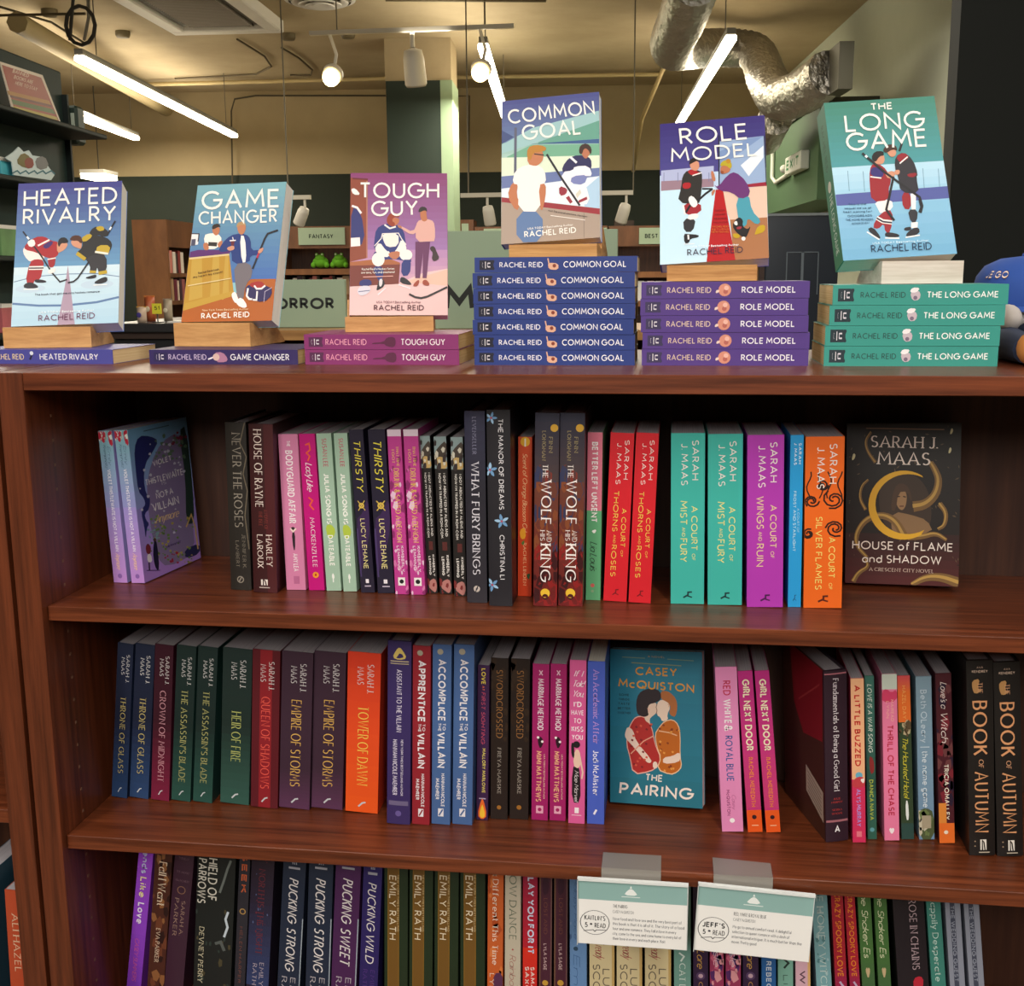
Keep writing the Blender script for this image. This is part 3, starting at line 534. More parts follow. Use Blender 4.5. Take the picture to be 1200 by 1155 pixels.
def art_viol(a):
    band(a, 0, .5, '#7cb6de', '#98a0e0', 8); band(a, .49, 1, '#9a92dc', '#b286dc', 8)
    rnd = random.Random(3)
    a.poly([(400, 480), (440, 300), (520, 180), (640, 130), (700, 260), (740, 600), (770, 900), (560, 1000), (480, 930), (440, 760)], '#8878a4', 1)
    a.poly([(318, 200), (355, 128), (440, 138), (500, 170), (452, 240), (398, 300), (385, 400), (400, 490), (432, 510), (425, 590), (385, 620), (395, 660), (422, 690), (400, 720), (392, 800), (380, 700), (360, 620), (372, 580), (395, 560), (385, 520), (340, 470), (325, 330)], '#2a3070', 1)
    a.poly([(640, 130), (690, 100), (745, 480), (760, 700), (700, 700), (690, 400)], '#1f3a34', 1); a.poly([(690, 870), (800, 830), (808, 900), (700, 940)], '#282a5a', 1)
    for col, n, box in (('#5f7f62', 40, (470, 690, 140, 300)), ('#6f8f4a', 46, (430, 760, 640, 960)), ('#b8a84a', 26, (440, 780, 650, 980)), ('#8c2440', 12, (590, 690, 130, 220)), ('#b02c48', 9, (540, 660, 880, 980)), ('#cfd0e0', 34, (340, 700, 120, 780)), ('#7fa6b0', 20, (390, 500, 680, 800))):
        q = []
        for i in range(n):
            x, y, r = rnd.uniform(box[0], box[1]), rnd.uniform(box[2], box[3]), rnd.uniform(5, 13)
            q.append([(x+r*math.cos(b*1.0472+i), y+r*math.sin(b*1.0472+i)*(1 if b % 2 else .6)) for b in range(6)])
        a.put(q, col)
    a.line([(700, 720), (735, 640), (765, 720), (790, 870)], 9, '#d9b36a')
    a.poly([(385, 850), (405, 820), (430, 850), (425, 900), (395, 900)], '#7c2c3a', 1); a.poly([(398, 900), (430, 900), (440, 960), (400, 960)], '#efe8ee', 1); a.line([(412, 960), (415, 1020)], 12, '#4a3a5a'); a.poly([(450, 830), (460, 790), (480, 830), (495, 1010), (470, 1020), (445, 930)], '#1d1f3c', 1); a.disc((460, 800), 12, '#5a3a3a'); a.line([(390, 1020), (500, 1018)], 6, '#5a3f86')
    a.text('VIOLET', (455, 322), (592, 296), 34, '#f6f2f6', 'bold'); a.text('THISTLEWAITE', (398, 440), (676, 388), 42, '#f6f2f6', 'bold'); a.text('IS', (520, 440), (552, 436), 20, '#e6e0ea', 'serif'); a.text('NOT A', (478, 530), (606, 500), 42, '#f6f2f6', 'bold'); a.text('VILLAIN', (452, 612), (650, 566), 56, '#f6f2f6', 'bold'); a.text('Anymore', (468, 692), (646, 650), 58, '#f0cf9a', 'script')
    a.line([(390, 105), (570, 90)], 6, '#4a6a8c'); a.text('Emily Krempholtz', (545, 862), (660, 822), 18, '#4a2f78', 'script')
C_FLAM = [(50, 110), (710, 110), (685, 1015), (45, 985)]
def art_flam(a):
    band(a, 0, .7, '#16100e', '#1e1511', 4); band(a, .69, 1, '#2e1512', '#4f1516', 6)
    rnd = random.Random(5); q = []
    for i in range(130):
        x, y, r = rnd.uniform(60, 700), rnd.uniform(130, 900), rnd.uniform(5, 15); t = rnd.uniform(0, 3)
        q.append([(x+r*math.cos(t), y+r*math.sin(t)), (x-r*.3*math.sin(t), y+r*.3*math.cos(t)), (x-r*math.cos(t), y-r*math.sin(t)), (x+r*.3*math.sin(t), y-r*.3*math.cos(t))])
    a.put(q[:80], '#5e4a36'); a.put(q[80:], '#0d0908')
    a.poly([(230, 470), (310, 390), (430, 385), (520, 480), (540, 640), (500, 720), (300, 720), (240, 620)], '#3b2b20', 2)
    a.poly([(320, 600), (420, 620), (510, 650), (545, 720), (330, 740), (300, 680)], '#8a6a48', 1); a.poly([(325, 500), (360, 465), (395, 500), (390, 570), (365, 600), (335, 570)], '#9a7650', 2); a.poly([(300, 590), (320, 470), (360, 440), (410, 470), (425, 560), (395, 490), (345, 495), (330, 600)], '#4a3323', 1); a.line([(338, 520), (355, 518)], 6, '#2c1c14'); a.line([(372, 518), (388, 522)], 6, '#2c1c14'); a.line([(352, 572), (376, 572)], 6, '#5a2a20')
    def tent(p, r0, r1, col):
        n = len(p); L = []; R = []
        for i in range(n):
            dx, dy = p[min(n-1, i+1)][0]-p[max(0, i-1)][0], p[min(n-1, i+1)][1]-p[max(0, i-1)][1]; l = math.hypot(dx, dy); r = r0+(r1-r0)*i/(n-1); L.append((p[i][0]-dy/l*r, p[i][1]+dx/l*r)); R.append((p[i][0]+dy/l*r, p[i][1]-dx/l*r))
        a.put([[L[i], R[i], R[i+1], L[i+1]] for i in range(n-1)], col)
    g, g2 = '#7a5a30', '#b8924a'
    for p, r0, r1 in (([(430, 575), (500, 565), (560, 510), (580, 430), (555, 370), (530, 330)], 30, 14), ([(380, 740), (330, 650), (250, 615), (160, 640), (105, 720), (110, 790), (170, 850)], 24, 8), ([(420, 1000), (500, 960), (590, 960), (690, 995)], 12, 30), ([(215, 330), (170, 270), (155, 210), (190, 160)], 10, 6), ([(160, 590), (125, 530), (135, 460), (175, 425)], 10, 5), ([(580, 560), (620, 610), (610, 680), (570, 700)], 16, 8), ([(400, 740), (480, 740), (560, 720), (620, 760)], 20, 8), ([(90, 980), (120, 930), (180, 900), (160, 860)], 14, 6)):
        pp = p
        for _ in range(2):
            o = [pp[0]]
            for i in range(len(pp)-1): A_, B_ = pp[i], pp[i+1]; o += [(A_[0]*.75+B_[0]*.25, A_[1]*.75+B_[1]*.25), (A_[0]*.25+B_[0]*.75, A_[1]*.25+B_[1]*.75)]
            pp = o+[pp[-1]]
        tent(pp, r0, r1, g); tent([(x-3, y-4) for x, y in pp], r0*.35, r1*.35, g2)
    o_, i_ = arc(375, 565, 200, 190, 58, 300, 26), arc(400, 560, 185, 165, 300, 62, 26)
    a.poly([(x, 1130-y) for x, y in o_]+[(x, 1120-y) for x, y in i_], '#e2ac2c', 0)
    for x, y, r in ((650, 158, 18), (640, 265, 18), (88, 297, 20)): a.poly([(x-r*.5, y+r), (x, y-r*1.1), (x+r*.7, y-r*.6), (x+r*.3, y+r*.7)], '#ded6a8', 1)
    a.line([(160, 138), (610, 148)], 6, '#8a6a50'); a.text('SARAH J.', (185, 246), (575, 258), 70, '#f3e4da', 'serif'); a.text('MAAS', (225, 342), (528, 350), 76, '#f3e4da', 'serif')
    a.text('HOUSE of FLAME', (84, 802), (654, 824), 46, '#f3e6dc', 'sans'); a.text('and SHADOW', (140, 876), (588, 892), 44, '#f3e6dc', 'sans'); a.text('A CRESCENT CITY NOVEL', (180, 922), (545, 940), 20, '#d8bfb0', 'serif')
C_PAIR = [(55, 50), (710, 52), (715, 1118), (55, 1068)]
def art_pair(a):
    band(a, 0, 1, '#2c86a0', '#256f80', 6)
    a.poly([(205, 530), (235, 495), (290, 488), (330, 528), (355, 580), (365, 640), (382, 700), (418, 772), (395, 830), (340, 868), (215, 888), (190, 760), (168, 690), (172, 600)], '#efb0a0'); a.poly([(210, 535), (238, 502), (288, 496), (326, 534), (350, 582), (360, 642), (377, 702), (410, 772), (390, 826), (338, 860), (220, 880), (196, 758), (175, 690), (179, 602)], '#b5322e')
    a.poly([(368, 612), (398, 565), (440, 520), (500, 508), (542, 545), (556, 620), (553, 760), (568, 830), (532, 872), (480, 889), (383, 852), (412, 770), (382, 700)], '#f0c8a0'); a.poly([(374, 614), (402, 570), (442, 527), (498, 515), (537, 549), (550, 622), (548, 760), (561, 828), (528, 866), (480, 881), (390, 847), (419, 770), (388, 700)], '#c26c1e')
    a.poly([(312, 425), (340, 405), (378, 398), (388, 430), (382, 470), (352, 492), (332, 512), (338, 545), (298, 520), (300, 480)], '#e8cdb8'); a.poly([(384, 405), (418, 376), (462, 392), (482, 430), (458, 480), (466, 515), (422, 528), (410, 498), (384, 484)], '#eed6c2')
    a.poly([(262, 490), (242, 470), (236, 400), (255, 340), (300, 312), (360, 304), (408, 322), (418, 365), (402, 388), (366, 404), (340, 408), (322, 425), (320, 460), (328, 486), (298, 498)], '#2a1d22'); a.poly([(412, 326), (440, 318), (478, 328), (522, 370), (533, 430), (518, 495), (490, 488), (472, 470), (484, 430), (470, 402), (440, 386), (416, 378)], '#b4703e')
    a.line([(385, 408), (380, 432), (386, 452), (382, 478)], 5, '#8c6a5a'); a.line([(318, 440), (332, 448), (326, 466)], 6, '#e8b8a0'); a.line([(462, 408), (474, 416), (468, 428)], 6, '#e2b090')
    a.poly([(158, 610), (178, 560), (218, 588), (236, 660), (348, 785), (342, 808), (310, 802), (213, 692), (163, 642)], '#ecd3c2'); a.poly([(428, 770), (500, 758), (542, 732), (560, 760), (542, 802), (430, 814)], '#ecd3c2'); a.poly([(355, 800), (385, 795), (392, 840), (358, 845)], '#ecd3c2')
    a.line([(200, 745), (290, 660), (360, 625)], 8, '#e8a48c'); a.line([(400, 590), (470, 600), (530, 620)], 8, '#e8b890')
    rnd = random.Random(9)
    for col, x0, x1, y0, y1 in (('#7f1c22', 200, 350, 520, 850), ('#d9604c', 200, 360, 520, 850), ('#8a3f12', 400, 540, 540, 850), ('#e8a050', 400, 540, 540, 850)):
        a.put([[(x, y), (x+14, y+6), (x+8, y+18), (x-6, y+10)] for x, y in [(rnd.uniform(x0, x1), rnd.uniform(y0, y1)) for _ in range(10)]], col)
    a.text('CASEY', (232, 218), (528, 222), 56, '#e6a44a', 'bold'); a.text('McQUISTON', (112, 300), (652, 328), 56, '#e6a44a', 'bold'); a.text('THE', (302, 925), (425, 935), 48, '#ecdcd2', 'bold'); a.text('PAIRING', (118, 1015), (645, 1058), 80, '#ecdcd2', 'bold')
    a.text('A NOVEL', (320, 98), (440, 100), 12, '#c8a868', 'bold'); a.line([(140, 100), (300, 104)], 6, '#7fa08c'); a.line([(460, 106), (650, 112)], 6, '#7fa08c'); a.line([(205, 136), (560, 148)], 6, '#8fa080')
    for i, s in enumerate(('SOME', 'THINGS', 'TASTE', 'BETTER', 'TOGETHER')): a.text(s, (118-i*3, 358+i*30), (188+i*3, 360+i*30), 15, '#123a48', 'bold')
# ---------------------------------------------------------------- the bookcase
Z1, Z2, Z3 = -.30025, -.61656, -.922
PANW = .0335; XR = 1.42; DEP = .30; BACK = .455; FLOOR = -1.30
bc = empty('bookcase', Matrix.Translation((0, 0, FLOOR)), 'dark cherry wood bookcase filled with upright books, in the foreground', 'bookcase')
def part(name, a, b, mt, par, bev=.0008):
    o = par.matrix_basis.translation if par else Vector()
    mb = MB(); c = (Vector(a)+Vector(b))/2; mb.box(Vector(a)-c, Vector(b)-c, mt, bev); return mb.build(name, par, Matrix.Translation(c-o))
part('side_panel', (-PANW, 0, FLOOR), (0, BACK, 0), WOOD_V, bc)
part('side_panel', (XR, 0, FLOOR), (XR+PANW, BACK, 0), WOOD_V, bc)
part('top_board', (.0004, 0, -.0219), (XR-.0004, BACK, 0), WOOD_H, bc)
part('back_panel', (.0004, DEP+.001, FLOOR+.06), (XR-.0004, DEP+.012, -.0225), WOOD_B, bc, 0)
for z in (Z1, Z2, Z3): part('shelf', (.0006, .0126, z-.0191), (XR-.0006, DEP, z), WOOD_H, bc)
part('shelf', (.0006, .0126, -1.21-.0191), (XR-.0006, DEP, -1.21), WOOD_H, bc)
part('plinth', (.0006, .02, FLOOR), (XR-.0006, .04, -1.235), WOOD_H, bc)
# shelf-pin holes down the inside of the side panel
mb = MB()
for i in range(34): mb.lathe([(.0022, 0), (.0001, .0002)], (0, 0, 0), mat('#8a6a55', .6), 8, Matrix.Rotation(math.pi/2, 3, 'Y')) if 0 else mb.box((.0, -.0018, -.0018+i*-.032), (.0003, .0018, .0018+i*-.032), mat('#7d5c48', .6))
mb.build('pin_hole_row', bc, Matrix.Translation((0, .06, -.06-FLOOR)))
nb = empty('bookcase', Matrix.Translation((-.6, 0, FLOOR)), 'dark cherry wood bookcase at the left edge, mostly out of view', 'bookcase')
NX = -.0395
part('side_panel', (NX-.0335, 0, FLOOR), (NX, DEP+.02, 0), WOOD_V, nb)
part('side_panel', (-1.3, 0, FLOOR), (-1.2665, DEP+.02, 0), WOOD_V, nb)
part('top_board', (-1.266, 0, -.0219), (NX-.034, DEP+.02, 0), WOOD_H, nb)
part('back_panel', (-1.266, DEP+.001, FLOOR+.06), (NX-.034, DEP+.012, -.0225), WOOD_B, nb, 0)
for z in (Z1, -.585, -.905): part('shelf', (-1.266, .0126, z-.0191), (NX-.0341, DEP, z), WOOD_H, nb)

# ---------------------------------------------------------------- shelved books
K = []          # last placed roots by key for copies
def lean_M(x0, x1, y, zs, xt, zt, yaw=0):
    dx, dz = xt-x0, zt-zs; le = math.atan2(dx, dz); H = math.hypot(dx, dz); W = (x1-x0)*math.cos(le)-.0007
    if le >= 0: M = Matrix.Translation((x1, y, zs+.0003)) @ Matrix.Rotation(yaw, 4, 'Z') @ Matrix.Rotation(le, 4, 'Y') @ Matrix.Translation((-W, 0, 0))
    else: M = Matrix.Translation((x0, y, zs+.0003)) @ Matrix.Rotation(yaw, 4, 'Z') @ Matrix.Rotation(le, 4, 'Y')
    return W, H, M
def shelf_book(zs, px, kind, scol, items, label, group, D=None, fcol=None, front=None, yaw=0, paper=None, src=None, ycap=None):
    xbl, xbr, yb, xtl, yt = px
    P0 = at(xbl, yb, 'z', zs); y = min(P0.y, .29-(D or .134)) if ycap is None else ycap
    P0 = at(xbl, yb, 'y', y); P1 = at(xbr, yb, 'y', y); PT = at(xtl, yt, 'y', y)
    if src is not None:
        W, H = src['w'], src['h']
        le = math.atan2(PT.x-P0.x, PT.z-zs)
        M = (Matrix.Translation((P1.x, y, zs)) @ Matrix.Rotation(le, 4, 'Y') @ Matrix.Translation((-W, 0, 0))) if le >= 0 else (Matrix.Translation((P1.x-W*math.cos(le)-.0003, y, zs)) @ Matrix.Rotation(le, 4, 'Y'))
        r = copy_book(src, M, label)
    else:
        W, H, M = lean_M(P0.x, P1.x, y, zs, PT.x, PT.z, yaw)
        r = book(kind, W, H, D or (.15 if kind == 'h' else .134), M, scol, fcol or scol, items, front, label, group, paper or PAPERG)
        r['w'] = W; r['h'] = H
    return r
GA = 'books standing on the upper shelf'
def A(px, kind, scol, items, label, **k): return shelf_book(Z1, px, kind, scol, items, label, GA, **k)
def sarah(c='#f3ebe4'): return [T('SARAH', .72, .04, .27, .2, c), T('J. MAAS', .4, .06, .3, .2, c)]
def pub(c='#23202c', u=.5, v=.95): return [('k', [(u-.12, v+.012), (u+.02, v-.004), (u+.02, v-.02), (u+.14, v-.022)], .05, c), ('k', [(u-.02, v), (u+.14, v+.01)], .04, c)]
viol = [('g', 0, .5, '#7fb4bc', '#8f90c8'), ('g', .5, 1, '#9a8ccc', '#bd8ad2'), ('spk', ['#b3263c', '#d8dcd6', '#b3263c'], 7, .01, .08, .16, 4), T('Emily', .66, .1, .22, .22, '#33526a', 'script'), T('Krempholtz', .36, .09, .24, .2, '#33526a', 'script'),
        T('VIOLET THISTLEWAITE IS NOT A VILLAIN', .5, .25, .79, .26, '#f1ecf2', 'bold'), T('Anymore', .5, .8, .91, .36, '#f4c99a', 'script'), ('c', .5, .955, .16, '#8a62ac')]
for i, (px, lab) in enumerate((((133.8, 151.3, 682.9, 114.3, 505.2), 'blue to lilac paperback spine, leftmost book of the upper shelf, leaning left'), ((154.5, 171.4, 682.9, 133, 504.4), 'blue to lilac paperback with its dark flowery front cover in view, leaning left'))):
    A(px, 'p', '#9a90cc', viol, lab, D=.15, front=cover_art(C_VIOL, art_viol, 1.) if i else None, yaw=-.13, ycap=.134)
A((270.4, 294.7, 691, 262.9, 495), 'h', '#27231f', [T('NEVER THE ROSES', .52, .06, .62, .45, '#8f867a', 'serif'), T('JENNIFER K.', .72, .66, .87, .17, '#7d7468', 'serif'), T('LAMBERT', .4, .7, .86, .17, '#7d7468', 'serif'), ('k', [(.95, .0), (.7, .12), (.98, .2), (.8, .3), (.97, .4), (.82, .55), (.96, .75)], .05, '#6a5f4f'), ('c', .5, .935, .17, '#8f867a'), ('c', .5, .935, .12, '#27231f'), ('k', [(.42, .95), (.56, .92)], .06, '#8f867a')], 'black hardcover with grey thorny lettering, leftmost of the upright row on the upper shelf')
A((296.8, 325, 694, 290.5, 497), 'h', '#3a1618', [RC(.62, 1, 0, 1, '#4d1a1e'), T('HOUSE OF RAYNE', .36, .03, .49, .36, '#ecdcd2', 'serif'), T('HARLEY', .72, .65, .84, .26, '#ecdcd2', 'serif'), T('LAROUX', .34, .65, .85, .26, '#ecdcd2', 'serif'), T('A NOVEL OF', .62, .5, .62, .16, '#8a3a34', 'serif'), T('THE ISLE', .4, .51, .6, .16, '#8a3a34', 'serif'), RC(.34, .62, .92, .955, '#efe6de'), ('k', [(.44, .955), (.44, .92), (.52, .93), (.56, .955)], .05, '#3a1618'), RC(.26, .7, .966, .972, '#c8b8b0')], 'dark maroon hardcover with cream capitals, between black hardcover and pink paperback')
A((336.2, 359.1, 691, 325.8, 508.8), 'p', '#d884ac', [T('THE', .5, .04, .08, .2, '#f8ecf0', 'black'), T('BODYGUARD AFFAIR', .5, .1, .57, .4, '#fbf0f4', 'black'), ('p', [(.42, .62), (.6, .62), (.56, .74), (.46, .74)], '#2b2228'), ('c', .5, .605, .12, '#3a2a2a'), ('k', [(.36, .6), (.5, .62), (.66, .6)], .08, '#f0d8d0'), T('AMY LEA', .55, .76, .88, .28, '#fbf0f4', 'black'), RC(.4, .7, .91, .96, '#bd6a94')], 'soft pink paperback with white capitals and a tiny figure, right of the maroon hardcover')
A((362.2, 380.9, 691.6, 350.2, 508.6), 'p', '#c70f7c', [('k', [(.35, .07), (.6, .06), (.65, .1), (.4, .12), (.6, .14), (.45, .17)], .1, '#ec5a3c'), T('Lady Like', .5, .18, .36, .42, '#fbe9f0', 'script'), ('k', [(.35, .4), (.6, .42), (.4, .45), (.65, .48)], .1, '#ec5a3c'), T('MACKENZI LEE', .5, .53, .85, .3, '#f6e2ea', 'serif'), ('c', .5, .9, .2, '#ee9a2c'), ('c', .5, .9, .07, '#b82a2a')], 'hot magenta paperback with white script title, between pink and sage paperbacks')
jul = [T('SUSAN LEE', .5, .03, .21, .34, '#c2566c', 'bold'), T('JULIA SONG IS', .5, .25, .57, .36, '#fbfbf4', 'black'), ('p', [(.2, .58), (.6, .57), (.9, .61), (.7, .66), (.3, .66)], '#b6cc4a'), T('DATEABLE', .5, .64, .84, .36, '#fbfbf4', 'black'), ('p', [(.4, .91), (.5, .88), (.62, .91), (.5, .93)], '#f4f6f0'), ('k', [(.5, .92), (.5, .945)], .08, '#f4f6f0')]
j1 = A((383, 400.6, 692.2, 370.5, 508.1), 'p', '#a5c3ad', jul, 'sage green paperback, left one of the two alike')
A((402.7, 418.8, 693, 390.9, 507.8), 'p', '#a5c3ad', jul, 'sage green paperback, right one of the two alike')
thi = [T('THIRSTY', .5, .06, .37, .5, '#efe04a', 'ital'), ('c', .5, .46, .2, '#d8b850'), ('c', .5, .46, .1, '#3a2a4a'), ('k', [(.25, .43), (.75, .49)], .06, '#d8b850'), ('k', [(.75, .43), (.25, .49)], .06, '#d8b850'), ('p', [(.0, .55), (.6, .5), (1, .4), (1, .6), (.6, .75), (0, .9)], '#3a2450'), T('LUCY LEHANE', .5, .54, .85, .34, '#f0e39a'), RC(.4, .62, .915, .94, '#efe8f0'), RC(.3, .75, .955, .962, '#c8bcd0'), ('k', [(.08, .6), (.1, .9)], .1, '#4a3a6a')]
thi = [thi[5]]+thi[:5]+thi[6:]
A((423.4, 440, 694.5, 408.7, 503.8), 'p', '#231d33', thi, 'dark navy paperback with jagged yellow title, left one of two')
A((442.9, 462.8, 695, 431, 503.5), 'p', '#231d33', thi, 'dark navy paperback with jagged yellow title, right one of two')
dem = [('spk', ['#d97ab0', '#8e2a6a', '#e8c4dc'], 9, .0, 1, .2, 11), RC(0, 1, 0, .04, '#e6d2e2'), T('THAT TIME', .68, .1, .22, .2, '#f2d84a', 'serif'), T('I GOT', .36, .12, .2, .2, '#f2d84a', 'serif'), T('DRUNK & SAVED A DEMON', .52, .23, .68, .42, '#f2d84a', 'serif'), T('KIMBERLY', .68, .7, .86, .2, '#f6e8f0', 'bold'), T('LEMMING', .38, .7, .85, .2, '#f6e8f0', 'bold'), RC(.26, .78, .895, .945, '#f4efec'), ('c', .52, .92, .16, '#1c1a1e')]
A((463.4, 479.7, 696.4, 453.5, 503.5), 'p', '#c23f92', dem, 'raspberry pink paperback with gold title and white square, left one of two')
A((481.8, 499.1, 696.8, 472.5, 503.3), 'p', '#c23f92', dem, 'raspberry pink paperback with gold title and white square, right one of two')
ali = [RC(0, 1, 0, .2, '#8fa3a4'), ('p', [(0, .1), (.4, .06), (1, .02), (1, .12), (.4, .17), (0, .16)], '#4a4038'), ('p', [(.1, .14), (.5, .12), (1, .15), (1, .2), (.3, .2)], '#c9a86a'), ('spk', ['#d8d2c0', '#3a3030'], 5, 0, .2, .2, 6), T('I GOT ABDUCTED BY ALIENS AND', .74, .23, .63, .2, '#efe9e2', 'bold'), T("NOW I'M TRAPPED IN A ROM-COM", .36, .23, .64, .2, '#efe9e2', 'bold'), RC(.35, .75, .665, .72, '#5a2a28'), T('KIMBERLY', .74, .75, .89, .22, '#f2ece6', 'black'), T('LEMMING', .36, .76, .88, .22, '#f2ece6', 'black'), ('p', [(.2, .92), (.8, .9), (1, .95), (.8, 1), (.4, .98), (.1, .96)], '#b87a74'), ('spk', ['#7a2c2c'], 4, .9, 1, .2, 8)]
for px, lab in (((501.7, 513.6, 695, 492, 511), 'thin black paperback with small white lettering, leftmost of three'), ((515.8, 530.5, 695.7, 508.2, 511.7), 'thin black paperback with small white lettering, middle one of three'), ((532.5, 547, 698.4, 528, 512.2), 'thin black paperback with small white lettering, rightmost of three')):
    A(px, 'p', '#211d1c', ali, lab)
A((547.6, 571.6, 705.7, 543.9, 481.5), 'h', '#2a2836', [('g', 0, .4, '#3a3a55', '#26242e'), ('g', .4, 1, '#26242e', '#322f36'), T('LEVENSELLER', .48, .03, .22, .2, '#8f8ea8', 'serif'), T('WHAT FURY BRINGS', .5, .26, .85, .4, '#dcd8e2', 'serif'), ('c', .5, .925, .16, '#c8bcb4'), ('k', [(.44, .94), (.56, .91)], .05, '#2a2836')], 'tall charcoal hardcover with silver capitals, left of the blue flowered one')
fl = []
for (cx, cy, r, k) in ((.2, .04, .3, 0), (.12, .3, .36, 1), (.6, .56, .36, 2), (.15, .89, .34, 3)):
    for j in range(5):
        an = j*1.2566+k; fl.append(('p', [(cx, cy), (cx+r*.5*math.cos(an-.5), cy+r*.055*math.sin(an-.5)), (cx+r*math.cos(an), cy+r*.12*math.sin(an)), (cx+r*.5*math.cos(an+.5), cy+r*.055*math.sin(an+.5))], '#9fc4e4' if j % 2 else '#6f9cc8'))
    fl.append(('c', cx, cy, .05, '#b24a62'))
fl = [(i[0], [(min(1, max(0, u)), v) for u, v in i[1]], i[2]) if i[0] == 'p' else i for i in fl]
A((573.5, 601, 709.5, 569.9, 480.2), 'h', '#252329', fl+[T('THE MANOR OF DREAMS', .6, .045, .5, .21, '#ece9ee'), T('CHRISTINA LI', .6, .63, .86, .21, '#ece9ee')], 'tall black hardcover with pale blue flowers on its spine')
A((606.3, 622.6, 698.4, 606.8, 512), 'p', '#d9481f', [('g', 0, 1, '#d8502a', '#cf3d18'), ('c', .5, .03, .35, '#eab22e'), ('k', [(.5, .01), (.5, .06)], .1, '#f4e9da'), T('Scent of Orange Blossom Cake', .5, .1, .62, .34, '#f3d2a0', 'script'), T('RACHEL LINDEN', .5, .66, .93, .24, '#f3d2a0', 'serif'), ('p', [(.1, .58), (.5, .56), (.6, .63), (.2, .64)], '#f0a52a'), ('p', [(.2, .66), (.5, .64), (.4, .68)], '#4f7a3a'), ('p', [(.6, .86), (.95, .85), (.8, .9)], '#2f5a34')], 'orange paperback with pale script title, between the blue flowered and the dark floral hardcovers')
wol = [('g', 0, .35, '#2c2f42', '#4a3a3a'), ('g', .35, 1, '#6a3a2c', '#6e1618'), ('spk', ['#7a3026', '#343858', '#844628'], 8, .3, .75, .24, 21), ('spk', ['#8e1e1e', '#3c1014'], 9, .68, 1, .25, 22), ('c', .8, .075, .16, '#d8a83a'), T('FINN', .66, .12, .2, .16, '#a8986a', 'serif'), T('LONGMAN', .38, .09, .24, .16, '#a8986a', 'serif'), T('THE', .45, .26, .33, .24, '#f4ece8', 'serif'), T('WOLF', .5, .34, .57, .46, '#f7f0ee', 'serif'), T('AND', .64, .6, .66, .22, '#f4ece8', 'serif'), T('HIS', .36, .6, .655, .2, '#f4ece8', 'serif'), T('KING', .5, .67, .87, .46, '#f7f0ee', 'serif'), ('c', .5, .93, .2, '#eec23a'), ('c', .5, .95, .13, '#4a1414')]
A((624.4, 652.6, 709.8, 626.6, 484), 'h', '#4a2a2a', wol, 'dark floral hardcover with big white capitals, left one of two')
A((653.6, 682.6, 709.8, 655.8, 484), 'h', '#4a2a2a', wol, 'dark floral hardcover with big white capitals, right one of two')
A((685.8, 703.4, 703, 688.2, 506.7), 'p', '#5fa877', [RC(0, 1, 0, .46, '#d9748a'), T('BETTER LEFT UNSENT', .5, .055, .53, .42, '#fbf2f2', 'black'), ('p', [(.3, .58), (.7, .57), (.55, .6)], '#f6f6f0'), T('Lia Louis', .5, .645, .82, .5, '#1f3a2a', 'script'), ('c', .45, .91, .14, '#c8605a'), ('c', .45, .945, .1, '#8aa882')], 'pink over green paperback with white capitals, left of the red pair')
tho = sarah()+[T('A COURT', .72, .44, .67, .2, '#f0d25a'), T('OF', .7, .69, .73, .1, '#f0d25a'), T('THORNS', .36, .34, .58, .22, '#f0d25a'), T('AND', .36, .6, .65, .1, '#f0d25a'), T('ROSES', .36, .66, .85, .22, '#f0d25a')]+pub('#7a0f18')
A((706.4, 734, 704.5, 715, 507.7), 'p', '#d81f2c', tho, 'bright red paperback, left one of two, upright beside pink and green one')
A((735.8, 762.3, 706.3, 745, 507.7), 'p', '#d81f2c', tho, 'bright red paperback, right one of two, leaning right with a gap after it')
mis = sarah()+[T('A COURT', .7, .42, .68, .19, '#efe58e'), T('OF', .68, .7, .74, .1, '#efe58e'), T('MIST', .38, .39, .53, .21, '#efe58e'), T('AND', .38, .545, .6, .1, '#efe58e'), T('FURY', .38, .61, .75, .21, '#efe58e')]+pub('#123a3c')
A((786, 825.5, 707.3, 786.5, 507.7), 'p', '#3fb8ac', mis, 'turquoise paperback, left one of two alike')
A((829.4, 869.9, 708.6, 829.8, 508.8), 'p', '#3fb8ac', mis, 'turquoise paperback, right one of two alike')
A((875.3, 917.9, 711.3, 876, 510.1), 'p', '#b53ab5', sarah()+[T('A COURT', .72, .4, .65, .18, '#f2d9a0'), T('OF', .7, .67, .71, .1, '#f2d9a0'), T('WINGS', .36, .35, .54, .2, '#f2d9a0'), T('AND', .36, .555, .61, .1, '#f2d9a0'), T('RUIN', .36, .625, .76, .2, '#f2d9a0')]+pub('#4a1450'), 'bright purple paperback, right of the two turquoise ones')
A((923.3, 938.9, 711.3, 926.6, 509.9), 'p', '#279fe0', [T('SARAH', .74, .045, .165, .22, '#e8f4fa', 'bold'), T('J. MAAS', .4, .045, .17, .22, '#e8f4fa', 'bold'), T('A COURT OF', .68, .42, .56, .16, '#bfe6f4'), T('FROST AND STARLIGHT', .4, .32, .67, .22, '#bfe6f4', 'bold')]+pub('#103a6a'), 'thin sky blue paperback between the purple and orange ones')
sw = []
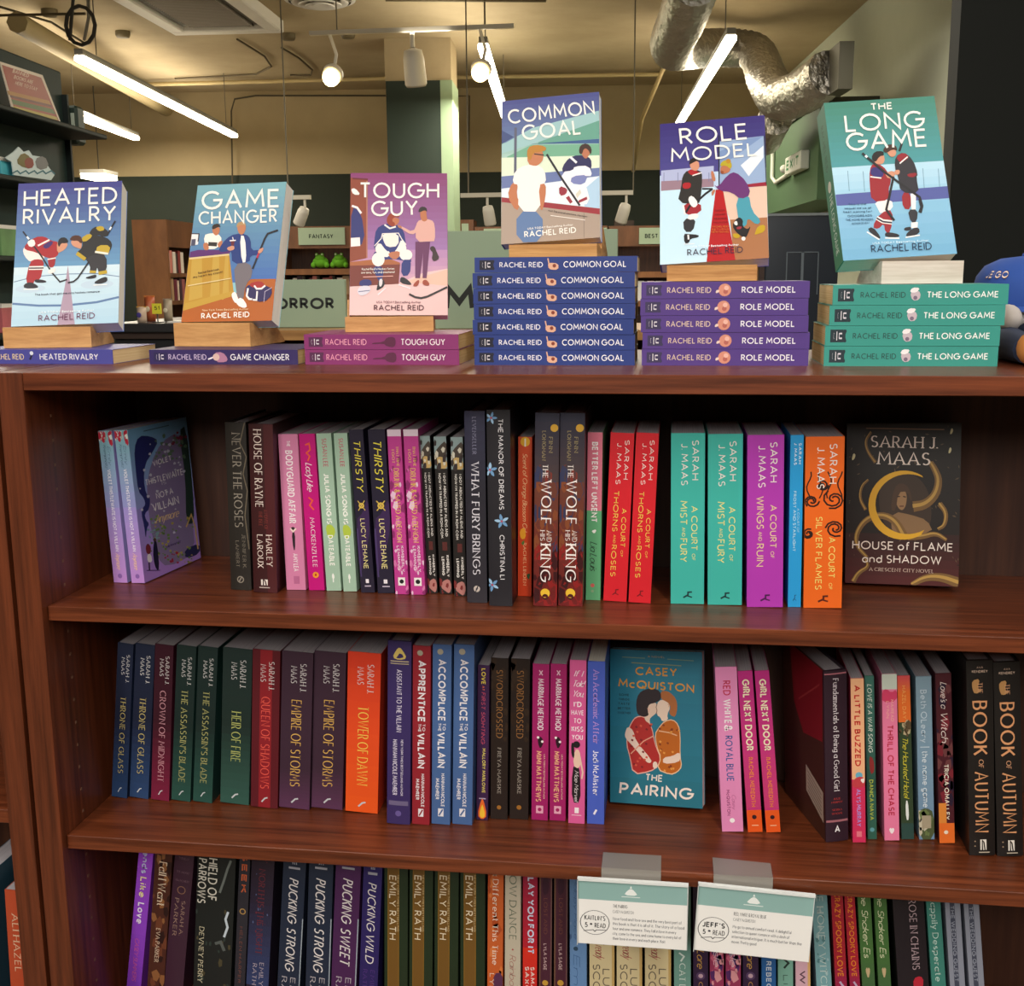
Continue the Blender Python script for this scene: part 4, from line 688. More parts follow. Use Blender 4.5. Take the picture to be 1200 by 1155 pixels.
for cx, cy, r0, ph, tw in ((.18, .37, .2, 0, 1), (.75, .36, .3, 2, -1), (.8, .53, .26, 1, 1), (.1, .56, .16, 3, -1), (.45, .28, .16, 4, 1)):
    for q in range(2):
        sw.append(('k', [(min(1, max(0, cx+r0*(1-t*.075)*math.cos(ph+q*2.2+tw*t*.6))), cy+.19*r0*(1-t*.075)*math.sin(ph+q*2.2+tw*t*.6)) for t in range(12)], .045, '#2a1612'))
for u in (.1, .4, .62, .9): sw.append(('k', [(min(1, max(0, u+.06*math.sin(t*.9+u*9))), .2+.022*t) for t in range(8)], .035, '#2a1612'))
A((941.6, 986.8, 712.3, 944.2, 512), 'p', '#ee6a1c', sw+sarah()+[T('A COURT', .72, .58, .82, .17, '#f4e27a'), T('OF', .7, .85, .89, .09, '#f4e27a'), T('SILVER FLAMES', .38, .46, .89, .17, '#f4e27a')]+pub('#5a1c0c'), 'orange paperback with black swirls, rightmost spine before the face-out dark book')

GB = 'books standing on the middle shelf'
def B(px, kind, scol, items, label, **k): return shelf_book(Z2, px, kind, scol, items, label, GB, **k)
def tog(title, tc, s0=.31, s1=.86, top=None, mid=None, glow=None):
    it = []
    if mid: it.append(('g', 0, .5, top, mid)); it.append(('g', .5, 1, mid, glow))
    return it+[T('SARAH J.', .7, .07, .25, .22, '#dfdcdc', 'serif'), T('MAAS', .4, .09, .2, .22, '#dfdcdc', 'serif'), T(title, .5, s0, s1, .36, tc, 'serif'), ('k', [(.4, .965), (.52, .94), (.62, .935)], .05, '#c8ccd0')]
thr = tog('THRONE OF GLASS', '#b9a86a', .34, .84, '#202a42', '#181e34', '#29446e')
B((130.3, 148.7, 934.5, 137.5, 754.6), 'p', '#22304e', thr, 'navy blue paperback with pale gold title, leftmost book of the middle shelf')
B((151.3, 173.6, 935.2, 158.5, 755.7), 'p', '#22304e', thr, 'navy blue paperback with pale gold title, second from left on the middle shelf')
B((176.5, 198, 937.8, 181.2, 756), 'p', '#4a1228', tog('CROWN OF MIDNIGHT', '#c08a94', .29, .88, '#3c1224', '#35101e', '#7a1c3c'), 'dark burgundy paperback, third from left between the navy and dark green pairs')
asn = tog("THE ASSASSIN'S BLADE", '#a8a468', .28, .88, '#1c302e', '#152624', '#265046')
B((200.3, 222.8, 938.4, 206.8, 757.2), 'p', '#1f3f3a', asn, 'dark teal green paperback, left one of two beside the burgundy one')
B((225.6, 248.3, 940, 232, 758.5), 'p', '#1f3f3a', asn, 'dark teal green paperback, right one of two')
B((257.6, 291.4, 941.7, 261, 760.3), 'p', '#22403a', tog('HEIR OF FIRE', '#b3b86a', .4, .73, '#203230', '#1b2c28', '#31594e'), 'thick bottle green paperback left of the crimson one')
B((293.4, 325.2, 946, 295.7, 762), 'p', '#5c1620', [RC(.28, .72, 0, 1, '#8e1f28')]+tog('QUEEN OF SHADOWS', '#e85a4c', .29, .88), 'dark crimson paperback with red title, left of the two plum ones')
emp = [('g', .75, 1, '#3c2636', '#5a3352')]+tog('EMPIRE OF STORMS', '#e0b25c', .3, .86)
B((326.6, 362.4, 947, 330.2, 764.3), 'p', '#3c2636', emp, 'thick plum paperback with gold title, left one of two')
B((364.3, 401, 947.2, 368, 764.3), 'p', '#3c2636', emp, 'thick plum paperback with gold title, right one of two')
B((404.2, 442.4, 951.4, 407.3, 764.8), 'p', '#e0401e', [('g', 0, 1, '#dd3c22', '#ef5a1c')]+tog('TOWER OF DAWN', '#f0cf5a', .33, .83), 'vivid orange red paperback, rightmost of the series on the left')
B((452.9, 480.3, 964.7, 454, 751), 'h', '#3a2c62', [('p', [(.2, .09), (.35, .05), (.5, .03), (.65, .05), (.82, .09), (.5, .1)], '#d9bf6a'), RC(.12, .9, .105, .11, '#c9b890'), RC(.12, .9, .118, .122, '#c9b890'), T('ASSISTANT TO THE VILLAIN', .5, .15, .49, .24, '#ded6ea', 'bold'), T('HANNAH NICOLE MAEHRER', .34, .53, .84, .22, '#ded6ea', 'black'), T('#1 NEW YORK TIMES BESTSELLING AUTHOR'.replace('#1 ', ''), .64, .53, .84, .1, '#ded6ea', 'bold'), RC(.08, .92, .87, .895, '#6f6488'), ('c', .5, .94, .13, '#6a5a9a')], 'tall purple hardcover with gold ornament, left of the red one')
def vil(word, col, s0, s1): return [('c', .4, .04, .16, '#a8a08e'), T(word, .5, .08, .42, .42, '#eee9ee', 'black'), T('TO', .64, .43, .47, .16, '#eee9ee', 'bold'), T('THE', .4, .43, .475, .16, '#eee9ee', 'bold'), T('VILLAIN', .5, .48, .68, .42, '#eee9ee', 'black'), T('HANNAH NICOLE', .6, .71, .9, .2, '#eee9ee', 'black'), T('MAEHRER', .3, .74, .86, .2, '#eee9ee', 'black'), RC(.35, .65, .91, .955, '#e8e4ea'), ('k', [(.4, .95), (.6, .915)], .08, col)]
B((482.4, 503.2, 965.6, 483.4, 756.6), 'p', '#93222e', vil('APPRENTICE', '#93222e', 0, 0), 'crimson paperback with big white capitals, between the purple hardcover and blue pair', D=.14)
B((505.2, 527.1, 965.3, 506.7, 755.1), 'p', '#47669a', vil('ACCOMPLICE', '#47669a', 0, 0), 'denim blue paperback with big white capitals, left one of two', D=.14)
B((529.6, 553.1, 965.6, 531.7, 755.1), 'p', '#47669a', vil('ACCOMPLICE', '#47669a', 0, 0), 'denim blue paperback with big white capitals, right one of two', D=.14)
B((557.8, 571.6, 960.4, 559.4, 779.5), 'p', '#3c1f48', [T('LOVE', .5, .02, .12, .36, '#f0d84a', 'bold'), T('AT', .5, .13, .16, .2, '#e86a4a', 'bold'), T('FIRST SIGHTING', .5, .17, .5, .34, '#d0506a', 'ital'), T('MALLORY MARLOWE', .6, .53, .82, .28, '#ecd86a', 'bold'), ('p', [(.42, .86), (.58, .86), (.95, .97), (.5, 1), (.05, .97)], '#ee6a2c'), ('p', [(.45, .9), (.55, .9), (.8, .97), (.5, .99), (.2, .97)], '#f6c23a'), RC(.2, .8, .855, .862, '#b8a8c0')], 'thin dark violet paperback with yellow title and flame, right of the blue pair')
swo = [('spk', ['#2c1c12', '#33241a'], 6, 0, .5, .3, 31), T('SWORDCROSSED', .5, .07, .49, .4, '#9a6a3c', 'serif'), T('FREYA MARSKE', .5, .55, .84, .22, '#b0a69c', 'serif'), ('c', .5, .925, .13, '#a06a2a')]
B((574.3, 594.5, 959.3, 575, 771), 'p', '#251a16', swo, 'blackish brown paperback with copper lettering, left one of two')
B((596.7, 618.8, 959.3, 598.4, 771.8), 'p', '#251a16', swo, 'blackish brown paperback with copper lettering, right one of two')
mar = [('k', [(.4, .04), (.6, .07)], .06, '#e6c0d0'), ('k', [(.6, .04), (.4, .07)], .06, '#e6c0d0'), T('MARRIAGE METHOD', .5, .09, .42, .4, '#f2e2ea', 'black'), ('p', [(.35, .46), (.6, .46), (.7, .5), (.5, .54), (.35, .5)], '#2a1420'), ('c', .36, .465, .08, '#f4ecec'), ('c', .62, .49, .08, '#f4ecec'), T('MIMI MATTHEWS', .42, .55, .88, .34, '#f0b68a', 'black'), T('USA TODAY BESTSELLING AUTHOR', .76, .57, .86, .1, '#f0c8b0', 'bold'), RC(.28, .72, .905, .955, '#e8a8c0'), ('c', .5, .93, .12, '#a81d62')]
B((622.2, 641.7, 960.4, 623.8, 777.8), 'p', '#a41f66', mar, 'raspberry paperback, left one of two right of the blackish pair')
B((643.5, 662.5, 961, 644.6, 777.8), 'p', '#a41f66', mar, 'raspberry paperback, right one of two right of the blackish pair')
B((665.4, 684.9, 964.3, 667.2, 773.3), 'p', '#dd5f9c', [HT('If I', .5, .08, .4, .5, '#fbeef4', 'script'), HT('Told', .5, .14, .42, .7, '#fbeef4', 'script'), HT('You,', .5, .2, .42, .7, '#fbeef4', 'script'), HT("I'D", .5, .265, .36, .5, '#fbeef4', 'black'), HT('HAVE', .5, .315, .36, .8, '#fbeef4', 'black'), HT('TO', .5, .365, .36, .5, '#fbeef4', 'black'), HT('KISS', .5, .415, .36, .75, '#fbeef4', 'black'), HT('YOU', .5, .465, .36, .7, '#fbeef4', 'black'), ('p', [(.2, .66), (.5, .62), (.7, .68), (.75, .87), (.2, .87)], '#221c20'), ('p', [(.35, .54), (.65, .54), (.75, .62), (.6, .66), (.25, .64)], '#ecc8b4'), ('c', .46, .51, .22, '#221c20'), ('p', [(.12, .5), (.3, .5), (.35, .6), (.15, .58)], '#221c20'), ('k', [(.66, .58), (.86, .68), (.8, .72)], .1, '#ecc8b4'), T('Mae Marvel', .48, .67, .86, .26, '#f4eaee', 'script'), RC(.38, .64, .9, .935, '#fbeef4'), RC(.2, .8, .945, .95, '#f4c8da')], 'candy pink paperback with a woman in black on its spine, on the middle shelf')
B((687.4, 707.8, 964.8, 688.2, 774.6), 'p', '#4a62c6', [T('An Academic Affair', .5, .05, .5, .38, '#c99ae0', 'serif'), T('Jodi McAlister', .5, .54, .82, .36, '#f0ecfa', 'bold'), ('k', [(.4, .94), (.55, .91)], .12, '#f0ecfa')], 'cornflower blue paperback left of the face-out teal cover', paper=PAPERW)
B((846.3, 871.8, 974.4, 837.8, 781.8), 'p', '#e58ec0', [T('RED', .5, .08, .17, .36, '#c22440', 'bold'), T('WHITE', .5, .19, .34, .36, '#fbf4f6', 'black'), T('&', .5, .345, .385, .4, '#fbf4f6', 'bold'), T('ROYAL BLUE', .5, .41, .69, .36, '#2f5c9c', 'bold'), T('Casey', .62, .77, .86, .2, '#b85a8a', 'script'), T('McQUISTON', .36, .74, .9, .16, '#8f3a6a', 'bold'), ('c', .5, .93, .12, '#fbf4f6')], 'pastel pink paperback leaning left, just right of the face-out teal cover')
gir = [('g', 0, .85, '#c02c84', '#c93c74'), RC(0, 1, .86, 1, '#ea5a1e'), T('GIRL NEXT DOOR', .5, .05, .49, .5, '#f4ecc8', 'black'), T('RACHEL MEREDITH', .5, .53, .84, .3, '#ee8a3a', 'bold'), ('c', .5, .905, .16, '#33141c'), RC(.3, .75, .955, .96, '#f4c8a0')]
B((876.6, 894.4, 975, 864.2, 786.5), 'p', '#c4317c', gir, 'magenta paperback with orange foot, left one of two leaning left')
B((898.2, 915.5, 975.3, 884.2, 786.3), 'p', '#c4317c', gir, 'magenta paperback with orange foot, right one of two leaning left')
def fund_front(mb, W, H, D): pass
fb = B((968, 996.7, 986.8, 964.4, 785.6), 'h', '#33202c', [RC(.02, .98, .015, .022, '#b8707c'), T('Fundamentals of Being a Good Girl', .5, .045, .7, .26, '#e8e0e4', 'serif'), HT('JULIE', .5, .745, .09, .32, '#c2403c', 'serif'), HT('MURPHY', .5, .765, .09, .5, '#c2403c', 'serif'), HT('SIERRA', .5, .81, .09, .44, '#c2403c', 'serif'), HT('SIMONE', .5, .832, .09, .48, '#c2403c', 'serif'), RC(.02, .98, .87, .883, '#a86a74'), HT('A', .5, .925, .34, .26, '#f2eef0', 'black')], 'dark aubergine hardcover with white serif title, standing just right of the wide gap', yaw=.26)
# its back cover, in view across the gap: brown board with a red block and a barcode panel
for ch in fb.children:
    if ch.name.startswith('back_cover'):
        H = fb['h']; mb = MB(); mb.box((0, .0036, 0), (.0025, .15, H), mat('#4a2c22'))
        an = Art(mb, lambda x, y, o: (-o, x*.15, H-y*H)); an.poly([(.03, .0), (.8, .0), (.72, .34), (.5, .48), (.05, .42)], '#8c2028', 0); an.line([(.1, .1), (.6, .3)], .012, '#a83a3c'); an.poly([(.05, .72), (.45, .66), (.45, .82), (.05, .9)], '#b8a898', 0)
        for q in range(6): an.line([(.09, .745+q*.024), (.41, .69+q*.023)], .006, '#6a5a50')
        mb.build('back_cover', fb); bpy.data.objects.remove(ch)
B((999.5, 1015.2, 987, 996.7, 795), 'p', '#d4315e', [RC(0, 1, 0, .61, '#f0b68a'), T('A LITTLE BUZZED', .48, .04, .53, .46, '#c8302c', 'black'), ('c', .55, .585, .28, '#6ab0c8'), ('p', [(.0, .62), (.5, .59), (1, .6), (1, .66), (0, .66)], '#c8404a'), ('p', [(.6, .61), (1, .6), (.9, .64)], '#f4e8e2'), T('ALYS MURRAY', .5, .67, .9, .34, '#b49ae8', 'bold'), RC(.3, .7, .93, .965, '#e87a8a')], 'peach over pink paperback with red title, right of the aubergine hardcover')
B((1017, 1028.2, 983.3, 1013.2, 792), 'p', '#2f5f50', [('g', 0, .7, '#3f7468', '#284e42'), T('LOVE IS A WAR SONG', .5, .05, .46, .5, '#eaf0e4', 'ital'), ('p', [(.3, .48), (.8, .5), (.9, .58), (.4, .6)], '#8a2c2c'), T('DANICA NAVA', .5, .63, .88, .44, '#b8c24a', 'bold'), ('c', .5, .94, .26, '#5fa0a8')], 'thin dark green paperback between the peach and the rose ones')
B((1036.7, 1054.6, 984.7, 1033.2, 790), 'p', '#ec7fa6', [RC(0, 1, 0, .09, '#cfd8cc'), ('p', [(0, .1), (.3, .085), (.6, .11), (1, .09), (1, .16), (0, .17)], '#d8426a'), T('MAIREAD', .66, .15, .28, .2, '#f6b0a8', 'bold'), T('LYNN', .36, .16, .26, .2, '#f6b0a8', 'bold'), T('THRILL OF THE CHASE', .5, .3, .85, .42, '#c22c48', 'bold'), ('p', [(.3, .935), (.42, .92), (.5, .93), (.58, .92), (.7, .935), (.5, .965)], '#fbeef2')], 'rose pink paperback with red capitals, between dark green ones')
B((1056.6, 1071.8, 983.3, 1051.2, 791.8), 'p', '#33452e', [RC(0, 1, 0, .28, '#e8702c'), ('g', 0, .1, '#d9505a', '#e8702c'), T('HAZEL DAY', .5, .06, .26, .3, '#f0a45a', 'bold'), ('spk', ['#b8a884', '#5a4a34'], 5, .28, .36, .3, 41), T('The Haunted Hotel', .5, .37, .74, .46, '#ded23e', 'script'), ('p', [(.4, .76), (.6, .76), (.65, .88), (.4, .88)], '#e8ecea'), RC(0, 1, .9, 1, '#2c4a44')], 'dark green and orange paperback with yellow script, fifth from the gap')
B((1077.2, 1095.8, 983.6, 1072.9, 792.8), 'p', '#7d9cb2', [('g', 0, 1, '#86a2b2', '#6f8fae'), T('Beth OLeary', .48, .08, .4, .4, '#c8d8e4'), RC(.2, .8, .425, .43, '#c8d8e4'), T('the name game', .5, .45, .8, .4, '#dfe9f0'), ('p', [(0, .82), (.5, .8), (1, .83), (1, 1), (0, 1)], '#4f5a3a'), ('spk', ['#c8c0a8', '#6a7a4a'], 6, .84, .97, .26, 44), RC(.2, .8, .85, .93, '#a89c84')], 'grey blue paperback with pale lower case title, right of the dark green and orange one')
B((1101, 1119.6, 987.8, 1096.2, 789.2), 'p', '#4a1a24', [('spk', ['#7a2430', '#2a1a30', '#6a3a3c'], 9, 0, .8, .3, 51), T("Love's a", .5, .05, .2, .42, '#f0e2dc', 'script'), T('Witch', .5, .22, .4, .46, '#f0e2dc', 'script'), T('TRICIA OMALLEY', .55, .53, .86, .3, '#f2ead8', 'bold'), RC(0, 1, .88, 1, '#e8702a'), RC(0, .5, .76, .88, '#e08a3a'), ('c', .45, .935, .14, '#f0e0c8')], 'wine red paperback with white script and orange foot, left of the two black hardcovers')
aut = [HT('AVA', .5, .035, .08, .24, '#c8a894'), HT('KENDREY', .5, .055, .11, .6, '#d4b8a4', 'bold'), ('p', [(.2, .1), (.5, .09), (.4, .14), (.6, .15), (.3, .17), (.2, .14)], '#b98a56'), T('THE', .5, .11, .165, .2, '#d9a07a', 'serif'), T('BOOK', .48, .2, .48, .6, '#d99a6c', 'deco'), T('OF', .5, .5, .545, .2, '#d9a07a', 'serif'), T('AUTUMN', .5, .56, .88, .6, '#d99a6c', 'deco'), RC(.42, .66, .915, .97, '#ece6dc'), ('k', [(.5, .97), (.5, .92), (.56, .93), (.6, .97)], .05, '#1d1917'), RC(.36, .78, .98, .985, '#c8bca8'), ('c', .22, .925, .03, '#a89078'), ('c', .22, .95, .03, '#a89078')]
B((1136, 1167, 1002, 1132.2, 774), 'h', '#1d1917', aut, 'thick black hardcover with curly copper title, left one of two at the right edge')
B((1168.7, 1200, 1003, 1163.8, 776), 'h', '#1d1917', aut, 'thick black hardcover with curly copper title, right one of two at the right edge')

# face-out books on the shelves
def face_out(s, W, H, th, kind, scol, fcol, spine, art, label, group, paper=None, mul=1., sc=None):
    ox, oy, oz, yaw, lean, roll, k = s; W *= k; H *= k
    u = Vector((math.cos(yaw), math.sin(yaw), 0)); n = Vector((math.sin(yaw), -math.cos(yaw), 0)); z = Vector((0, 0, 1))
    v = math.cos(lean)*z-math.sin(lean)*n; n2 = math.cos(lean)*n+math.sin(lean)*z
    u2 = math.cos(roll)*u+math.sin(roll)*v; v2 = -math.sin(roll)*u+math.cos(roll)*v
    # local x -> n2 (front cover normal), y -> u2, z -> v2 ; front cover plane is x = th
    o = Vector((ox, oy, oz))-n2*th
    M = Matrix(((n2.x, u2.x, v2.x, o.x), (n2.y, u2.y, v2.y, o.y), (n2.z, u2.z, v2.z, o.z), (0, 0, 0, 1)))
    r = book(kind, th, H, W, M, scol, fcol, spine, art, label, group, paper or PAPERW); r['o'] = (ox, oy, oz); return r, M, W, H, n2, u2, v2
face_out((1.0243, .2205, -.2952, -.179, .1, .036, 1), .142, .213, .045, 'h', '#1d1817', '#221a17', None, cover_art(C_FLAM, art_flam, 1.), 'dark face-out book with a gold crescent on its cover, on the upper shelf', GA)
face_out((.7147, .188, -.6113, -.168, .198, .053, 1), .1285, .213, .024, 'p', '#2a7f93', '#2a7f93', None, cover_art(C_PAIR, art_pair, .97), 'teal face-out book showing two kissing people, on the middle shelf', GB)
# lower shelf: only the upper halves of the spines show under the middle board
GC = 'books standing on the lower shelf'
ZT = -.672
def Cb(px, kind, scol, items, label, ztop=ZT, Y=.115, **k):
    xtl, xtr, yt, xbl, xbr = px          # visible top edge, and bottom edge at the frame's foot (y=1155)
    Pt = at(xtl, yt, 'y', Y); Pb = at(xbl, 1155, 'y', Y); s = (Pt.x-Pb.x)/(Pt.z-Pb.z)
    x0 = Pb.x+s*(Z3-Pb.z); wd = at(xtr, yt, 'y', Y).x-Pt.x; xt = x0+s*(ztop-Z3)
    W, H, M = lean_M(x0, x0+wd, Y, Z3, xt, ztop)
    xm = (xtl+xbl)/2
    def cv(v): return (ztop-at(xm, v, 'y', Y).z)/(ztop-Z3) if v > 5 else v
    it = []
    for i in items:
        i = list(i)
        if i[0] == 't': i[3] = cv(i[3]); i[4] = cv(i[4])
        elif i[0] == 'r': i[3] = cv(i[3]); i[4] = cv(i[4])
        elif i[0] in 'hc' and i[0] != 'spk': i[3 if i[0] == 'h' else 2] = cv(i[3 if i[0] == 'h' else 2])
        elif i[0] in ('p', 'k'): i[1] = [(u, cv(v)) for u, v in i[1]]
        elif i[0] == 'g': i[1] = cv(i[1]); i[2] = cv(i[2])
        elif i[0] == 'spk': i[3] = cv(i[3]); i[4] = cv(i[4])
        it.append(tuple(i))
    r = book(kind, W, H, .15 if kind == 'h' else .134, M, scol, k.get('fcol', scol), it, None, label, GC, PAPERG); return r
Cb((161.5, 179, 1006, 148, 166.5), 'p', '#8a3fc0', [('g', 0, 1, '#9a48d0', '#7a38b4'), T('Friends', .5, .0, 1024, .42, '#bfc4e8', 'bold'), T('Like', .5, 1028, 1052, .46, '#f0e0a8', 'bold'), T('Love', .5, 1058, 1083, .46, '#ece4f4', 'bold'), T('CASEY SUMMERS', .45, 1100, 1150, .3, '#d05a8a', 'script')], 'violet paperback, leftmost on the lower shelf, leaning right')
Cb((181, 201.5, 1008, 172, 190), 'p', '#4a261c', [('spk', ['#6a3a26', '#2c1512', '#8a5a36'], 9, 990, 1155, .3, 61), T('Fall I Want', .5, 1010, 1062, .5, '#e8d2b8', 'serif'), T('EVA PARKER', .45, 1088, 1128, .26, '#d8c0a8', 'serif')], 'brown mottled paperback with cream lettering, second from left on the lower shelf')
Cb((204, 227, 1008, 192, 220), 'h', '#3d2233', [HT('WHEN', .5, 1006, .14, .5, '#7a5a68', 'serif'), HT('THE MOON', .5, 1022, .12, .7, '#7a5a68', 'serif'), HT('HATCHED', .5, 1032, .12, .7, '#7a5a68', 'serif'), ('c', .5, 1043, .22, '#8a6450'), ('c', .5, 1043, .18, '#3d2233'), T('SARAH A.', .66, 1055, 1096, .2, '#a88878', 'serif'), T('PARKER', .32, 1053, 1097, .22, '#a88878', 'serif')], 'dark plum hardcover with faint copper lettering, third from left on the lower shelf')
Cb((231, 276, 1010, 226, 268), 'h', '#1d2120', [T('SHIELD OF', .42, .06, 1056, .26, '#d8d4c8', 'bold'), T('PARROWS', .14, 1008, 1061, .24, '#d8d4c8', 'bold'), ('spk', ['#4a4430', '#2f3a36'], 7, 1060, 1155, .07, 66), T('DEVNEY PERRY', .18, 1088, 1153, .14, '#cfc6a8', 'serif'), ('k', [(.62, 1045), (.72, 1030), (.8, 1016), (.88, 1006)], .06, '#6d7470'), ('k', [(.86, 1066), (.8, 1075), (.86, 1084), (.78, 1096)], .06, '#c4d0da'), ('k', [(.55, 1105), (.7, 1102), (.8, 1112)], .08, '#565c5a')], 'wide black hardcover with white capitals and pale smoke, lower shelf')
Cb((280, 293, 1010, 274, 288), 'p', '#2e2c34', [T('SEEK', .5, .05, 1046, .5, '#c8603a', 'black'), ('c', .5, 1068, .3, '#b08a50'), ('c', .5, 1068, .2, '#2e2c34'), T('HELEN HARPER', .45, 1086, 1152, .26, '#8a5040', 'serif')], 'thin charcoal paperback with orange capitals, lower shelf')
Cb((294.5, 321.5, 1011, 288, 318), 'h', '#2b2233', [('g', 980, 1060, '#2c1a24', '#2a2438'), ('g', 1060, 1155, '#2a2438', '#34406a'), ('spk', ['#6a2a3a', '#55618a'], 8, 1000, 1100, .04, 69), T('NORTH IS THE NIGHT', .5, 1018, 1118, .3, '#6a2a34', 'serif'), T('EMILY', .66, 1127, 1154, .2, '#b8aab8', 'serif'), T('RATH', .36, 1129, 1154, .2, '#b8aab8', 'serif')], 'dark purple and blue hardcover, left of the two navy ones on the lower shelf')
def puck(w2, y2, fade=False): return [HT('III', .5, 1011, .2, .2, '#b8b8c4', 'bold'), RC(.25, .75, 1016, 1018.5, '#a8a8b4'), T('PUCKING', .5, 1029, 1081, .42, '#e4dede', 'ital'), T(w2, .5, 1087, y2, .42, '#e4dede', 'ital'), T('EMILY', .68, 1145, 1190, .24, '#6a4a8a' if fade else '#c8c0c8', 'serif'), T('RATH', .3, 1145, 1185, .24, '#6a4a8a' if fade else '#c8c0c8', 'serif'), RC(.96, 1, 1075, 1190, '#a8b4c0')]
Cb((331.5, 358.5, 1013, 324.5, 354), 'p', '#222c40', puck('STRONG', 1137), 'navy paperback with slanted white lettering, left one of two on the lower shelf')
Cb((361.7, 390.6, 1014, 357.5, 386), 'p', '#222c40', puck('STRONG', 1138), 'navy paperback with slanted white lettering, right one of two on the lower shelf')
Cb((393, 423, 1016, 387.5, 418.5), 'p', '#4a2352', puck('SWEET', 1130), 'plum purple paperback with slanted white lettering, lower shelf')
Cb((425.5, 448, 1018, 420.3, 446), 'p', '#2c2260', [HT('III', .5, 1017, .2, .2, '#b8b8c4', 'bold'), RC(.25, .75, 1022, 1025, '#a8a8b4'), T('PUCKING', .5, 1034, 1090, .46, '#e4dede', 'ital'), T('WILD', .5, 1094, 1128, .46, '#e4dede', 'ital'), T('EMILY', .7, 1136, 1165, .24, '#5a3a86', 'serif'), T('RATH', .3, 1136, 1160, .24, '#5a3a86', 'serif')], 'indigo paperback with slanted white lettering, left of the green and gold set')
rth = [RC(.14, .64, .0, 1, '#8a6424'), RC(.17, .61, .0, 1, '#745322'), T('EMILY RATH', .36, 1025, 1100, .3, '#eadcc0', 'sans'), T('NEW YORK TIMES BESTSELLING', .59, 1024, 1090, .08, '#c8b080', 'bold')]
for i, (a_, b_, c_, d_) in enumerate(((450, 478, 450, 477), (479.5, 507.5, 479, 507), (509, 537.5, 508.5, 537), (539, 568.5, 539, 568))):
    Cb((a_, b_, 1020+2*i, c_, d_), 'h', '#24331f', rth, 'dark green hardcover with gold panel, %s of four on the lower shelf' % ('leftmost', 'second from left', 'third from left', 'rightmost')[i])
Cb((571.3, 590, 1028, 570.5, 589), 'p', '#c8602c', [('spk', ['#d9783c', '#b04a20'], 8, 1000, 1140, .3, 71), T('a Different This Time', .5, .06, 1130, .4, '#f4e4d4', 'serif'), ('p', [(.4, 1140), (1, 1138), (1, 1160), (.4, 1160)], '#5a3050'), T('LYRA', .3, 1140, 1170, .3, '#f0e0d0', 'serif')], 'burnt orange paperback with cream serif title, lower shelf')
Cb((591.4, 610.4, 1029, 591, 610), 'p', '#c2b8a4', [T('SLOW DANCE', .5, .0, 1101, .5, '#5c6a58', 'serif'), ('c', .5, 1112, .06, '#a84a4a'), T('Rainbow Rowell', .5, 1118, 1200, .42, '#a87068', 'script')], 'cream paperback with grey green serif title, lower shelf')
Cb((612.3, 629.8, 1031, 612, 629), 'p', '#a81e34', [('g', 990, 1110, '#8e1c44', '#b82030'), ('g', 1110, 1170, '#d8301e', '#c82828'), T('PLAY YOU FOR IT', .55, .05, 1117, .46, '#cfd4ec', 'black'), T('SAMANTHA', .68, 1132, 1185, .28, '#f0d8d0', 'black'), T('SAXON', .3, 1132, 1170, .28, '#f0d8d0', 'black')], 'red paperback with pale blue capitals, lower shelf')
sag = [RC(.0, .12, 0, 1, '#6a4a3a'), RC(.9, 1, 0, 1, '#6a4a48'), ('p', [(.2, 1030), (.7, 1026), (.8, 1044), (.3, 1050)], '#3a1a2c'), T('LOST AND', .5, 1052, 1094, .3, '#7a4a3a', 'serif'), T('LYLA SAGE', .48, 1105, 1136, .26, '#c8a8a8', 'bold'), ('c', .5, 1151, .24, '#c89a3c')]
Cb((631.6, 647, 1032, 631, 646.5), 'p', '#4a2232', sag, 'wine paperback with small gold disc, left one of two on the lower shelf')
Cb((649, 665.3, 1033, 648.5, 665), 'p', '#4a2232', sag, 'wine paperback with small gold disc, right one of two on the lower shelf')
Cb((667.6, 688, 1034, 668, 688), 'p', '#6a92c4', [('spk', ['#4a6a9a', '#88a8d0'], 8, 1000, 1100, .16, 75), T('Happy Place', .35, .06, 1100, .2, '#3a5a8a', 'script'), ('c', .35, 1111, .14, '#33506a'), T('Emily H', .4, 1118, 1200, .4, '#4a6fa0', 'script')], 'sky blue paperback half behind the left price card, lower shelf')
luc = [T('Things We Never', .55, .05, 1105, .3, '#a8404a', 'script'), T('ready', .42, 1106, 1122, .4, '#a8404a', 'script'), T('LUCY', .68, 1134, 1180, .3, '#5c5148', 'sans'), T('SCORE', .28, 1129, 1178, .3, '#5c5148', 'sans'), RC(.9, 1, 0, 1, '#c8a868')]
for i, (a_, b_) in enumerate(((690.5, 720.5), (722.3, 753), (755.5, 787))):
    Cb((a_, b_, 1040+2*i, a_+.5, b_), 'p', '#d8c89c', luc, 'cream paperback with thin brown capitals below the left card, %s of three' % ('left', 'middle', 'right')[i])
Cb((789.5, 810, 1046, 790, 810), 'p', '#74a498', [T('CAT LOVE', .5, 1128, 1180, .4, '#dfeee8', 'serif'), ('k', [(.3, 1116), (.6, 1120), (.4, 1126)], .1, '#dfeee8')], 'dusty teal paperback below the gap between the two cards')
drk = [T('Lore', .5, 1112, 1134, .5, '#d8a850', 'script'), ('c', .5, 1143, .3, '#5a4068'), ('c', .5, 1143, .16, '#c8a8b8'), T('COVE', .5, 1150, 1180, .3, '#d8a850', 'serif')]
Cb((812, 830.3, 1047, 812.5, 830.5), 'p', '#352042', drk, 'dark purple paperback with gold script below the right card, left one of two')
flo = [('spk', ['#d86a8a', '#5a2a6a', '#e8a0a8'], 10, 1090, 1180, .26, 81), T('Isle', .5, 1112, 1132, .5, '#f0d0dc', 'script')]
Cb((831.6, 848.6, 1049, 832, 848.6), 'p', '#a43a62', flo, 'pink flowered paperback below the right card, left one of two')
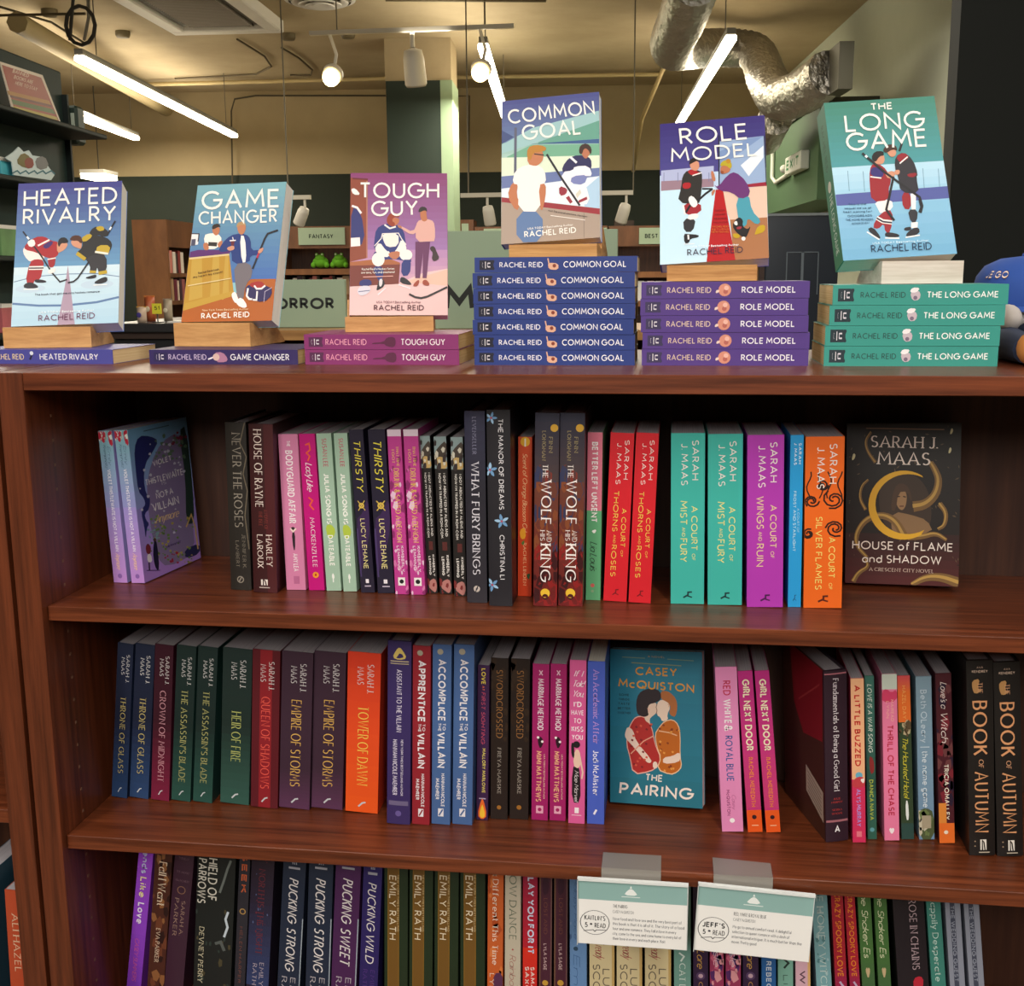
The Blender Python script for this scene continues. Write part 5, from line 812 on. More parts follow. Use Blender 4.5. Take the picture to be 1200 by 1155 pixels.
Cb((850.3, 868.8, 1050, 850.5, 869), 'p', '#a43a62', flo, 'pink flowered paperback below the right card, right one of two')
Cb((870.3, 889.3, 1052, 870.6, 889.6), 'p', '#352042', drk, 'dark purple paperback with gold script below the right card, right one of two')
Cb((892, 909.6, 1054, 892.6, 910.6), 'p', '#2a66a8', [T('REBECCA', .5, 1126, 1176, .36, '#e0e8f0', 'bold')], 'royal blue paperback below the right card')
Cb((911.2, 929.8, 1056, 911.8, 930.8), 'p', '#7cb0a0', [('k', [(.3, 1122), (.7, 1128), (.4, 1134)], .14, '#23332f'), T('LIKE', .5, 1142, 1175, .32, '#23403a', 'sans')], 'mint paperback below the right card')
Cb((931.5, 949.6, 1057, 932.5, 950.8), 'p', '#e0b4c4', [RC(.82, 1, 0, 1, '#e8b87a'), T('WISH', .48, 1137, 1180, .4, '#5a3a4a', 'black')], 'pale pink paperback below the right end of the right card')
Cb((951.3, 970, 1052, 957, 976), 'p', '#7fb0b8', [('spk', ['#5a8a90', '#a8c8cc'], 7, 1050, 1160, .14, 85), T('THE HONEY WITCH', .5, .0, 1162, .46, '#cfe0dc', 'serif')], 'dusty aqua paperback just right of the right card')
spo = [('g', .5, 1, '#a82440', '#8a2070'), T('CRAZY SPOONY LOVE'.replace('SPOONY', 'SPOOKY'), .5, .06, 1144, .5, '#ee8a2c', 'bold'), ('k', [(.4, 1150), (.7, 1156)], .2, '#c8b0d0')]
Cb((974, 988.5, 1053, 979, 995.4), 'p', '#b02434', spo, 'crimson paperback with orange capitals, left one of two right of the right card')
Cb((989.6, 1002.4, 1054, 996, 1008.4), 'p', '#b02434', spo, 'crimson paperback with orange capitals, right one of two right of the right card')
shk = [T('The Shaker Es', .5, .02, 1122, .5, '#eef0c8', 'script'), ('p', [(.3, 1136), (.45, 1133), (.5, 1136), (.55, 1133), (.7, 1136), (.5, 1148)], '#c8b088')]
Cb((1005, 1021, 1054, 1010.5, 1028), 'p', '#47703a', [('g', .4, 1, '#47703a', '#3f5048')]+shk, 'leaf green paperback with cream script, left one of two')
Cb((1024, 1039.6, 1055, 1029.6, 1046), 'p', '#47703a', [('g', .4, 1, '#47703a', '#3f5048')]+shk, 'leaf green paperback with cream script, right one of two')
Cb((1046, 1083.5, 1056, 1052.5, 1090.5), 'h', '#231c22', [T('ROSE IN CHAINS', .62, .08, 1136, .26, '#b8a0a8', 'serif'), ('p', [(.5, 1146), (.75, 1143), (.85, 1150), (.7, 1165), (.5, 1160)], '#c0283c')], 'thick black hardcover with dusty rose capitals, lower shelf right')
Cb((1085.5, 1103, 1060, 1092, 1110), 'p', '#3f8478', [T('Happily Desperate', .5, .05, 1150, .44, '#cfe6de', 'serif'), ], 'sea green paperback right of the thick black hardcover')
gre = [RC(.3, .62, 0, 1, '#454a5c'), T('THE WEDDING GUEST', .46, .1, 1150, .26, '#9aa0b0', 'bold')]
Cb((1107.5, 1126, 1061, 1113.5, 1134), 'p', '#8f94a4', gre, 'grey lilac paperback, left one of the last two on the lower shelf')
Cb((1129.5, 1148, 1062, 1136, 1155.5), 'p', '#8f94a4', gre, 'grey lilac paperback, right one of the last two on the lower shelf')
# the neighbouring bookcase's books at the left edge
def edge_book(x, W, H, zs, lean, col, items, label, kind='p'):
    M = Matrix.Translation((x, .05, zs+.0003)) @ Matrix.Rotation(lean, 4, 'Y') @ Matrix.Translation((-W, 0, 0))
    return book(kind, W, H, .134, M, col, col, items, None, label, 'books in the left neighbour bookcase', PAPERG)
p = at(9, 1155, 'y', .05)
edge_book(-.145, .028, .21, -.905, .06, '#1f4a5c', [], 'dark teal spine in the left neighbour bookcase, at the left edge')
edge_book(-.1, .026, .18, -.905, .03, '#b0482a', [T('ALI HAZEL', .5, .2, .7, .4, '#d8b89a', 'serif')], 'rust red spine in the left neighbour bookcase, beside its upright panel')

# ---------------------------------------------------------------- stacks lying on top
GD = 'stacked paperbacks lying on the bookcase top'
def lying_M(x, y, z, yaw=0):    # local x -> +Z, y -> +Y, z -> -X ; x,y,z = left front bottom corner of the spine
    return Matrix.Translation((x, y, z)) @ Matrix.Rotation(yaw, 4, 'Z') @ Matrix(((0, 0, -1, 0), (0, 1, 0, 0), (1, 0, 0, 0), (0, 0, 0, 1))) @ Matrix.Translation((0, 0, 0))
LB = .2042
def badge(bg): return [RC(.18, .82, .03, .105, bg), ('p', [(.18, .1), (.82, .1), (.82, .128), (.5, .115), (.18, .128)], bg), T('C', .5, .045, .056, .36, '#d8d2dc', 'bold'), RC(.28, .72, .066, .07, '#efe9ee'), RC(.36, .64, .08, .083, '#d8d2dc'), RC(.34, .42, .083, .098, '#d8d2dc'), RC(.58, .66, .083, .098, '#d8d2dc')]
def stack(n, th, zt, rows, kind, col, items, labs, y=.141, dims=LB, fr=None):
    src = None; z = 0
    for i, (px, yaw) in enumerate(rows):      # bottom up
        x = at(px, zt(i), 'y', y).x; M = lying_M(x, y, z, yaw) @ Matrix.Translation((0, 0, -dims))
        if src is None: src = book('p', th-.0004, dims, .134, M, col, col, items, fr, labs[i], GD, PAPER)
        else: copy_book(src, M, labs[i])
        z += th
    return z
ORD = lambda n: ['bottom', 'second from the bottom', 'third from the bottom', 'fourth from the bottom', 'fifth from the bottom', 'sixth from the bottom', 'seventh from the bottom'][:n-1]+['top']
def labs(n, what, where): return ['%s, %s of the %s' % (what, o, where) for o in ORD(n)]
# 1 periwinkle, mostly out of frame at left
TH = .0197
heat = badge('#3c356e')+[T('RACHEL REID', .5, .13, .38, .42, '#e6d0a8', 'demi'), ('k', [(.3, .42), (.7, .44), (.85, .425)], .12, '#23203a'), ('c', .75, .435, .14, '#d8dcea'), T('HEATED RIVALRY', .5, .49, .9, .44, '#f0eef6', 'demi')]
xr = at(132, 418, 'y', .141).x; zs1 = stack(1, TH, lambda i: 418, [(0, 0)], 'p', '#4a4a98', heat, ['periwinkle blue paperback lying alone at the left edge under a wooden stand'])
bpy.data.objects[[o.name for o in COL.objects if o.get('label', '').startswith('periwinkle')][0]].matrix_basis = lying_M(xr-LB, .141, 0) @ Matrix.Translation((0, 0, -LB))
gme = badge('#2a2350')+[T('RACHEL REID', .5, .13, .39, .4, '#c8b8d8', 'demi'), ('k', [(.35, .4), (.5, .44), (.55, .46)], .1, '#e6e0ea'), ('p', [(.15, .45), (.8, .44), (.85, .5), (.4, .535), (.15, .52)], '#b07a9a'), ('c', .5, .455, .24, '#d8b8b0'), T('GAME CHANGER', .5, .55, .945, .44, '#f0eef6', 'demi')]
stack(1, TH, lambda i: 417, [(175, 0)], 'p', '#33265e', gme, ['dark violet paperback lying alone under a wooden stand, second pile from left'])
tgh = badge('#55264c')+[T('RACHEL REID', .5, .14, .41, .42, '#eaa0b8', 'demi'), ('p', [(.3, .45), (.55, .45), (.62, .54), (.95, .58), (.6, .62), (.15, .6), (.2, .54)], '#5c2444'), T('TOUGH GUY', .5, .63, .915, .44, '#f4e8ee', 'demi')]
tgh[-2] = ('p', [(.35, .445), (.45, .445), (.5, .52), (.8, .54), (.85, .59), (.5, .6), (.15, .59), (.2, .54), (.4, .52)], '#5c2444')
stack(2, TH, lambda i: (418, 400)[i], [(357.5, 0), (356.3, .004)], 'p', '#87306c', tgh, labs(2, 'plum magenta paperback lying flat', 'pair under a wooden stand'))
cgl = badge('#1b1c30')+[T('RACHEL REID', .5, .155, .425, .36, '#eceaf4', 'demi'), ('p', [(.2, .46), (.3, .515), (.66, .525), (.6, .47)], '#e3b094'), ('k', [(.9, .455), (.2, .47)], .08, '#e3b094'), ('c', .42, .495, .12, '#8a3c2c'), T('COMMON GOAL', .5, .55, .935, .42, '#f4f2f8', 'demi')]
cgl[-4] = ('p', [(.18, .46), (.62, .455), (.58, .52), (.14, .52)], '#e3b094')
stack(7, .01935, lambda i: 419-17.5*i, [(556, 0), (555.8, .003), (554, -.002), (555.3, 0), (554.6, .003), (553.9, -.003), (556.2, .002)], 'p', '#263a80', cgl, labs(7, 'royal blue paperback lying flat', 'tall pile of seven'))
rmd = badge('#3a3156')+[T('RACHEL REID', .5, .155, .42, .36, '#d9bfae', 'demi'), ('c', .5, .5, .38, '#d8907a'), ('p', [(.3, .445), (.5, .45), (.5, .47), (.35, .465)], '#ead0c4'), ('c', .4, .505, .14, '#b8645a'), ('c', .62, .51, .14, '#eab8a8'), T('ROLE MODEL', .5, .6, .92, .38, '#f0ecf4', 'demi')]
stack(5, .0207, lambda i: 419-19.8*i, [(752, 0), (753, .004), (751, -.003), (750.4, .003), (751.6, .002)], 'p', '#523784', rmd, labs(5, 'purple paperback lying flat', 'pile of five'))
lgm = badge('#20323a')+[T('RACHEL REID', .5, .16, .42, .3, '#28524e', 'light'), ('p', [(.2, .46), (.6, .443), (.76, .475), (.6, .505), (.25, .5)], '#c8b8c2'), ('p', [(.62, .44), (.86, .455), (.84, .5), (.6, .48)], '#f2eef0'), ('c', .35, .475, .1, '#7a6a80'), T('THE LONG GAME', .5, .54, .945, .32, '#f6faf8', 'demi')]
lgm[-5] = T('RACHEL REID', .5, .16, .42, .3, '#28524e', 'demi')
stack(4, .0246, lambda i: 418-24.5*i, [(965.5, 0), (967, -.004), (972, -.006), (976, .006)], 'p', '#38968a', lgm, labs(4, 'thick sea green paperback lying flat', 'pile of four'), y=.139)

# ---------------------------------------------------------------- wooden stands and the face-out books on them
GE = 'wooden wedge stands holding face-out books'
def stand(zbase, M, W, off, wd, th, lean, depth, wood, label, lip=.011, hk=0.):
    """wedge with a groove; local frame: x across, y back, z up, origin at the book's lower left front corner on the pile"""
    h = hk; ty, tz = th*math.cos(lean), th*math.sin(lean)
    pr = [(-lip, 0), (-lip, h), (-.0012, h), (.0, h-.0006), (ty+.0006, h-tz-.0006), (ty+.0006+.03*math.sin(lean), h-tz+.03*math.cos(lean)), (ty+.008+.03*math.sin(lean), h-tz+.03*math.cos(lean)), (depth, .004), (depth, 0)]
    o = empty('book_stand', M, label, 'book stand', GE)
    MB().prism(pr, 'x', off, off+wd, wood).build('wedge_block', o); return o
def display(pose, zt, th, off, wd, depth, wood, lab_stand, scol, fcol, spine, art, lab_book, paper=PAPERW, lip=.011, extra=0):
    r, M, W, H, n2, u2, v2 = face_out(pose, .134, .2042, th, 'p', scol, fcol, spine, art, lab_book, 'face-out books on wooden stands along the bookcase top', paper)
    ox, oy, oz = pose[:3]; yaw = pose[3]
    # seat height under the lower edge, at the lower of its two ends
    h = oz-zt + min(0, W*math.sin(pose[5]))-.0008
    SM = Matrix.Translation((ox, oy, zt)) @ Matrix.Rotation(yaw, 4, 'Z')
    stand(zt, SM, W, off, wd, th, pose[4], depth, wood, lab_stand, lip, h)
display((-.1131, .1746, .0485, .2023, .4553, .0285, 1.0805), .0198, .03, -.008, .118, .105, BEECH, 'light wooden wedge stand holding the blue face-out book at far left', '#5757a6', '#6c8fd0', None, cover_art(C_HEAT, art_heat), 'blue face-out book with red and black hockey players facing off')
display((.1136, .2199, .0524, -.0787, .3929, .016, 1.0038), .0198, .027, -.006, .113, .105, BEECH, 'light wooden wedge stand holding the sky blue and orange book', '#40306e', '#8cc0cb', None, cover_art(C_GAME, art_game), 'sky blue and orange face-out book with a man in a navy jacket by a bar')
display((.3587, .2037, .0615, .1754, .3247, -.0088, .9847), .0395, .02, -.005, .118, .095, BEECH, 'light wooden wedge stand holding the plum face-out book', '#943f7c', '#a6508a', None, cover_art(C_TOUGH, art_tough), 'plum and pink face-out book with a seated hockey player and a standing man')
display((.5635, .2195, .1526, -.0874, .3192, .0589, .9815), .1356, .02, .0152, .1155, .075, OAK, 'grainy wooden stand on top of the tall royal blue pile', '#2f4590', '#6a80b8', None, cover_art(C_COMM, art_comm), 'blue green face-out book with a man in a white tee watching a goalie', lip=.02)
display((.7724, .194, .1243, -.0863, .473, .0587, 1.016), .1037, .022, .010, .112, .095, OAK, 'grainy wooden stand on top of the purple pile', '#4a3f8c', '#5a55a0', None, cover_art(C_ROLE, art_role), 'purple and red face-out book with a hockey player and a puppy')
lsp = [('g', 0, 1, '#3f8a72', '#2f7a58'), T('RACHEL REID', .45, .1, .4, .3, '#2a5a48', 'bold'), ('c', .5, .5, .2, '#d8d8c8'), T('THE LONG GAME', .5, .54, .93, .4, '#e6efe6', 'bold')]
display((.9983, .1802, .1271, .1179, .3867, .0583, 1.0536), .0986, .037, .045, .1, .1, OVERLIT, 'brightly lit wooden stand on top of the sea green pile', '#3f8a72', '#5fb0b8', lsp, cover_art(C_LONG, art_long), 'green and blue face-out book with two hockey players touching foreheads')

# ---------------------------------------------------------------- review cards clipped to the middle shelf
def review_card(q, c0, c1, name1, l1, l2, body, label):
    """q: holder corners tl,tr,br,bl in the photo; the holder hangs in front of the shelf's edge"""
    yh = .004
    P = [at(x, y, 'y', yh) for x, y in q]; tl, tr, br, bl = P
    ex = (tr-tl).normalized(); W = (tr-tl).length; Hh = (bl-tl).length; n = Vector((0, -1, 0)); ez = n.cross(ex); ez = ex.cross(n) if ex.cross(n).z > 0 else -ex.cross(n)
    M = Matrix(((ex.x, 0, ez.x, bl.x), (ex.y, 1, ez.y, bl.y), (ex.z, 0, ez.z, bl.z), (0, 0, 0, 1)))
    o = empty('shelf_card_holder', M, label, 'card holder', 'review cards clipped to the middle shelf')
    mb = MB(); mb.box((-.001, .0006, -.001), (W+.001, .0018, Hh+.0035), mat('#dfe3e2', .12, spec=.5)); mb.box((-.001, -.004, Hh+.0005), (W+.001, .0006, Hh+.0035), mat('#dfe3e2', .12)); mb.box((-.0012, -.004, -.001), (-.0004, .0006, Hh+.003), mat('#c8cccb', .12)); mb.build('holder_frame', o)
    mb = MB(); mb.box((0, -.0004, 0), (W, .0005, Hh), mat('#f1efec', .55)); a = Art(mb, lambda x, y, of: (x*W, -.0004-of, Hh-y*Hh), rough=.55)
    a.poly([(0, .02), (1, .02), (1, .3), (0, .3)], '#8fb4b0', 0)
    a.poly([(.42, .2), (.45, .13), (.485, .09), (.52, .13), (.55, .2)], '#eef3f1', 1); a.poly([(.475, .09), (.485, .05), (.495, .09)], '#eef3f1', 0); a.line([(.4, .225), (.57, .225)], .012, '#dfe9e6')
    s = Hh/W
    def tx(t, x0, x1, y, h, c='#3a3a3c', st='bold'):
        a.put([[(px, py/s) for px, py in qd] for qd in lettering(t, (x0, y*s), (x1, y*s), h*s, st)], c)
    ov = [(px*.135+.155, py) for px, py in arc(0, 0, 1, 1, 0, 360, 22)]
    a.line([(x, .66+y*.19) for x, y in ov], .007, '#3c3c40')
    tx(name1, .055, .255, .63, .085, '#2a2a2c', 'black'); tx('5', .06, .09, .745, .085, '#2a2a2c', 'black'); tx('*', .105, .135, .745, .09, '#55555a', 'bold'); tx('READ', .15, .26, .745, .085, '#2a2a2c', 'black')
    a.line([(.05, .80), (.14, .775), (.155, .8), (.17, .775), (.26, .77)], .009, '#3a3a3c')
    tx(l1, .32, .32+.0125*len(l1), .41, .06); tx(l2, .32, .32+.013*len(l2), .49, .05, '#77777a', 'sans')
    for i, t in enumerate(body): tx(t, .32, .32+.0122*len(t), .60+.078*i, .05, '#77777c', 'sans')
    mb.build('card', o)
    # metal clip: plate on the shelf and a lip down its front edge
    mb = MB(); iv = M.inverted(); x0 = at(c0[0], c0[1], 'z', Z2); x1 = at(c1[0], c1[1], 'z', Z2)
    f0 = Vector((x0.x, .0115, Z2)); f1 = Vector((x1.x, .0115, Z2)); t = .0007
    vs = [Vector((x0.x, x0.y, Z2+.0002)), Vector((x1.x, x1.y, Z2+.0002)), Vector((x1.x, .0115, Z2+.0002)), Vector((x0.x, .0115, Z2+.0002))]
    top = vs+[v+Vector((0, 0, t)) for v in vs]
    mb.add(top, [(3, 2, 1, 0), (4, 5, 6, 7), (0, 1, 5, 4), (1, 2, 6, 5), (2, 3, 7, 6), (3, 0, 4, 7)], mat('#8d8882', .45, .3))
    mb.box((x0.x, .0108, Z2-.0185), (x1.x, .0116, Z2+.0009), mat('#9a958e', .42, .3)); mb.box((x0.x, .0058, Z2-.0192), (x1.x, .0116, Z2-.0184), mat('#9a958e', .42, .3))
    mb.xf(iv); mb.build('metal_clip', o)
review_card([(677.5, 1030), (805.5, 1038), (809, 1115), (677.5, 1104)], (707, 999), (775, 1003), "KAITLIN'S", 'THE PAIRING', 'CASEY McQUISTON', ['I love food and I love sex and the very best part of', 'this book is that it is all of it. The story of a food', 'tour and one romance. They fall in love in every', 'city, come to the sea, and come home to every bit of', 'their love in every and each place. Kait'], 'left of two white review cards with a teal header, clipped under the teal face-out book')
review_card([(812, 1036), (947, 1050), (952.5, 1125), (813.5, 1112)], (835, 1005), (903, 1012), "JEFF'S", 'RED, WHITE & ROYAL BLUE', 'CASEY McQUISTON', ['My go to annual comfort read. A delightful', 'selection to queer romance with a dash of', 'international intrigue. It is much better than the', 'movie. Pretty good'], 'right of two white review cards with a teal header, clipped under the pastel pink book')

# ---------------------------------------------------------------- capped plush toy at the right end of the top
PX = at(1199, 330, 'y', .352).x
pl = empty('plush_toy', Matrix.Translation((PX, .352, .0012)), 'grey plush toy in a blue baseball cap, sitting behind the sea green pile', 'plush toy')
fur = mat('#b9b2ae', .95, noise=.25); fw = mat('#e8e2dc', .95, noise=.1); br = mat('#6a3a2a', .95, noise=.2); nav = mat('#27324c', .85, noise=.2)
MB().ball((0, .006, .034), .036, nav, 18, (1.1, .95, .95)).build('body', pl)
MB().ball((0, -.002, .058), .046, fur, 20, (1.12, .9, .72)).build('head', pl)
MB().ball((-.012, -.04, .056), .016, fw, 14, (1.1, .6, 1)).build('muzzle', pl)
LX = 1.2155-PX
for sx in (0, 1):
    x = LX+sx*.05
    MB().tube([(x*.6, -.02, .024), (x, -.08, .022), (x, -.15, .02), (x, -.2, .018)], [.024, .023, .02, .017], nav, 12).build('leg', pl)
    MB().ball((x, -.222, .021), .02, mat('#b8773a', .9, noise=.2), 12, (.95, 1, 1.03)).build('foot', pl)
    MB().ball((x+.002, -.1, .052), .02, fur, 12, (.8, 1.5, .9)).build('arm', pl)
    MB().ball((-.046+sx*.092, -.012, .062), .016, br, 12, (.7, .8, 1.2)).build('ear', pl)
    MB().ball((-.02+sx*.018, -.05, .062), .0045, mat('#1c1816', .2), 10).build('eye', pl)
capm = mat('#2c4f9e', .85, noise=.25)
mb = MB(); mb.lathe([(.061, .062), (.064, .074), (.0635, .09), (.06, .105), (.05, .119), (.03, .1285), (.004, .1315)], (0, 0, 0), capm, 32); mb.ball((0, 0, .132), .004, capm, 8); cap = mb.build('cap', pl)
mb = MB(); n = 14
bi = [(.0625*math.cos(a), .0625*math.sin(a), .064) for a in [math.radians(190+80*i/n) for i in range(n+1)]]
bo = [(.0625*math.cos(a)-.034*math.sin(math.pi*i/n)*.64, .0625*math.sin(a)-.034*math.sin(math.pi*i/n)*.77, .06-.003*math.sin(math.pi*i/n)) for i, a in enumerate([math.radians(190+80*i/n) for i in range(n+1)])]
vs = bi+bo; vs += [(x, y, z+.002) for x, y, z in vs]; m_ = 2*(n+1)
mb.add(vs, [(i, i+1, n+2+i, n+1+i) for i in range(n)]+[(m_+i+1, m_+i, m_+n+1+i, m_+n+2+i) for i in range(n)]+[(n+1+i, n+2+i, m_+n+2+i, m_+n+1+i) for i in range(n)], capm); mb.build('cap_brim', pl)
mb = MB()
def capfn(x, y, of): a_ = math.radians(224)+x; z = .105-y; r = .0605-(z-.105)*.62+of+.0006; return (r*math.cos(a_), r*math.sin(a_), z)
aa = Art(mb, capfn, rough=.8); aa.text('JEIGO', (-.32, .003), (.22, .003), .0105, '#5a2a1c', 'black'); aa.text('JEIGO', (-.31, .002), (.21, .002), .009, '#efdccb', 'bold')
mb.build('cap_lettering', pl)

# ---------------------------------------------------------------- the shop beyond
def struct(name, mb, M=ROOM): return tag(mb.build(name, None, M), kind='structure')
CEIL = 2.1; BW = 11.75; A0, A1 = -8.5, 2.87; B0 = -7.0
GRN = mat('#24332a', .75, noise=.12); GRNL = mat('#8fa585', .7, noise=.05); SAGE = mat('#8d9f86', .6, noise=.04); BLK = mat('#232b22', .8, noise=.1); STEEL = mat('#8f9494', .3, 1.)
struct('floor', MB().box((A0, B0, FLOOR-.1), (A1+4, BW+.4, FLOOR), grain('worn_concrete_floor', '#5c5348', '#766a5a', (.8, .8, .8), .5)))
struct('ceiling', MB().box((A0, B0, CEIL), (A1+4, BW+.4, CEIL+.15), CONC))
w1 = at_b(300, 205, BW).z
struct('wall_back', MB().box((A0, BW, w1), (A1+4, BW+.2, CEIL), WALLP)); struct('trim_1', MB().box((A0, BW-.02, FLOOR), (A1, BW+.2, w1-.001), BLK))
struct('wall_left', MB().box((A0-.2, B0, FLOOR), (A0, BW+.4, CEIL), WALLP)); struct('wall_front', MB().box((A0, B0-.2, FLOOR), (A1+4, B0, CEIL), WALLP))
WGR = mat('#b2b8a6', .8, noise=.04)
struct('wall_right', MB().box((A1, 2.6, FLOOR), (A1+.2, BW, CEIL), WGR))
struct('wall_side', MB().box((A1+4, B0, FLOOR), (A1+4.2, BW+.4, CEIL), BLK))
q0 = at(1127, 0, 'y', 2.2); q1 = at(1112, 300, 'y', 2.2)
mb = MB(); mb.box((min(q0.x, q1.x)-.0, 2.2, FLOOR), (5.2, 2.32, CEIL-.001), mat('#0c100c', .85)); struct('wall_partition', mb, Matrix.Identity(4))
# soffit along the right wall
c0 = at_a(897, 166, 2.45); c1 = at_a(900, 251, 2.45)
sb_ = at_a(961, 130, 2.45).y; mb = MB(); mb.box((2.45, sb_, c1.z), (A1-.001, c0.y, c0.z), mat('#4f6e4e', .65, noise=.05)); mb.box((2.43, sb_, c0.z), (A1-.001, c0.y+.02, c0.z+.05), mat('#3a3a2c', .6)); struct('trim_2', mb)
# pillar
p0 = at_b(452, 95, 9.); p1 = at_b(516, 95, 9.); p2 = at_b(452, 95, 9.)
pm = empty('pillar', ROOM @ Matrix.Translation((p0.x, 9., FLOOR)), 'square pillar painted dark green below and khaki above, behind the plum book', 'pillar')
PW = p1.x-p0.x; PZ = p0.z-FLOOR
MB().box((0, 0, 0), (PW, .55, PZ), mat('#1f2d23', .6, noise=.08)).build('painted_shaft', pm)
MB().box((PW-.002, .0-.004, 0), (PW+.1, .552, PZ), GRNL).build('side_face', pm)  # right face, paler green than the front
MB().box((-.01, .03, PZ), (PW+.09, .56, CEIL-FLOOR), CONC).build('upper_shaft', pm)
# long luminous strips under the ceiling
def strip(pa, pb, z, label, pw, drop=True):
    a = at(*pa, 'z', z); b = at(*pb, 'z', z); d = b-a; L = d.length; c = (a+b)/2; rz = math.atan2(d.y, d.x)
    o = empty('strip_light', Matrix.Translation(c) @ Matrix.Rotation(rz, 4, 'Z'), label, 'light', 'long strip lights under the ceiling')
    MB().box((-L/2, -.028, .01), (L/2, .028, .05), mat('#8a867a', .5)).build('housing', o)
    MB().box((-L/2+.01, -.036, -.03), (L/2-.01, .036, .01), mat('#fff0cf', .5, emit=pw), .008).build('diffuser', o)
    for x in (-L*.42, L*.42): MB().tube([(x, 0, .07), (x, 0, CEIL-z-.002)], .004, mat('#6a6252', .6), 6).build('suspension_wire', o)
    return a, b, o
EM = 18
sa, sb, so = strip((92, 66), (275, 158), 1.55, 'long glowing strip light at upper left, nearest the air conditioner', EM)
strip((80, 131), (160, 161), 1.55, 'glowing strip light farther back beside the dark shelf tower', EM)
strip((566, 52), (592, 135), 1.6, 'glowing strip light above the royal blue pile', EM)
strip((857, 42), (795, 145), 1.58, 'glowing strip light in front of the silver duct', EM)
# short batten behind the tower
b3 = at(112, 206, 'y', 10.7); o = empty('batten_light', Matrix.Translation(b3) @ Matrix.Rotation(RRZ, 4, 'Z'), 'short bright batten light just above the blue face-out book', 'light')
MB().box((-.13, -.1, .02), (.13, .3, .06), mat('#d8d4c8', .5)).build('housing', o); MB().box((-.125, -.09, -.03), (.125, .28, .02), mat('#fff0cf', .5, emit=EM*.7)).build('diffuser', o); MB().tube([(0, .1, .05), (0, .1, CEIL-b3.z-.002)], .006, mat('#4a4438', .6), 6).build('suspension_wire', o)
# cable coil at the near end of the first strip
mb = MB(); cz = sa+Vector((-.02, -.1, 0)); mb.tube([cz+Vector((.02, 0, .08)), cz+Vector((.04, .0, .2)), cz+Vector((.07, 0, .37))], .011, mat('#3a362e', .6), 6)
mb.tube([cz+Vector((.1+.1*math.sin(t*.5236), 0, .17+.12*math.cos(t*.5236))) for t in range(13)], .013, mat('#3a362e', .6), 6); tag(mb.build('cable_coil'), 'dark coil of cable at the near end of the upper left strip light', 'cable')
# track lights
def head(par, x, z0, tilt, glow, s=1., hang=.06):
    if glow:
        bl = MB().ball((x, 0, z0-.27), .055, mat('#ffdf9c', .4, emit=glow), 16).build('bulb', par)
        r = MB(); r.lathe([(.02, 0), (.062, -.01), (.068, .03), (.045, .075), (.001, .085)], (x, .03, z0-.25), mat('#d9d3c4', .45), 18, Matrix.Rotation(-1.0, 3, 'X')); r.build('reflector_can', par)
        MB().tube([(x, .07, z0-.22), (x+.03, .04, z0-.12), (x, 0, z0)], .011, mat('#d9d3c4', .45), 8).build('stem', par); return
    hd = MB(); M = Matrix.Translation((x, 0, z0-hang*s)) @ Matrix.Rotation(tilt, 4, 'Y') @ Matrix.Rotation(.25, 4, 'X')
    hd.lathe([(.004, .0), (.034*s, -.01*s), (.04*s, -.04*s), (.042*s, -.13*s), (.036*s, -.14*s), (.03*s, -.13*s)], (0, 0, 0), mat('#d9d3c4', .45), 18)
    hd.xf(M); o = hd.build('lamp_head', par)
    l = MB(); l.lathe([(.001, -.122*s), (.034*s, -.124*s)], (0, 0, 0), mat('#6a6458', .4), 16); l.xf(M); l.build('lens', o)
    MB().tube([(x, 0, z0), (x, 0, z0-hang*s)], .009*s, mat('#d9d3c4', .45), 8).build('stem', par)
def track(pa, pb, depth, heads, label, s=1., rods=()):
    a = at(pa[0], pa[1], 'y', depth); b = at(pb[0], pb[1], 'y', depth); b.z = a.z = (a.z+b.z)/2; d = b-a
    M = Matrix.Translation(a) @ Matrix.Rotation(math.atan2(d.y, d.x), 4, 'Z'); L = d.length
    o = empty('track_light', M, label, 'light', 'ceiling track lights')
    MB().box((0, -.016, -.012), (L, .016, .014), mat('#c9c2b0', .45)).build('rail', o)
    for px, tl, gl in heads: head(o, (at(px, pa[1], 'y', depth)-a).x, -.005, tl, gl, s)
    for px in rods: x = (at(px, pa[1], 'y', depth)-a).x; MB().tube([(x, 0, .01), (x, 0, CEIL-a.z)], .0045, mat('#6f6754', .6), 6).build('drop_rod', o)
    return o
track((363, 38), (602, 32), 6.35, [(386, .0, 16), (483, -.03, 0), (562, .0, 16)], 'track light with three heads across the top of the view, two of them lit', 1.7, (395, 568))
track((330, 231), (364, 232), 6.0, [(357, .5, 0)], 'short white track light between the sky blue and plum books', .9, (338,))
track((540, 228), (742, 227), 6.0, [(571, -.12, 0), (734, .3, 0)], 'white track light behind the royal blue pile', .9, (549, 742))
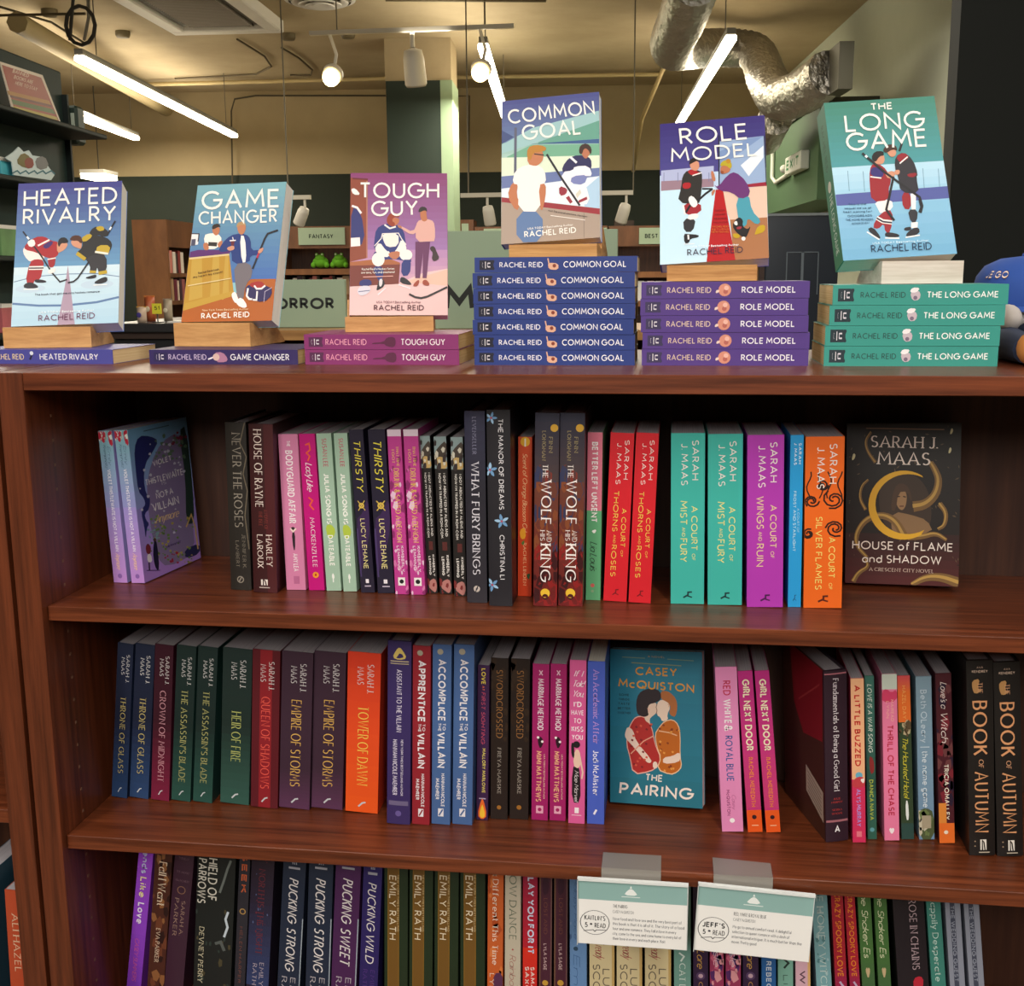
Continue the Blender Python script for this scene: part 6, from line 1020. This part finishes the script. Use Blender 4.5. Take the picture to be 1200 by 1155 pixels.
# ceiling cassette and round diffuser
c = [at(x, y, 'z', CEIL-.1) for x, y in ((205, 42), (333, 39), (287, -6), (140, -6))]
cc = (c[0]+c[1]+c[2]+c[3])/4; ex = (c[1]-c[0]).normalized(); S = (c[1]-c[0]).length
M = Matrix.Translation(c[0]) @ Matrix.Rotation(math.atan2(ex.y, ex.x), 4, 'Z')
M = M @ Matrix.Identity(4); MM = Matrix.Translation(c[0]+Vector((0, 0, 0))) @ Matrix.Rotation(math.atan2(ex.y, ex.x), 4, 'Z') @ Matrix.Translation((0, -1.35, 0))
o = empty('air_conditioner', MM, 'white square ceiling air conditioner with a grey grille, top left', 'air conditioner')
cw = mat('#dcd7cc', .5); mb = MB(); T_ = 1.35
mb.box((0, 0, 0), (S, .12, .1), cw, .01); mb.box((0, T_-.12, 0), (S, T_, .1), cw, .01); mb.box((0, .12, 0), (.12, T_-.12, .1), cw, .01); mb.box((S-.12, .12, 0), (S, T_-.12, .1), cw, .01); mb.build('frame', o)
mb = MB(); mb.box((.2, .2, .02), (S-.2, T_-.2, .05), mat('#b8b0a6', .7, noise=.1)); 
for i in range(24): mb.box((.2, .21+i*(T_-.42)/24, .012), (S-.2, .22+i*(T_-.42)/24, .022), mat('#989086', .7))
mb.build('grille', o)
mb = MB()
for x0 in (.135, S-.185): mb.box((x0, .2, .03), (x0+.05, T_-.2, .06), mat('#4a463c', .6))
for y0 in (.135, T_-.185): mb.box((.2, y0, .03), (S-.2, y0+.05, .06), mat('#4a463c', .6))
mb.build('air_slots', o)
d = at(375, 6, 'z', CEIL-.09); o = empty('ceiling_diffuser', Matrix.Translation(d), 'round white ceiling air diffuser left of the track light', 'vent')
mb = MB()
for r, z in ((.2, .05), (.15, .03), (.1, .015), (.05, .005)): mb.lathe([(r, z), (r+.05, z-.02), (r+.055, z-.012), (r, z+.012)], (0, 0, 0), cw, 28)
mb.lathe([(.001, 0), (.05, -.005)], (0, 0, 0), cw, 20); mb.build('rings', o); MB().lathe([(.22, .02), (.24, .089)], (0, 0, 0), mat('#5a5446', .7), 28).build('neck', o)
# silver flexible duct
duc = bpy.data.materials.new('crinkled_foil'); duc.use_nodes = True; nt = duc.node_tree; b = nt.nodes['Principled BSDF']; b.inputs['Base Color'].default_value = (.55, .53, .49, 1); b.inputs['Metallic'].default_value = 1; b.inputs['Roughness'].default_value = .42
tc = nt.nodes.new('ShaderNodeTexCoord'); nz = nt.nodes.new('ShaderNodeTexNoise'); nz.inputs['Scale'].default_value = 16; nz.inputs['Detail'].default_value = 5; bp = nt.nodes.new('ShaderNodeBump'); bp.inputs['Strength'].default_value = .8; bp.inputs['Distance'].default_value = .05
nt.links.new(tc.outputs['Object'], nz.inputs['Vector']); nt.links.new(nz.outputs[0], bp.inputs['Height']); nt.links.new(bp.outputs[0], b.inputs['Normal'])
def duct_path(pts, n=6):
    out = []
    for i in range(len(pts)-1):
        p0, p1, p2, p3 = pts[max(0, i-1)], pts[i], pts[i+1], pts[min(len(pts)-1, i+2)]
        for k in range(n):
            t = k/n; out.append(.5*((2*p1)+(p2-p0)*t+(2*p0-5*p1+4*p2-p3)*t*t+(-p0+3*p1-3*p2+p3)*t*t*t))
    return out+[pts[-1]]
DU = empty('flexible_duct', Matrix.Translation(at(860, 60, 'y', 8.0)), 'crumpled silver duct snaking under the ceiling at upper right', 'duct')
def duct(pts, r, name):
    P = duct_path([at(x, y, 'y', dd) for x, y, dd in pts]); rnd = random.Random(len(P)); PP = []; rr = []
    for i in range(len(P)-1):
        for k in (0, .5): PP.append(P[i].lerp(P[i+1], k)); rr.append(r*(.95 if k else 1.03)*(1+.02*rnd.random()))
    o = DU.matrix_basis.translation; return MB().tube([p-o for p in PP]+[P[-1]-o], rr+[r], duc, 18).build(name, DU)
duct([(815, -25, 5.6), (800, 20, 6.3), (787, 54, 7.3), (803, 58, 8.2), (850, 56, 8.7), (885, 62, 8.7), (900, 95, 7.9), (915, 115, 7.4), (945, 105, 7.0), (972, 85, 6.7)], .145, 'duct_run')
duct([(909, 138, 7.7), (903, 150, 8.0), (897, 164, 8.4)], .12, 'duct_drop')
pp = at_a(985, 75, 2.25)
b0 = at(983, 82, 'y', 6.6); MB().box((-.04, -.18, -.14), (.05, .18, .14), mat('#5a584c', .5, .3)).build('duct_collar', DU, Matrix.Translation(b0-DU.matrix_basis.translation) @ Matrix.Rotation(RRZ, 4, 'Z'))
# pipes and conduits
def pipe(pts, r, col, label, name='pipe', cat='pipe'):
    tag(MB().tube([at(x, y, 'y', d) if ax == 'y' else at(x, y, 'z', d) for x, y, ax, d in pts], r, mat(col, .7), 8).build(name), label, cat)
pipe([(170, 99, 'z', 2.05), (452, 92, 'z', 2.05)], .02, '#c2ad7c', 'thin cream pipe along the top of the back wall, left of the pillar')
pipe([(526, 91, 'z', 2.05), (775, 87, 'z', 2.05)], .02, '#c2ad7c', 'thin cream pipe along the top of the back wall, right of the pillar')
pipe([(20, 26, 'z', 1.9), (195, 128, 'z', 1.9)], .075, '#94835c', 'thick khaki pipe running away under the ceiling at upper left')
pipe([(205, 92, 'z', 2.08), (300, 87, 'z', 2.08), (318, 78, 'z', 2.08), (310, 66, 'z', 2.08), (278, 46, 'z', 2.08)], .009, '#5c5038', 'thin dark cable looping behind the air conditioner', 'cable', 'cable')
pipe([(273, 250, 'y', 11.35), (271, 130, 'y', 11.35), (275, 116, 'y', 11.35), (300, 112, 'y', 11.35), (452, 112, 'y', 11.5)], .009, '#4a4230', 'dark conduit bending down the back wall above the sky blue book', 'conduit', 'pipe')
pipe([(526, 113, 'y', 11.6), (550, 112, 'y', 11.6), (549, 215, 'y', 11.6)], .009, '#5c5038', 'thin conduit bending down the back wall right of the pillar', 'conduit', 'pipe')
pipe([(0, 8, 'y', 6.7), (60, 26, 'y', 7.4), (98, 50, 'y', 7.6)], .009, '#4a4230', 'dark cable drooping at the upper left corner', 'cable', 'cable')
pipe([(99, 46, 'y', 7.2), (104, 20, 'y', 6.9), (103, -6, 'y', 6.5)], .012, '#4a4230', 'dark cable hanging above the near end of the first strip light', 'cable', 'cable')
pipe([(0, 18, 'y', 6.3), (100, 16, 'y', 6.3)], .009, '#5c5038', 'dark horizontal conduit at the upper left corner', 'conduit', 'pipe')
pipe([(780, 74, 'y', 9.5), (752, 140, 'y', 10.6), (742, 200, 'y', 11.7)], .02, '#b09a6c', 'slanting khaki pipe below the bend of the silver duct')
pipe([(452, 0, 'y', 6.8), (640, 1, 'y', 6.8)], .01, '#5c5038', 'thin conduit along the top edge above the track light', 'conduit', 'pipe')
pipe([(330, 56, 'z', 2.08), (350, 68, 'z', 2.08), (366, 82, 'z', 2.08), (364, 88, 'z', 2.08), (340, 88, 'z', 2.08)], .009, '#5c5038', 'dark cable curving beside the lit left spot', 'cable', 'cable')
for x, y, lb in ((58, 16, 'upper left corner'), (144, 41, 'left of the air conditioner'), (338, 44, 'beside the lit left spot'), (408, 42, 'under the track light')):
    p = at(x, y, 'z', CEIL-.03); o = empty('junction_box', Matrix.Translation(p), 'small dark ceiling junction box, %s' % lb, 'junction box')
    MB().lathe([(.001, -.02), (.05, -.02), (.06, 0), (.06, .03)], (0, 0, 0), mat('#6a5e42', .6), 14).build('box', o)
# dark green shelf tower at left
TA = at_b(80, 200, 4.0).x
tw = empty('shelf_tower', ROOM @ Matrix.Translation((TA, 2.4, FLOOR)), 'tall dark green shelf tower with posters, at the left edge', 'shelf')
tz = at_b(78, 84, 4.0).z-FLOOR; TG = mat('#1f3330', .6, noise=.12); TG2 = mat('#15211f', .6)
MB().box((-.05, 0, 0), (0, 1.6, tz), TG, .006).build('back_panel', tw)
MB().box((-.052, 1.585, 0), (.025, 1.602, tz-.1), TG2).build('edge_strip', tw)
zs = [at_b(80, y, 3.95).z-FLOOR for y in (158, 226, 304, 378)]
for z in zs: MB().box((.0005, 0, z-.02), (.2, 1.58, z), TG2, .004).build('shelf', tw)
def tower_item(px, py, b=None): p = at_a(px, py, TA+.1); return p
# red poster
def wall_card(name, pts, a, mt, label, cat, th=.004, art=None):
    P = [at_a(x, y, a) for x, y in pts]; z0 = sum(p.z for p in P)/len(P)
    o = empty(name, ROOM @ Matrix.Translation((a, P[-1].y, min(p.z for p in P))), label, cat)
    mb = MB(); org = Vector((a, P[-1].y, min(p.z for p in P))); vs = [p-org for p in P]; n = len(vs)
    mb.add([v+Vector((-th, 0, 0)) for v in vs]+vs, [tuple(range(n)), tuple(range(2*n-1, n-1, -1))]+[(i, (i+1) % n, n+(i+1) % n, n+i) for i in range(n)], mt)
    if art:
        def fn(x, y, of): p = at_a(x, y, a)-org; return (p.x+of*3, p.y, p.z)
        an = Art(mb, fn, base=3e-4); an.ink = .8; art(an)
    mb.build('board', o); return o
def post(a):
    a.poly([(2, 76), (48, 91), (69, 142), (17, 129)], '#c2482f', 0); a.poly([(8, 106), (57, 118), (60, 124), (10, 111)], '#d99a3c', 0); a.poly([(13, 116), (62, 128), (65, 134), (15, 122)], '#5f7f3c', 0); a.poly([(11, 111), (60, 123), (61, 126), (12, 114)], '#7a2c2c', 0); a.poly([(15, 124), (66, 137), (68, 141), (17, 128)], '#e0c84a', 0)
    for i, t in enumerate(('BANNED', 'BOOKS ARE', 'HERE TO STAY')): a.text(t, (14+i*1.5, 85+i*7), (33+i*5, 91+i*8), 4.5, '#f0dcc8', 'bold')
wall_card('poster_stand', [(0, 72), (50, 88), (72, 145), (15, 130)], TA+.13, mat('#e8d8c4', .5), 'red poster with rainbow stripes on the dark tower\'s top shelf', 'poster', art=post)
def stick(a):
    a.poly([(18, 190), (26, 178), (36, 184), (38, 196), (28, 197)], '#8a7a2c', 1); a.poly([(28, 186), (38, 184), (40, 196), (30, 198)], '#a83a2c', 1); a.poly([(40, 186), (52, 182), (58, 196), (44, 200)], '#8a8a8c', 1)
    for i in range(5): a.line([(14+i*10, 203), (20+i*10, 200), (24+i*10, 204)], 1.6, '#2f8aa0')
wall_card('cutout_sign', [(6, 185), (16, 178), (22, 172), (28, 178), (34, 176), (38, 182), (50, 184), (56, 194), (64, 205), (60, 211), (16, 205), (14, 190)], TA+.17, mat('#d4e4e6', .5), 'white outlined teal cutout sign on the dark tower above the blue book', 'sign', art=stick)
for pts, col, nm, lb in (([(-6, 196), (8, 199), (8, 220), (-6, 216)], '#4fb4c4', 'gift_box', 'small teal box at the left edge on the dark tower'), ([(-6, 268), (15, 272), (15, 300), (-6, 304)], '#6f9a62', 'gift_box', 'green leafy box on the dark tower beside the blue book'), ([(-6, 352), (13, 340), (13, 366), (-6, 374)], '#c86a70', 'gift_box', 'pink red box on the dark tower, lowest of its boxes')):
    P = [at_a(x, y, TA+.12) for x, y in pts]; y0, y1 = min(p.y for p in P), max(p.y for p in P); z0, z1 = min(p.z for p in P), max(p.z for p in P)
    zz = min(zs, key=lambda z: abs(z+FLOOR-z0))+FLOOR
    o = empty(nm, ROOM @ Matrix.Translation((TA+.03, y0, zz)), lb, 'box', 'boxes on the dark tower'); MB().box((0, 0, .0005), (.12, max(.06, y1-y0), z1-z0), mat(col, .5, noise=.5), .002).build('carton', o); MB().box((-.001, -.001, z1-z0-.012), (.121, max(.06, y1-y0)+.001, z1-z0+.002), mat('#e8e4dc', .5)).build('lid', o)
e0 = at_b(96, 150, 4.15); o = empty('emergency_light', ROOM @ Matrix.Translation((e0.x, 4.02, e0.z)), 'dark green box with a pale label on the end of the tower', 'box')
MB().box((-.035, 0, -.085), (.035, .09, .085), mat('#24382f', .5), .012).build('case', o); MB().box((.006, -.003, -.03), (.022, .0, .05), mat('#c8d4c4', .5)).build('label_plate', o); MB().box((TA-e0.x-.02, -.016, -.03), (-.03, .02, .03), TG2).build('bracket', o)

# low bookcase right behind, with its big sage signs
LBY = 1.0
lz = at(400, 387, 'y', LBY).z
LX0 = at(292, 385, 'y', LBY).x
lb = empty('low_bookcase', Matrix.Translation((LX0, LBY, FLOOR)), 'low bookcase behind the piles carrying the sage section signs', 'bookcase')
MB().box((0, 0, lz-FLOOR-.02), (1.0, .34, lz-FLOOR), grain('honey_wood_top', '#8a6236', '#b98a52', (3, 60, 60), .4)).build('top_board', lb)
MB().box((0, .32, 0), (1.0, .335, lz-FLOOR-.0205), WOOD_B).build('back_panel', lb)
for x in (0, .485, .97): MB().box((x, 0, 0), (x+.03, .319, lz-FLOOR-.0205), WOOD_V).build('side_panel', lb)
for z in (.3, .62, .92): MB().box((.031, .01, z), (.484, .318, z+.02), WOOD_H).build('shelf', lb); MB().box((.516, .01, z), (.969, .318, z+.02), WOOD_H).build('shelf', lb)
def section_sign(x0, x1, y0, d, zb, letters, label, px_txt, style='black', h=None):
    a = at(x0, y0, 'y', d); b = at(x1, y0, 'y', d); W = b.x-a.x; H = a.z-zb
    o = empty('section_sign', Matrix.Translation((a.x, d, zb)), label, 'sign', 'sage green section signs')
    mb = MB(); mb.box((0, 0, .0006), (W, .012, H), SAGE, .001); an = Art(mb, lambda x, y, of: (x, -of-2e-4, y), rough=.6)
    (tx0, ty0), (tx1, ty1), th = px_txt; A_ = at(tx0, ty0, 'y', d); B_ = at(tx1, ty1, 'y', d); hh = at(tx0, ty0-th, 'y', d).z-A_.z
    qs = lettering(letters, (0, 0), (B_.x-A_.x, 0), hh, style); an.put([[(A_.x-a.x+x, A_.z-zb-y) for x, y in q] for q in qs], '#161a16')
    mb.build('plate', o); MB().box((.01, .0125, .0006), (W-.01, .06, .01), mat('#b99a62', .5)).build('foot', o)
section_sign(297, 404, 328, LBY+.12, lz, 'HORROR', 'sage sign reading HORROR between the sky blue and plum books', ((308, 362.5), (392, 362.5), 13.5))
section_sign(505, 724, 271, LBY+.05, lz, 'M', 'large sage sign with a black M, behind the royal blue pile', ((520, 364), (557, 364), 29))

# counter with snacks and a side-on bookcase at left
ct = at(180, 379, 'y', 3.0); ca = at(120, 379, 'y', 3.0); cb_ = at(300, 379, 'y', 3.0)
o = empty('sales_counter', Matrix.Translation((ca.x, 3.0, FLOOR)), 'black topped sales counter behind the blue face-out book', 'counter')
hz = ct.z-FLOOR
MB().box((0, 0, hz-.035), (cb_.x-ca.x, .7, hz), mat('#2e2e30', .35), .004).build('counter_top', o); MB().box((.03, .04, 0), (cb_.x-ca.x-.03, .68, hz-.0355), mat('#17181a', .6)).build('base_cabinet', o); MB().box((.02, .02, hz-.06), (cb_.x-ca.x-.02, .039, hz-.036), mat('#3a2a22', .6)).build('front_trim', o)
def bag(px, py, w_, h_, cols, label, d=3.08):
    p = at(px, py, 'y', d); o = empty('snack_bag', Matrix.Translation((p.x, d, ct.z)), label, 'snack bag', 'snack bags on the counter')
    W, H = w_*d/FPX*1.45, h_*d/FPX*1.45; mb = MB(); vs = []
    for j in range(5):
        t = j/4; dp = .025*math.sin(math.pi*min(1, .15+t*.8))
        for i in range(5): u = i/4; vs.append((W*(u-.5), -dp*math.sin(math.pi*u), H*t+.0006))
        for i in range(5): u = 1-i/4; vs.append((W*(u-.5), dp*math.sin(math.pi*u)+.001, H*t+.0006))
    mb.add(vs, [(j*10+i, j*10+(i+1) % 10, j*10+10+(i+1) % 10, j*10+10+i) for j in range(4) for i in range(10)]+[tuple(range(9, -1, -1)), tuple(range(40, 50))], mat(cols[0], .35, noise=.3), True); mb.build('pouch', o)
    MB().ball((0, -.026, H*.5), W*.26, mat(cols[1], .4), 12, (1, .12, 1)).build('emblem', o); MB().box((-W/2, -.003, H*.96), (W/2, .004, H*1.03), mat(cols[2], .4)).build('seal', o)
bag(166, 366, 12, 19, ('#c8b09a', '#4a3f8c', '#d9a23c'), 'pale snack bag with a purple spot on the counter')
bag(176, 366, 13, 30, ('#b8603c', '#d9c8a8', '#c87a3c'), 'orange snack bag between the pale one and the yellow price tag', 3.2)
bag(197, 366, 11, 26, ('#a89a84', '#e0d8c0', '#8a7a6a'), 'beige snack bag behind the yellow price tag', 3.22)
p = at(189, 376, 'y', 3.1); o = empty('price_tag', Matrix.Translation((p.x, 3.06, ct.z)), 'bright yellow price tag on a small stand on the counter', 'price tag')
MB().box((-.02, 0, .0006), (.02, .02, .004), mat('#3a3a3a', .5)).build('stand_base', o); MB().box((-.002, .008, .004), (.002, .011, .06), mat('#3a3a3a', .5)).build('stand_rod', o)
mb = MB(); mb.box((-.019, .004, .035), (.019, .007, .075), mat('#e8df3c', .5)); an = Art(mb, lambda x, y, of: (x, .004-of, y), base=2e-4); qs = lettering('5.00', (-.013, 0), (.013, 0), .014, 'bold') if 0 else lettering('51', (-.01, 0), (.012, 0), .015, 'bold'); an.put([[(x, .05-y) for x, y in q] for q in qs], '#5a5a1c'); mb.build('tag', o)
p = at(215, 374, 'y', 3.1); tag(MB().box((-.05, -.04, .0005), (.04, .06, .006), mat('#efeae2', .6)).build('paper_pad', None, Matrix.Translation((p.x, 3.1, ct.z))), 'white pad of paper on the counter next to the sky blue book', 'paper')
# side-on walnut bookcase
wa = at_b(154, 257, 7.4); wb = at_b(194, 257, 7.4); wz = wb.z-FLOOR
o = empty('bookcase', ROOM @ Matrix.Translation((wa.x, 7.4, FLOOR)), 'walnut bookcase seen from its end, between the blue and sky blue books', 'bookcase')
Wd = wb.x-wa.x; LL = 2.9; WN = grain('walnut_panel', '#6b4326', '#8f5f38', (6, 6, 2), .5); WN2 = grain('walnut_face', '#5c3a24', '#7a5034', (6, 6, 2), .5)
MB().box((0, 0, 0), (Wd, .03, wz), WN).build('side_panel', o); MB().box((0, LL-.03, 0), (Wd, LL, wz), WN).build('side_panel', o); MB().box((0, .0305, 0), (.02, LL-.0305, wz), WOOD_B).build('back_panel', o)
MB().box((Wd-.03, .0305, wz-.2), (Wd, LL-.0305, wz), WN2).build('header', o); MB().box((.0205, .0305, wz-.03), (Wd-.0305, LL-.0305, wz), WN2).build('top_board', o)
sh = [at_a(210, y, wa.x+Wd).z for y in (320, 352)]
for z in sh+[sh[1]-.3]: MB().box((.0205, .0305, z-FLOOR-.03), (Wd-.005, LL-.0305, z-FLOOR), WN2).build('shelf', o)
cols = ['#b8a8a0', '#c87a70', '#e0d6cc', '#4a3a3a', '#8a3a3a', '#d8cfc4', '#3a4a5a', '#a88a6a', '#6a2a3a', '#c8b8a8', '#44303a', '#9a5a5a']
nm_ = ['grey', 'coral', 'white', 'charcoal', 'red', 'cream', 'slate', 'tan', 'wine', 'beige', 'dark plum', 'dusty rose']
k = 0
for zi, z in enumerate(sh):
    y = .08
    for i in range(6):
        t = .045+.012*((i*7) % 3); h = .15+.01*((i*5) % 3); c_ = cols[k]
        r = empty('paperback_book', ROOM @ Matrix.Translation((wa.x+Wd-.03, 7.4+y, z+.0003)), '%s paperback on the %s shelf of the end-on walnut bookcase' % (nm_[k], ('upper', 'lower')[zi]), 'book', 'books in the walnut bookcase')
        MB().box((-.13, .0, .0012), (-.0005, t-.002, h), mat('#cfc6b4', .8)).build('page_block', r); MB().box((-.001, -.0005, .0003), (.0005, t-.0015, h+.001), mat(c_, .5)).build('spine', r); MB().box((-.132, -.001, .0003), (-.001, -.0002, h+.001), mat(c_, .5)).build('front_cover', r)
        y += t+.012*(i % 2); k += 1
# row of bookcases along the back wall
hz1 = at_b(380, 266, 10.9).z; 
def back_case(px0, px1, pt, pb, label, sign, shelves, b=10.9):
    a0 = at_b(px0, pt, b).x; a1 = at_b(px1, pt, b).x; zt = at_b((px0+px1)/2, pt, b).z; W = a1-a0; H = zt-FLOOR
    o = empty('bookcase', ROOM @ Matrix.Translation((a0, b, FLOOR)), label, 'bookcase', 'bookcases along the back wall')
    for x in (0, W-.04): MB().box((x, 0, 0), (x+.04, .4, H), WN2).build('side_panel', o)
    MB().box((.041, .36, 0), (W-.041, .38, H), WOOD_B).build('back_panel', o)
    zh = at_b((px0+px1)/2, pb, b).z-FLOOR; MB().box((.041, .0, zh), (W-.041, .03, H), WN2).build('header', o)
    zz = [at_b((px0+px1)/2, y, b).z-FLOOR for y in shelves]
    for z in zz: MB().box((.041, .01, z-.06), (W-.041, .359, z), WN).build('shelf', o)
    for (s0, s1, t0, t1, word, q0_, q1_, hp) in sign:
        x0 = at_b(s0, t0, b).x-a0; x1 = at_b(s1, t0, b).x-a0; z1 = at_b(s0, t0, b).z-FLOOR; z0 = at_b(s0, t1, b).z-FLOOR
        so_ = MB(); so_.box((x0, -.015, z0), (x1, -.0005, z1), mat('#9fb39a', .6)); an = Art(so_, lambda x, y, of: (x, -.0152-of*4, y), base=2e-4)
        if word:
            A_ = at_b(q0_, (t0+t1)/2+hp/2, b); B_ = at_b(q1_, (t0+t1)/2+hp/2, b); hh = at_b(q0_, (t0+t1)/2-hp/2, b).z-A_.z
            an.put([[(A_.x-a0+x, A_.z-FLOOR-y) for x, y in q] for q in lettering(word, (0, 0), (B_.x-A_.x, 0), hh, 'black')], '#1c2a20')
        so_.build('header_sign', o)
    return a0, W, zz
fa, fw_, fz = back_case(326, 414, 265, 291, 'back wall bookcase with the FANTASY header sign', [(349.5, 404, 267, 287, 'FANTASY', 362.5, 391, 5.4)], (315, 345, 375))
back_case(415, 555, 258, 292, 'back wall bookcase behind the pillar', [(541, 549, 262, 283, '', 0, 0, 0)], (318, 350))
back_case(585, 715, 265, 288, 'back wall bookcase behind the royal blue pile with two sage headers', [(567, 600, 268, 280, 'QUEER', 569, 597, 5), (700, 714, 267, 279, '', 0, 0, 0)], (318, 350)) if 0 else back_case(556, 712, 265, 288, 'back wall bookcase behind the royal blue pile', [(567, 604, 268, 286, 'QUEER', 569, 596, 5.5), (690, 711, 267, 282, '', 0, 0, 0)], (318, 350))
ba, bw_, bz = back_case(713.5, 860, 264, 288, 'back wall bookcase with the BEST header sign', [(749, 800, 267, 286, 'BEST', 755.5, 771, 5.2)], (318, 352))
# two green plush frogs under FANTASY
for i, px in enumerate((374.5, 397)):
    p = at_b(px, 312, 11.0); o = empty('plush_frog', ROOM @ Matrix.Translation((p.x, 11.06, fz[0]+FLOOR+.012)), 'green plush frog under the FANTASY sign, %s one' % ('left', 'right')[i], 'plush toy', 'plush frogs'); g = mat('#6ab42c', .9, noise=.2)
    MB().ball((0, 0, .06), .075, g, 16, (1.15, .9, .8)).build('body', o); MB().ball((0, -.03, .1), .045, g, 14, (1.2, .9, .8)).build('head', o)
    for sx in (-1, 1):
        e = MB().ball((sx*.03, -.045, .135), .018, g, 10).build('eye', o); MB().ball((sx*.03, -.06, .138), .009, mat('#f0f0e0', .4), 8).build('pupil', e)
        MB().ball((sx*.07, -.03, .03), .035, g, 10, (.8, 1, .9)).build('leg', o)
x = fa+.08; i = 0
while x < fa+fw_-.1:
    t = .035+.012*((i*5) % 4); h = .15+.02*((i*7) % 3); c_ = cols[(i*5) % 12]
    r = empty('paperback_book', ROOM @ Matrix.Translation((x, 10.96, fz[1]+FLOOR+.0005)), '%s paperback on the shelf below the plush frogs, %s' % (nm_[(i*5) % 12], ('left part', 'middle part', 'right part')[min(2, i//6)]), 'book', 'books below the plush frogs')
    MB().box((.001, .001, .0006), (t-.003, .15, h), mat('#cfc6b4', .8)).build('page_block', r); MB().box((0, -.0005, .0003), (t-.002, .001, h+.001), mat(c_, .5)).build('spine', r)
    x += t; i += 1
for px, c_, lb in ((751, '#d8d8dc', 'white'), (762.5, '#e0a8b8', 'pink'), (773, '#a88a9a', 'mauve')):
    p = at_b(px, 336, 10.98); z = bz[1]+FLOOR; r = empty('paperback_book', ROOM @ Matrix.Translation((p.x, 10.96, z)), '%s book far behind the purple pile, under the BEST sign' % lb, 'book', 'books under the BEST sign')
    MB().box((-.03, .001, .0006), (.03, .15, .2), mat('#cfc6b4', .8)).build('page_block', r); MB().box((-.031, -.0005, .0003), (.031, .001, .201), mat(c_, .5)).build('spine', r)
for px, lb in ((725, 'left'), (738, 'right')):
    p = at_b(px, 262, 11.0); tag(MB().box((-.045, -.05, 0), (.045, .05, .06), mat('#3a2c24', .6)).build('small_box', None, ROOM @ Matrix.Translation((p.x, 11.08, at_b(795, 264, 10.9).z+.001))), 'small dark box on the BEST bookcase, %s of two' % lb, 'box', 'small boxes on the back bookcases')

# exit sign on the soffit and the dark display case under it
Q = [at_a(x, y, 2.40) for x, y in ((923, 186), (941, 177), (941, 195), (923, 206))]
ec = (Q[0]+Q[1]+Q[2]+Q[3])/4; o = empty('exit_sign', ROOM @ Matrix.Translation((2.449, ec.y, ec.z)), 'white exit sign with green letters on the green soffit', 'exit sign')
ey, eh = abs(Q[1].y-Q[0].y)/2, (Q[0].z-Q[3].z)/2
mb = MB(); mb.box((-.07, -ey, -eh), (-.001, ey, eh), mat('#e9ece4', .5), .006); an = Art(mb, lambda x, y, of: (-.07-of*3, -x, y), base=3e-4); an.put([[(x, -y) for x, y in q] for q in lettering('EXIT', (-ey*.8, eh*.55), (ey*.8, eh*.55), eh*1.15, 'black')], '#1f8a4c'); mb.build('case', o)
mb = MB(); cp = [at_a(x, y, 2.43)-Vector((2.449, ec.y, ec.z)) for x, y in ((906, 168), (905, 208), (909, 214), (924, 204))]; mb.tube(cp, .018, mat('#d8dcd0', .5), 8); mb.build('conduit', o)
for px in (922,): MB().ball(at_a(px-3, 198, 2.40)-Vector((2.449, ec.y, ec.z)), .035, mat('#e4e6dc', .5), 12).build('lamp_head', o)
d0 = at(898, 251, 'y', 6.4); d1 = at(985, 251, 'y', 6.4)
o = empty('display_case', Matrix.Translation((d0.x, 6.4, FLOOR)), 'tall dark navy display case below the exit sign', 'cabinet')
Wd, Hd = d1.x-d0.x, d0.z-FLOOR; MB().box((0, 0, 0), (Wd, .5, Hd), mat('#1d2430', .3), .01).build('body', o)
f0 = at(922, 295, 'y', 6.39)-Vector((d0.x, 6.4, FLOOR)); f1 = at(958, 345, 'y', 6.39)-Vector((d0.x, 6.4, FLOOR)); mb = MB(); gm = mat('#5a6470', .4)
for a_, b_ in (((f0.x, f1.z), (f0.x+.006, f0.z)), ((f1.x-.006, f1.z), (f1.x, f0.z)), ((f0.x, f0.z-.006), (f1.x, f0.z)), (((f0.x+f1.x)/2-.008, f1.z), ((f0.x+f1.x)/2+.008, f0.z))): mb.box((a_[0], -.006, a_[1]), (b_[0], -.0005, b_[1]), gm)
mb.build('framed_panel', o); MB().box((0, -.012, Hd-.012), (Wd, -.0005, Hd+.004), mat('#6a7278', .4)).build('top_trim', o)
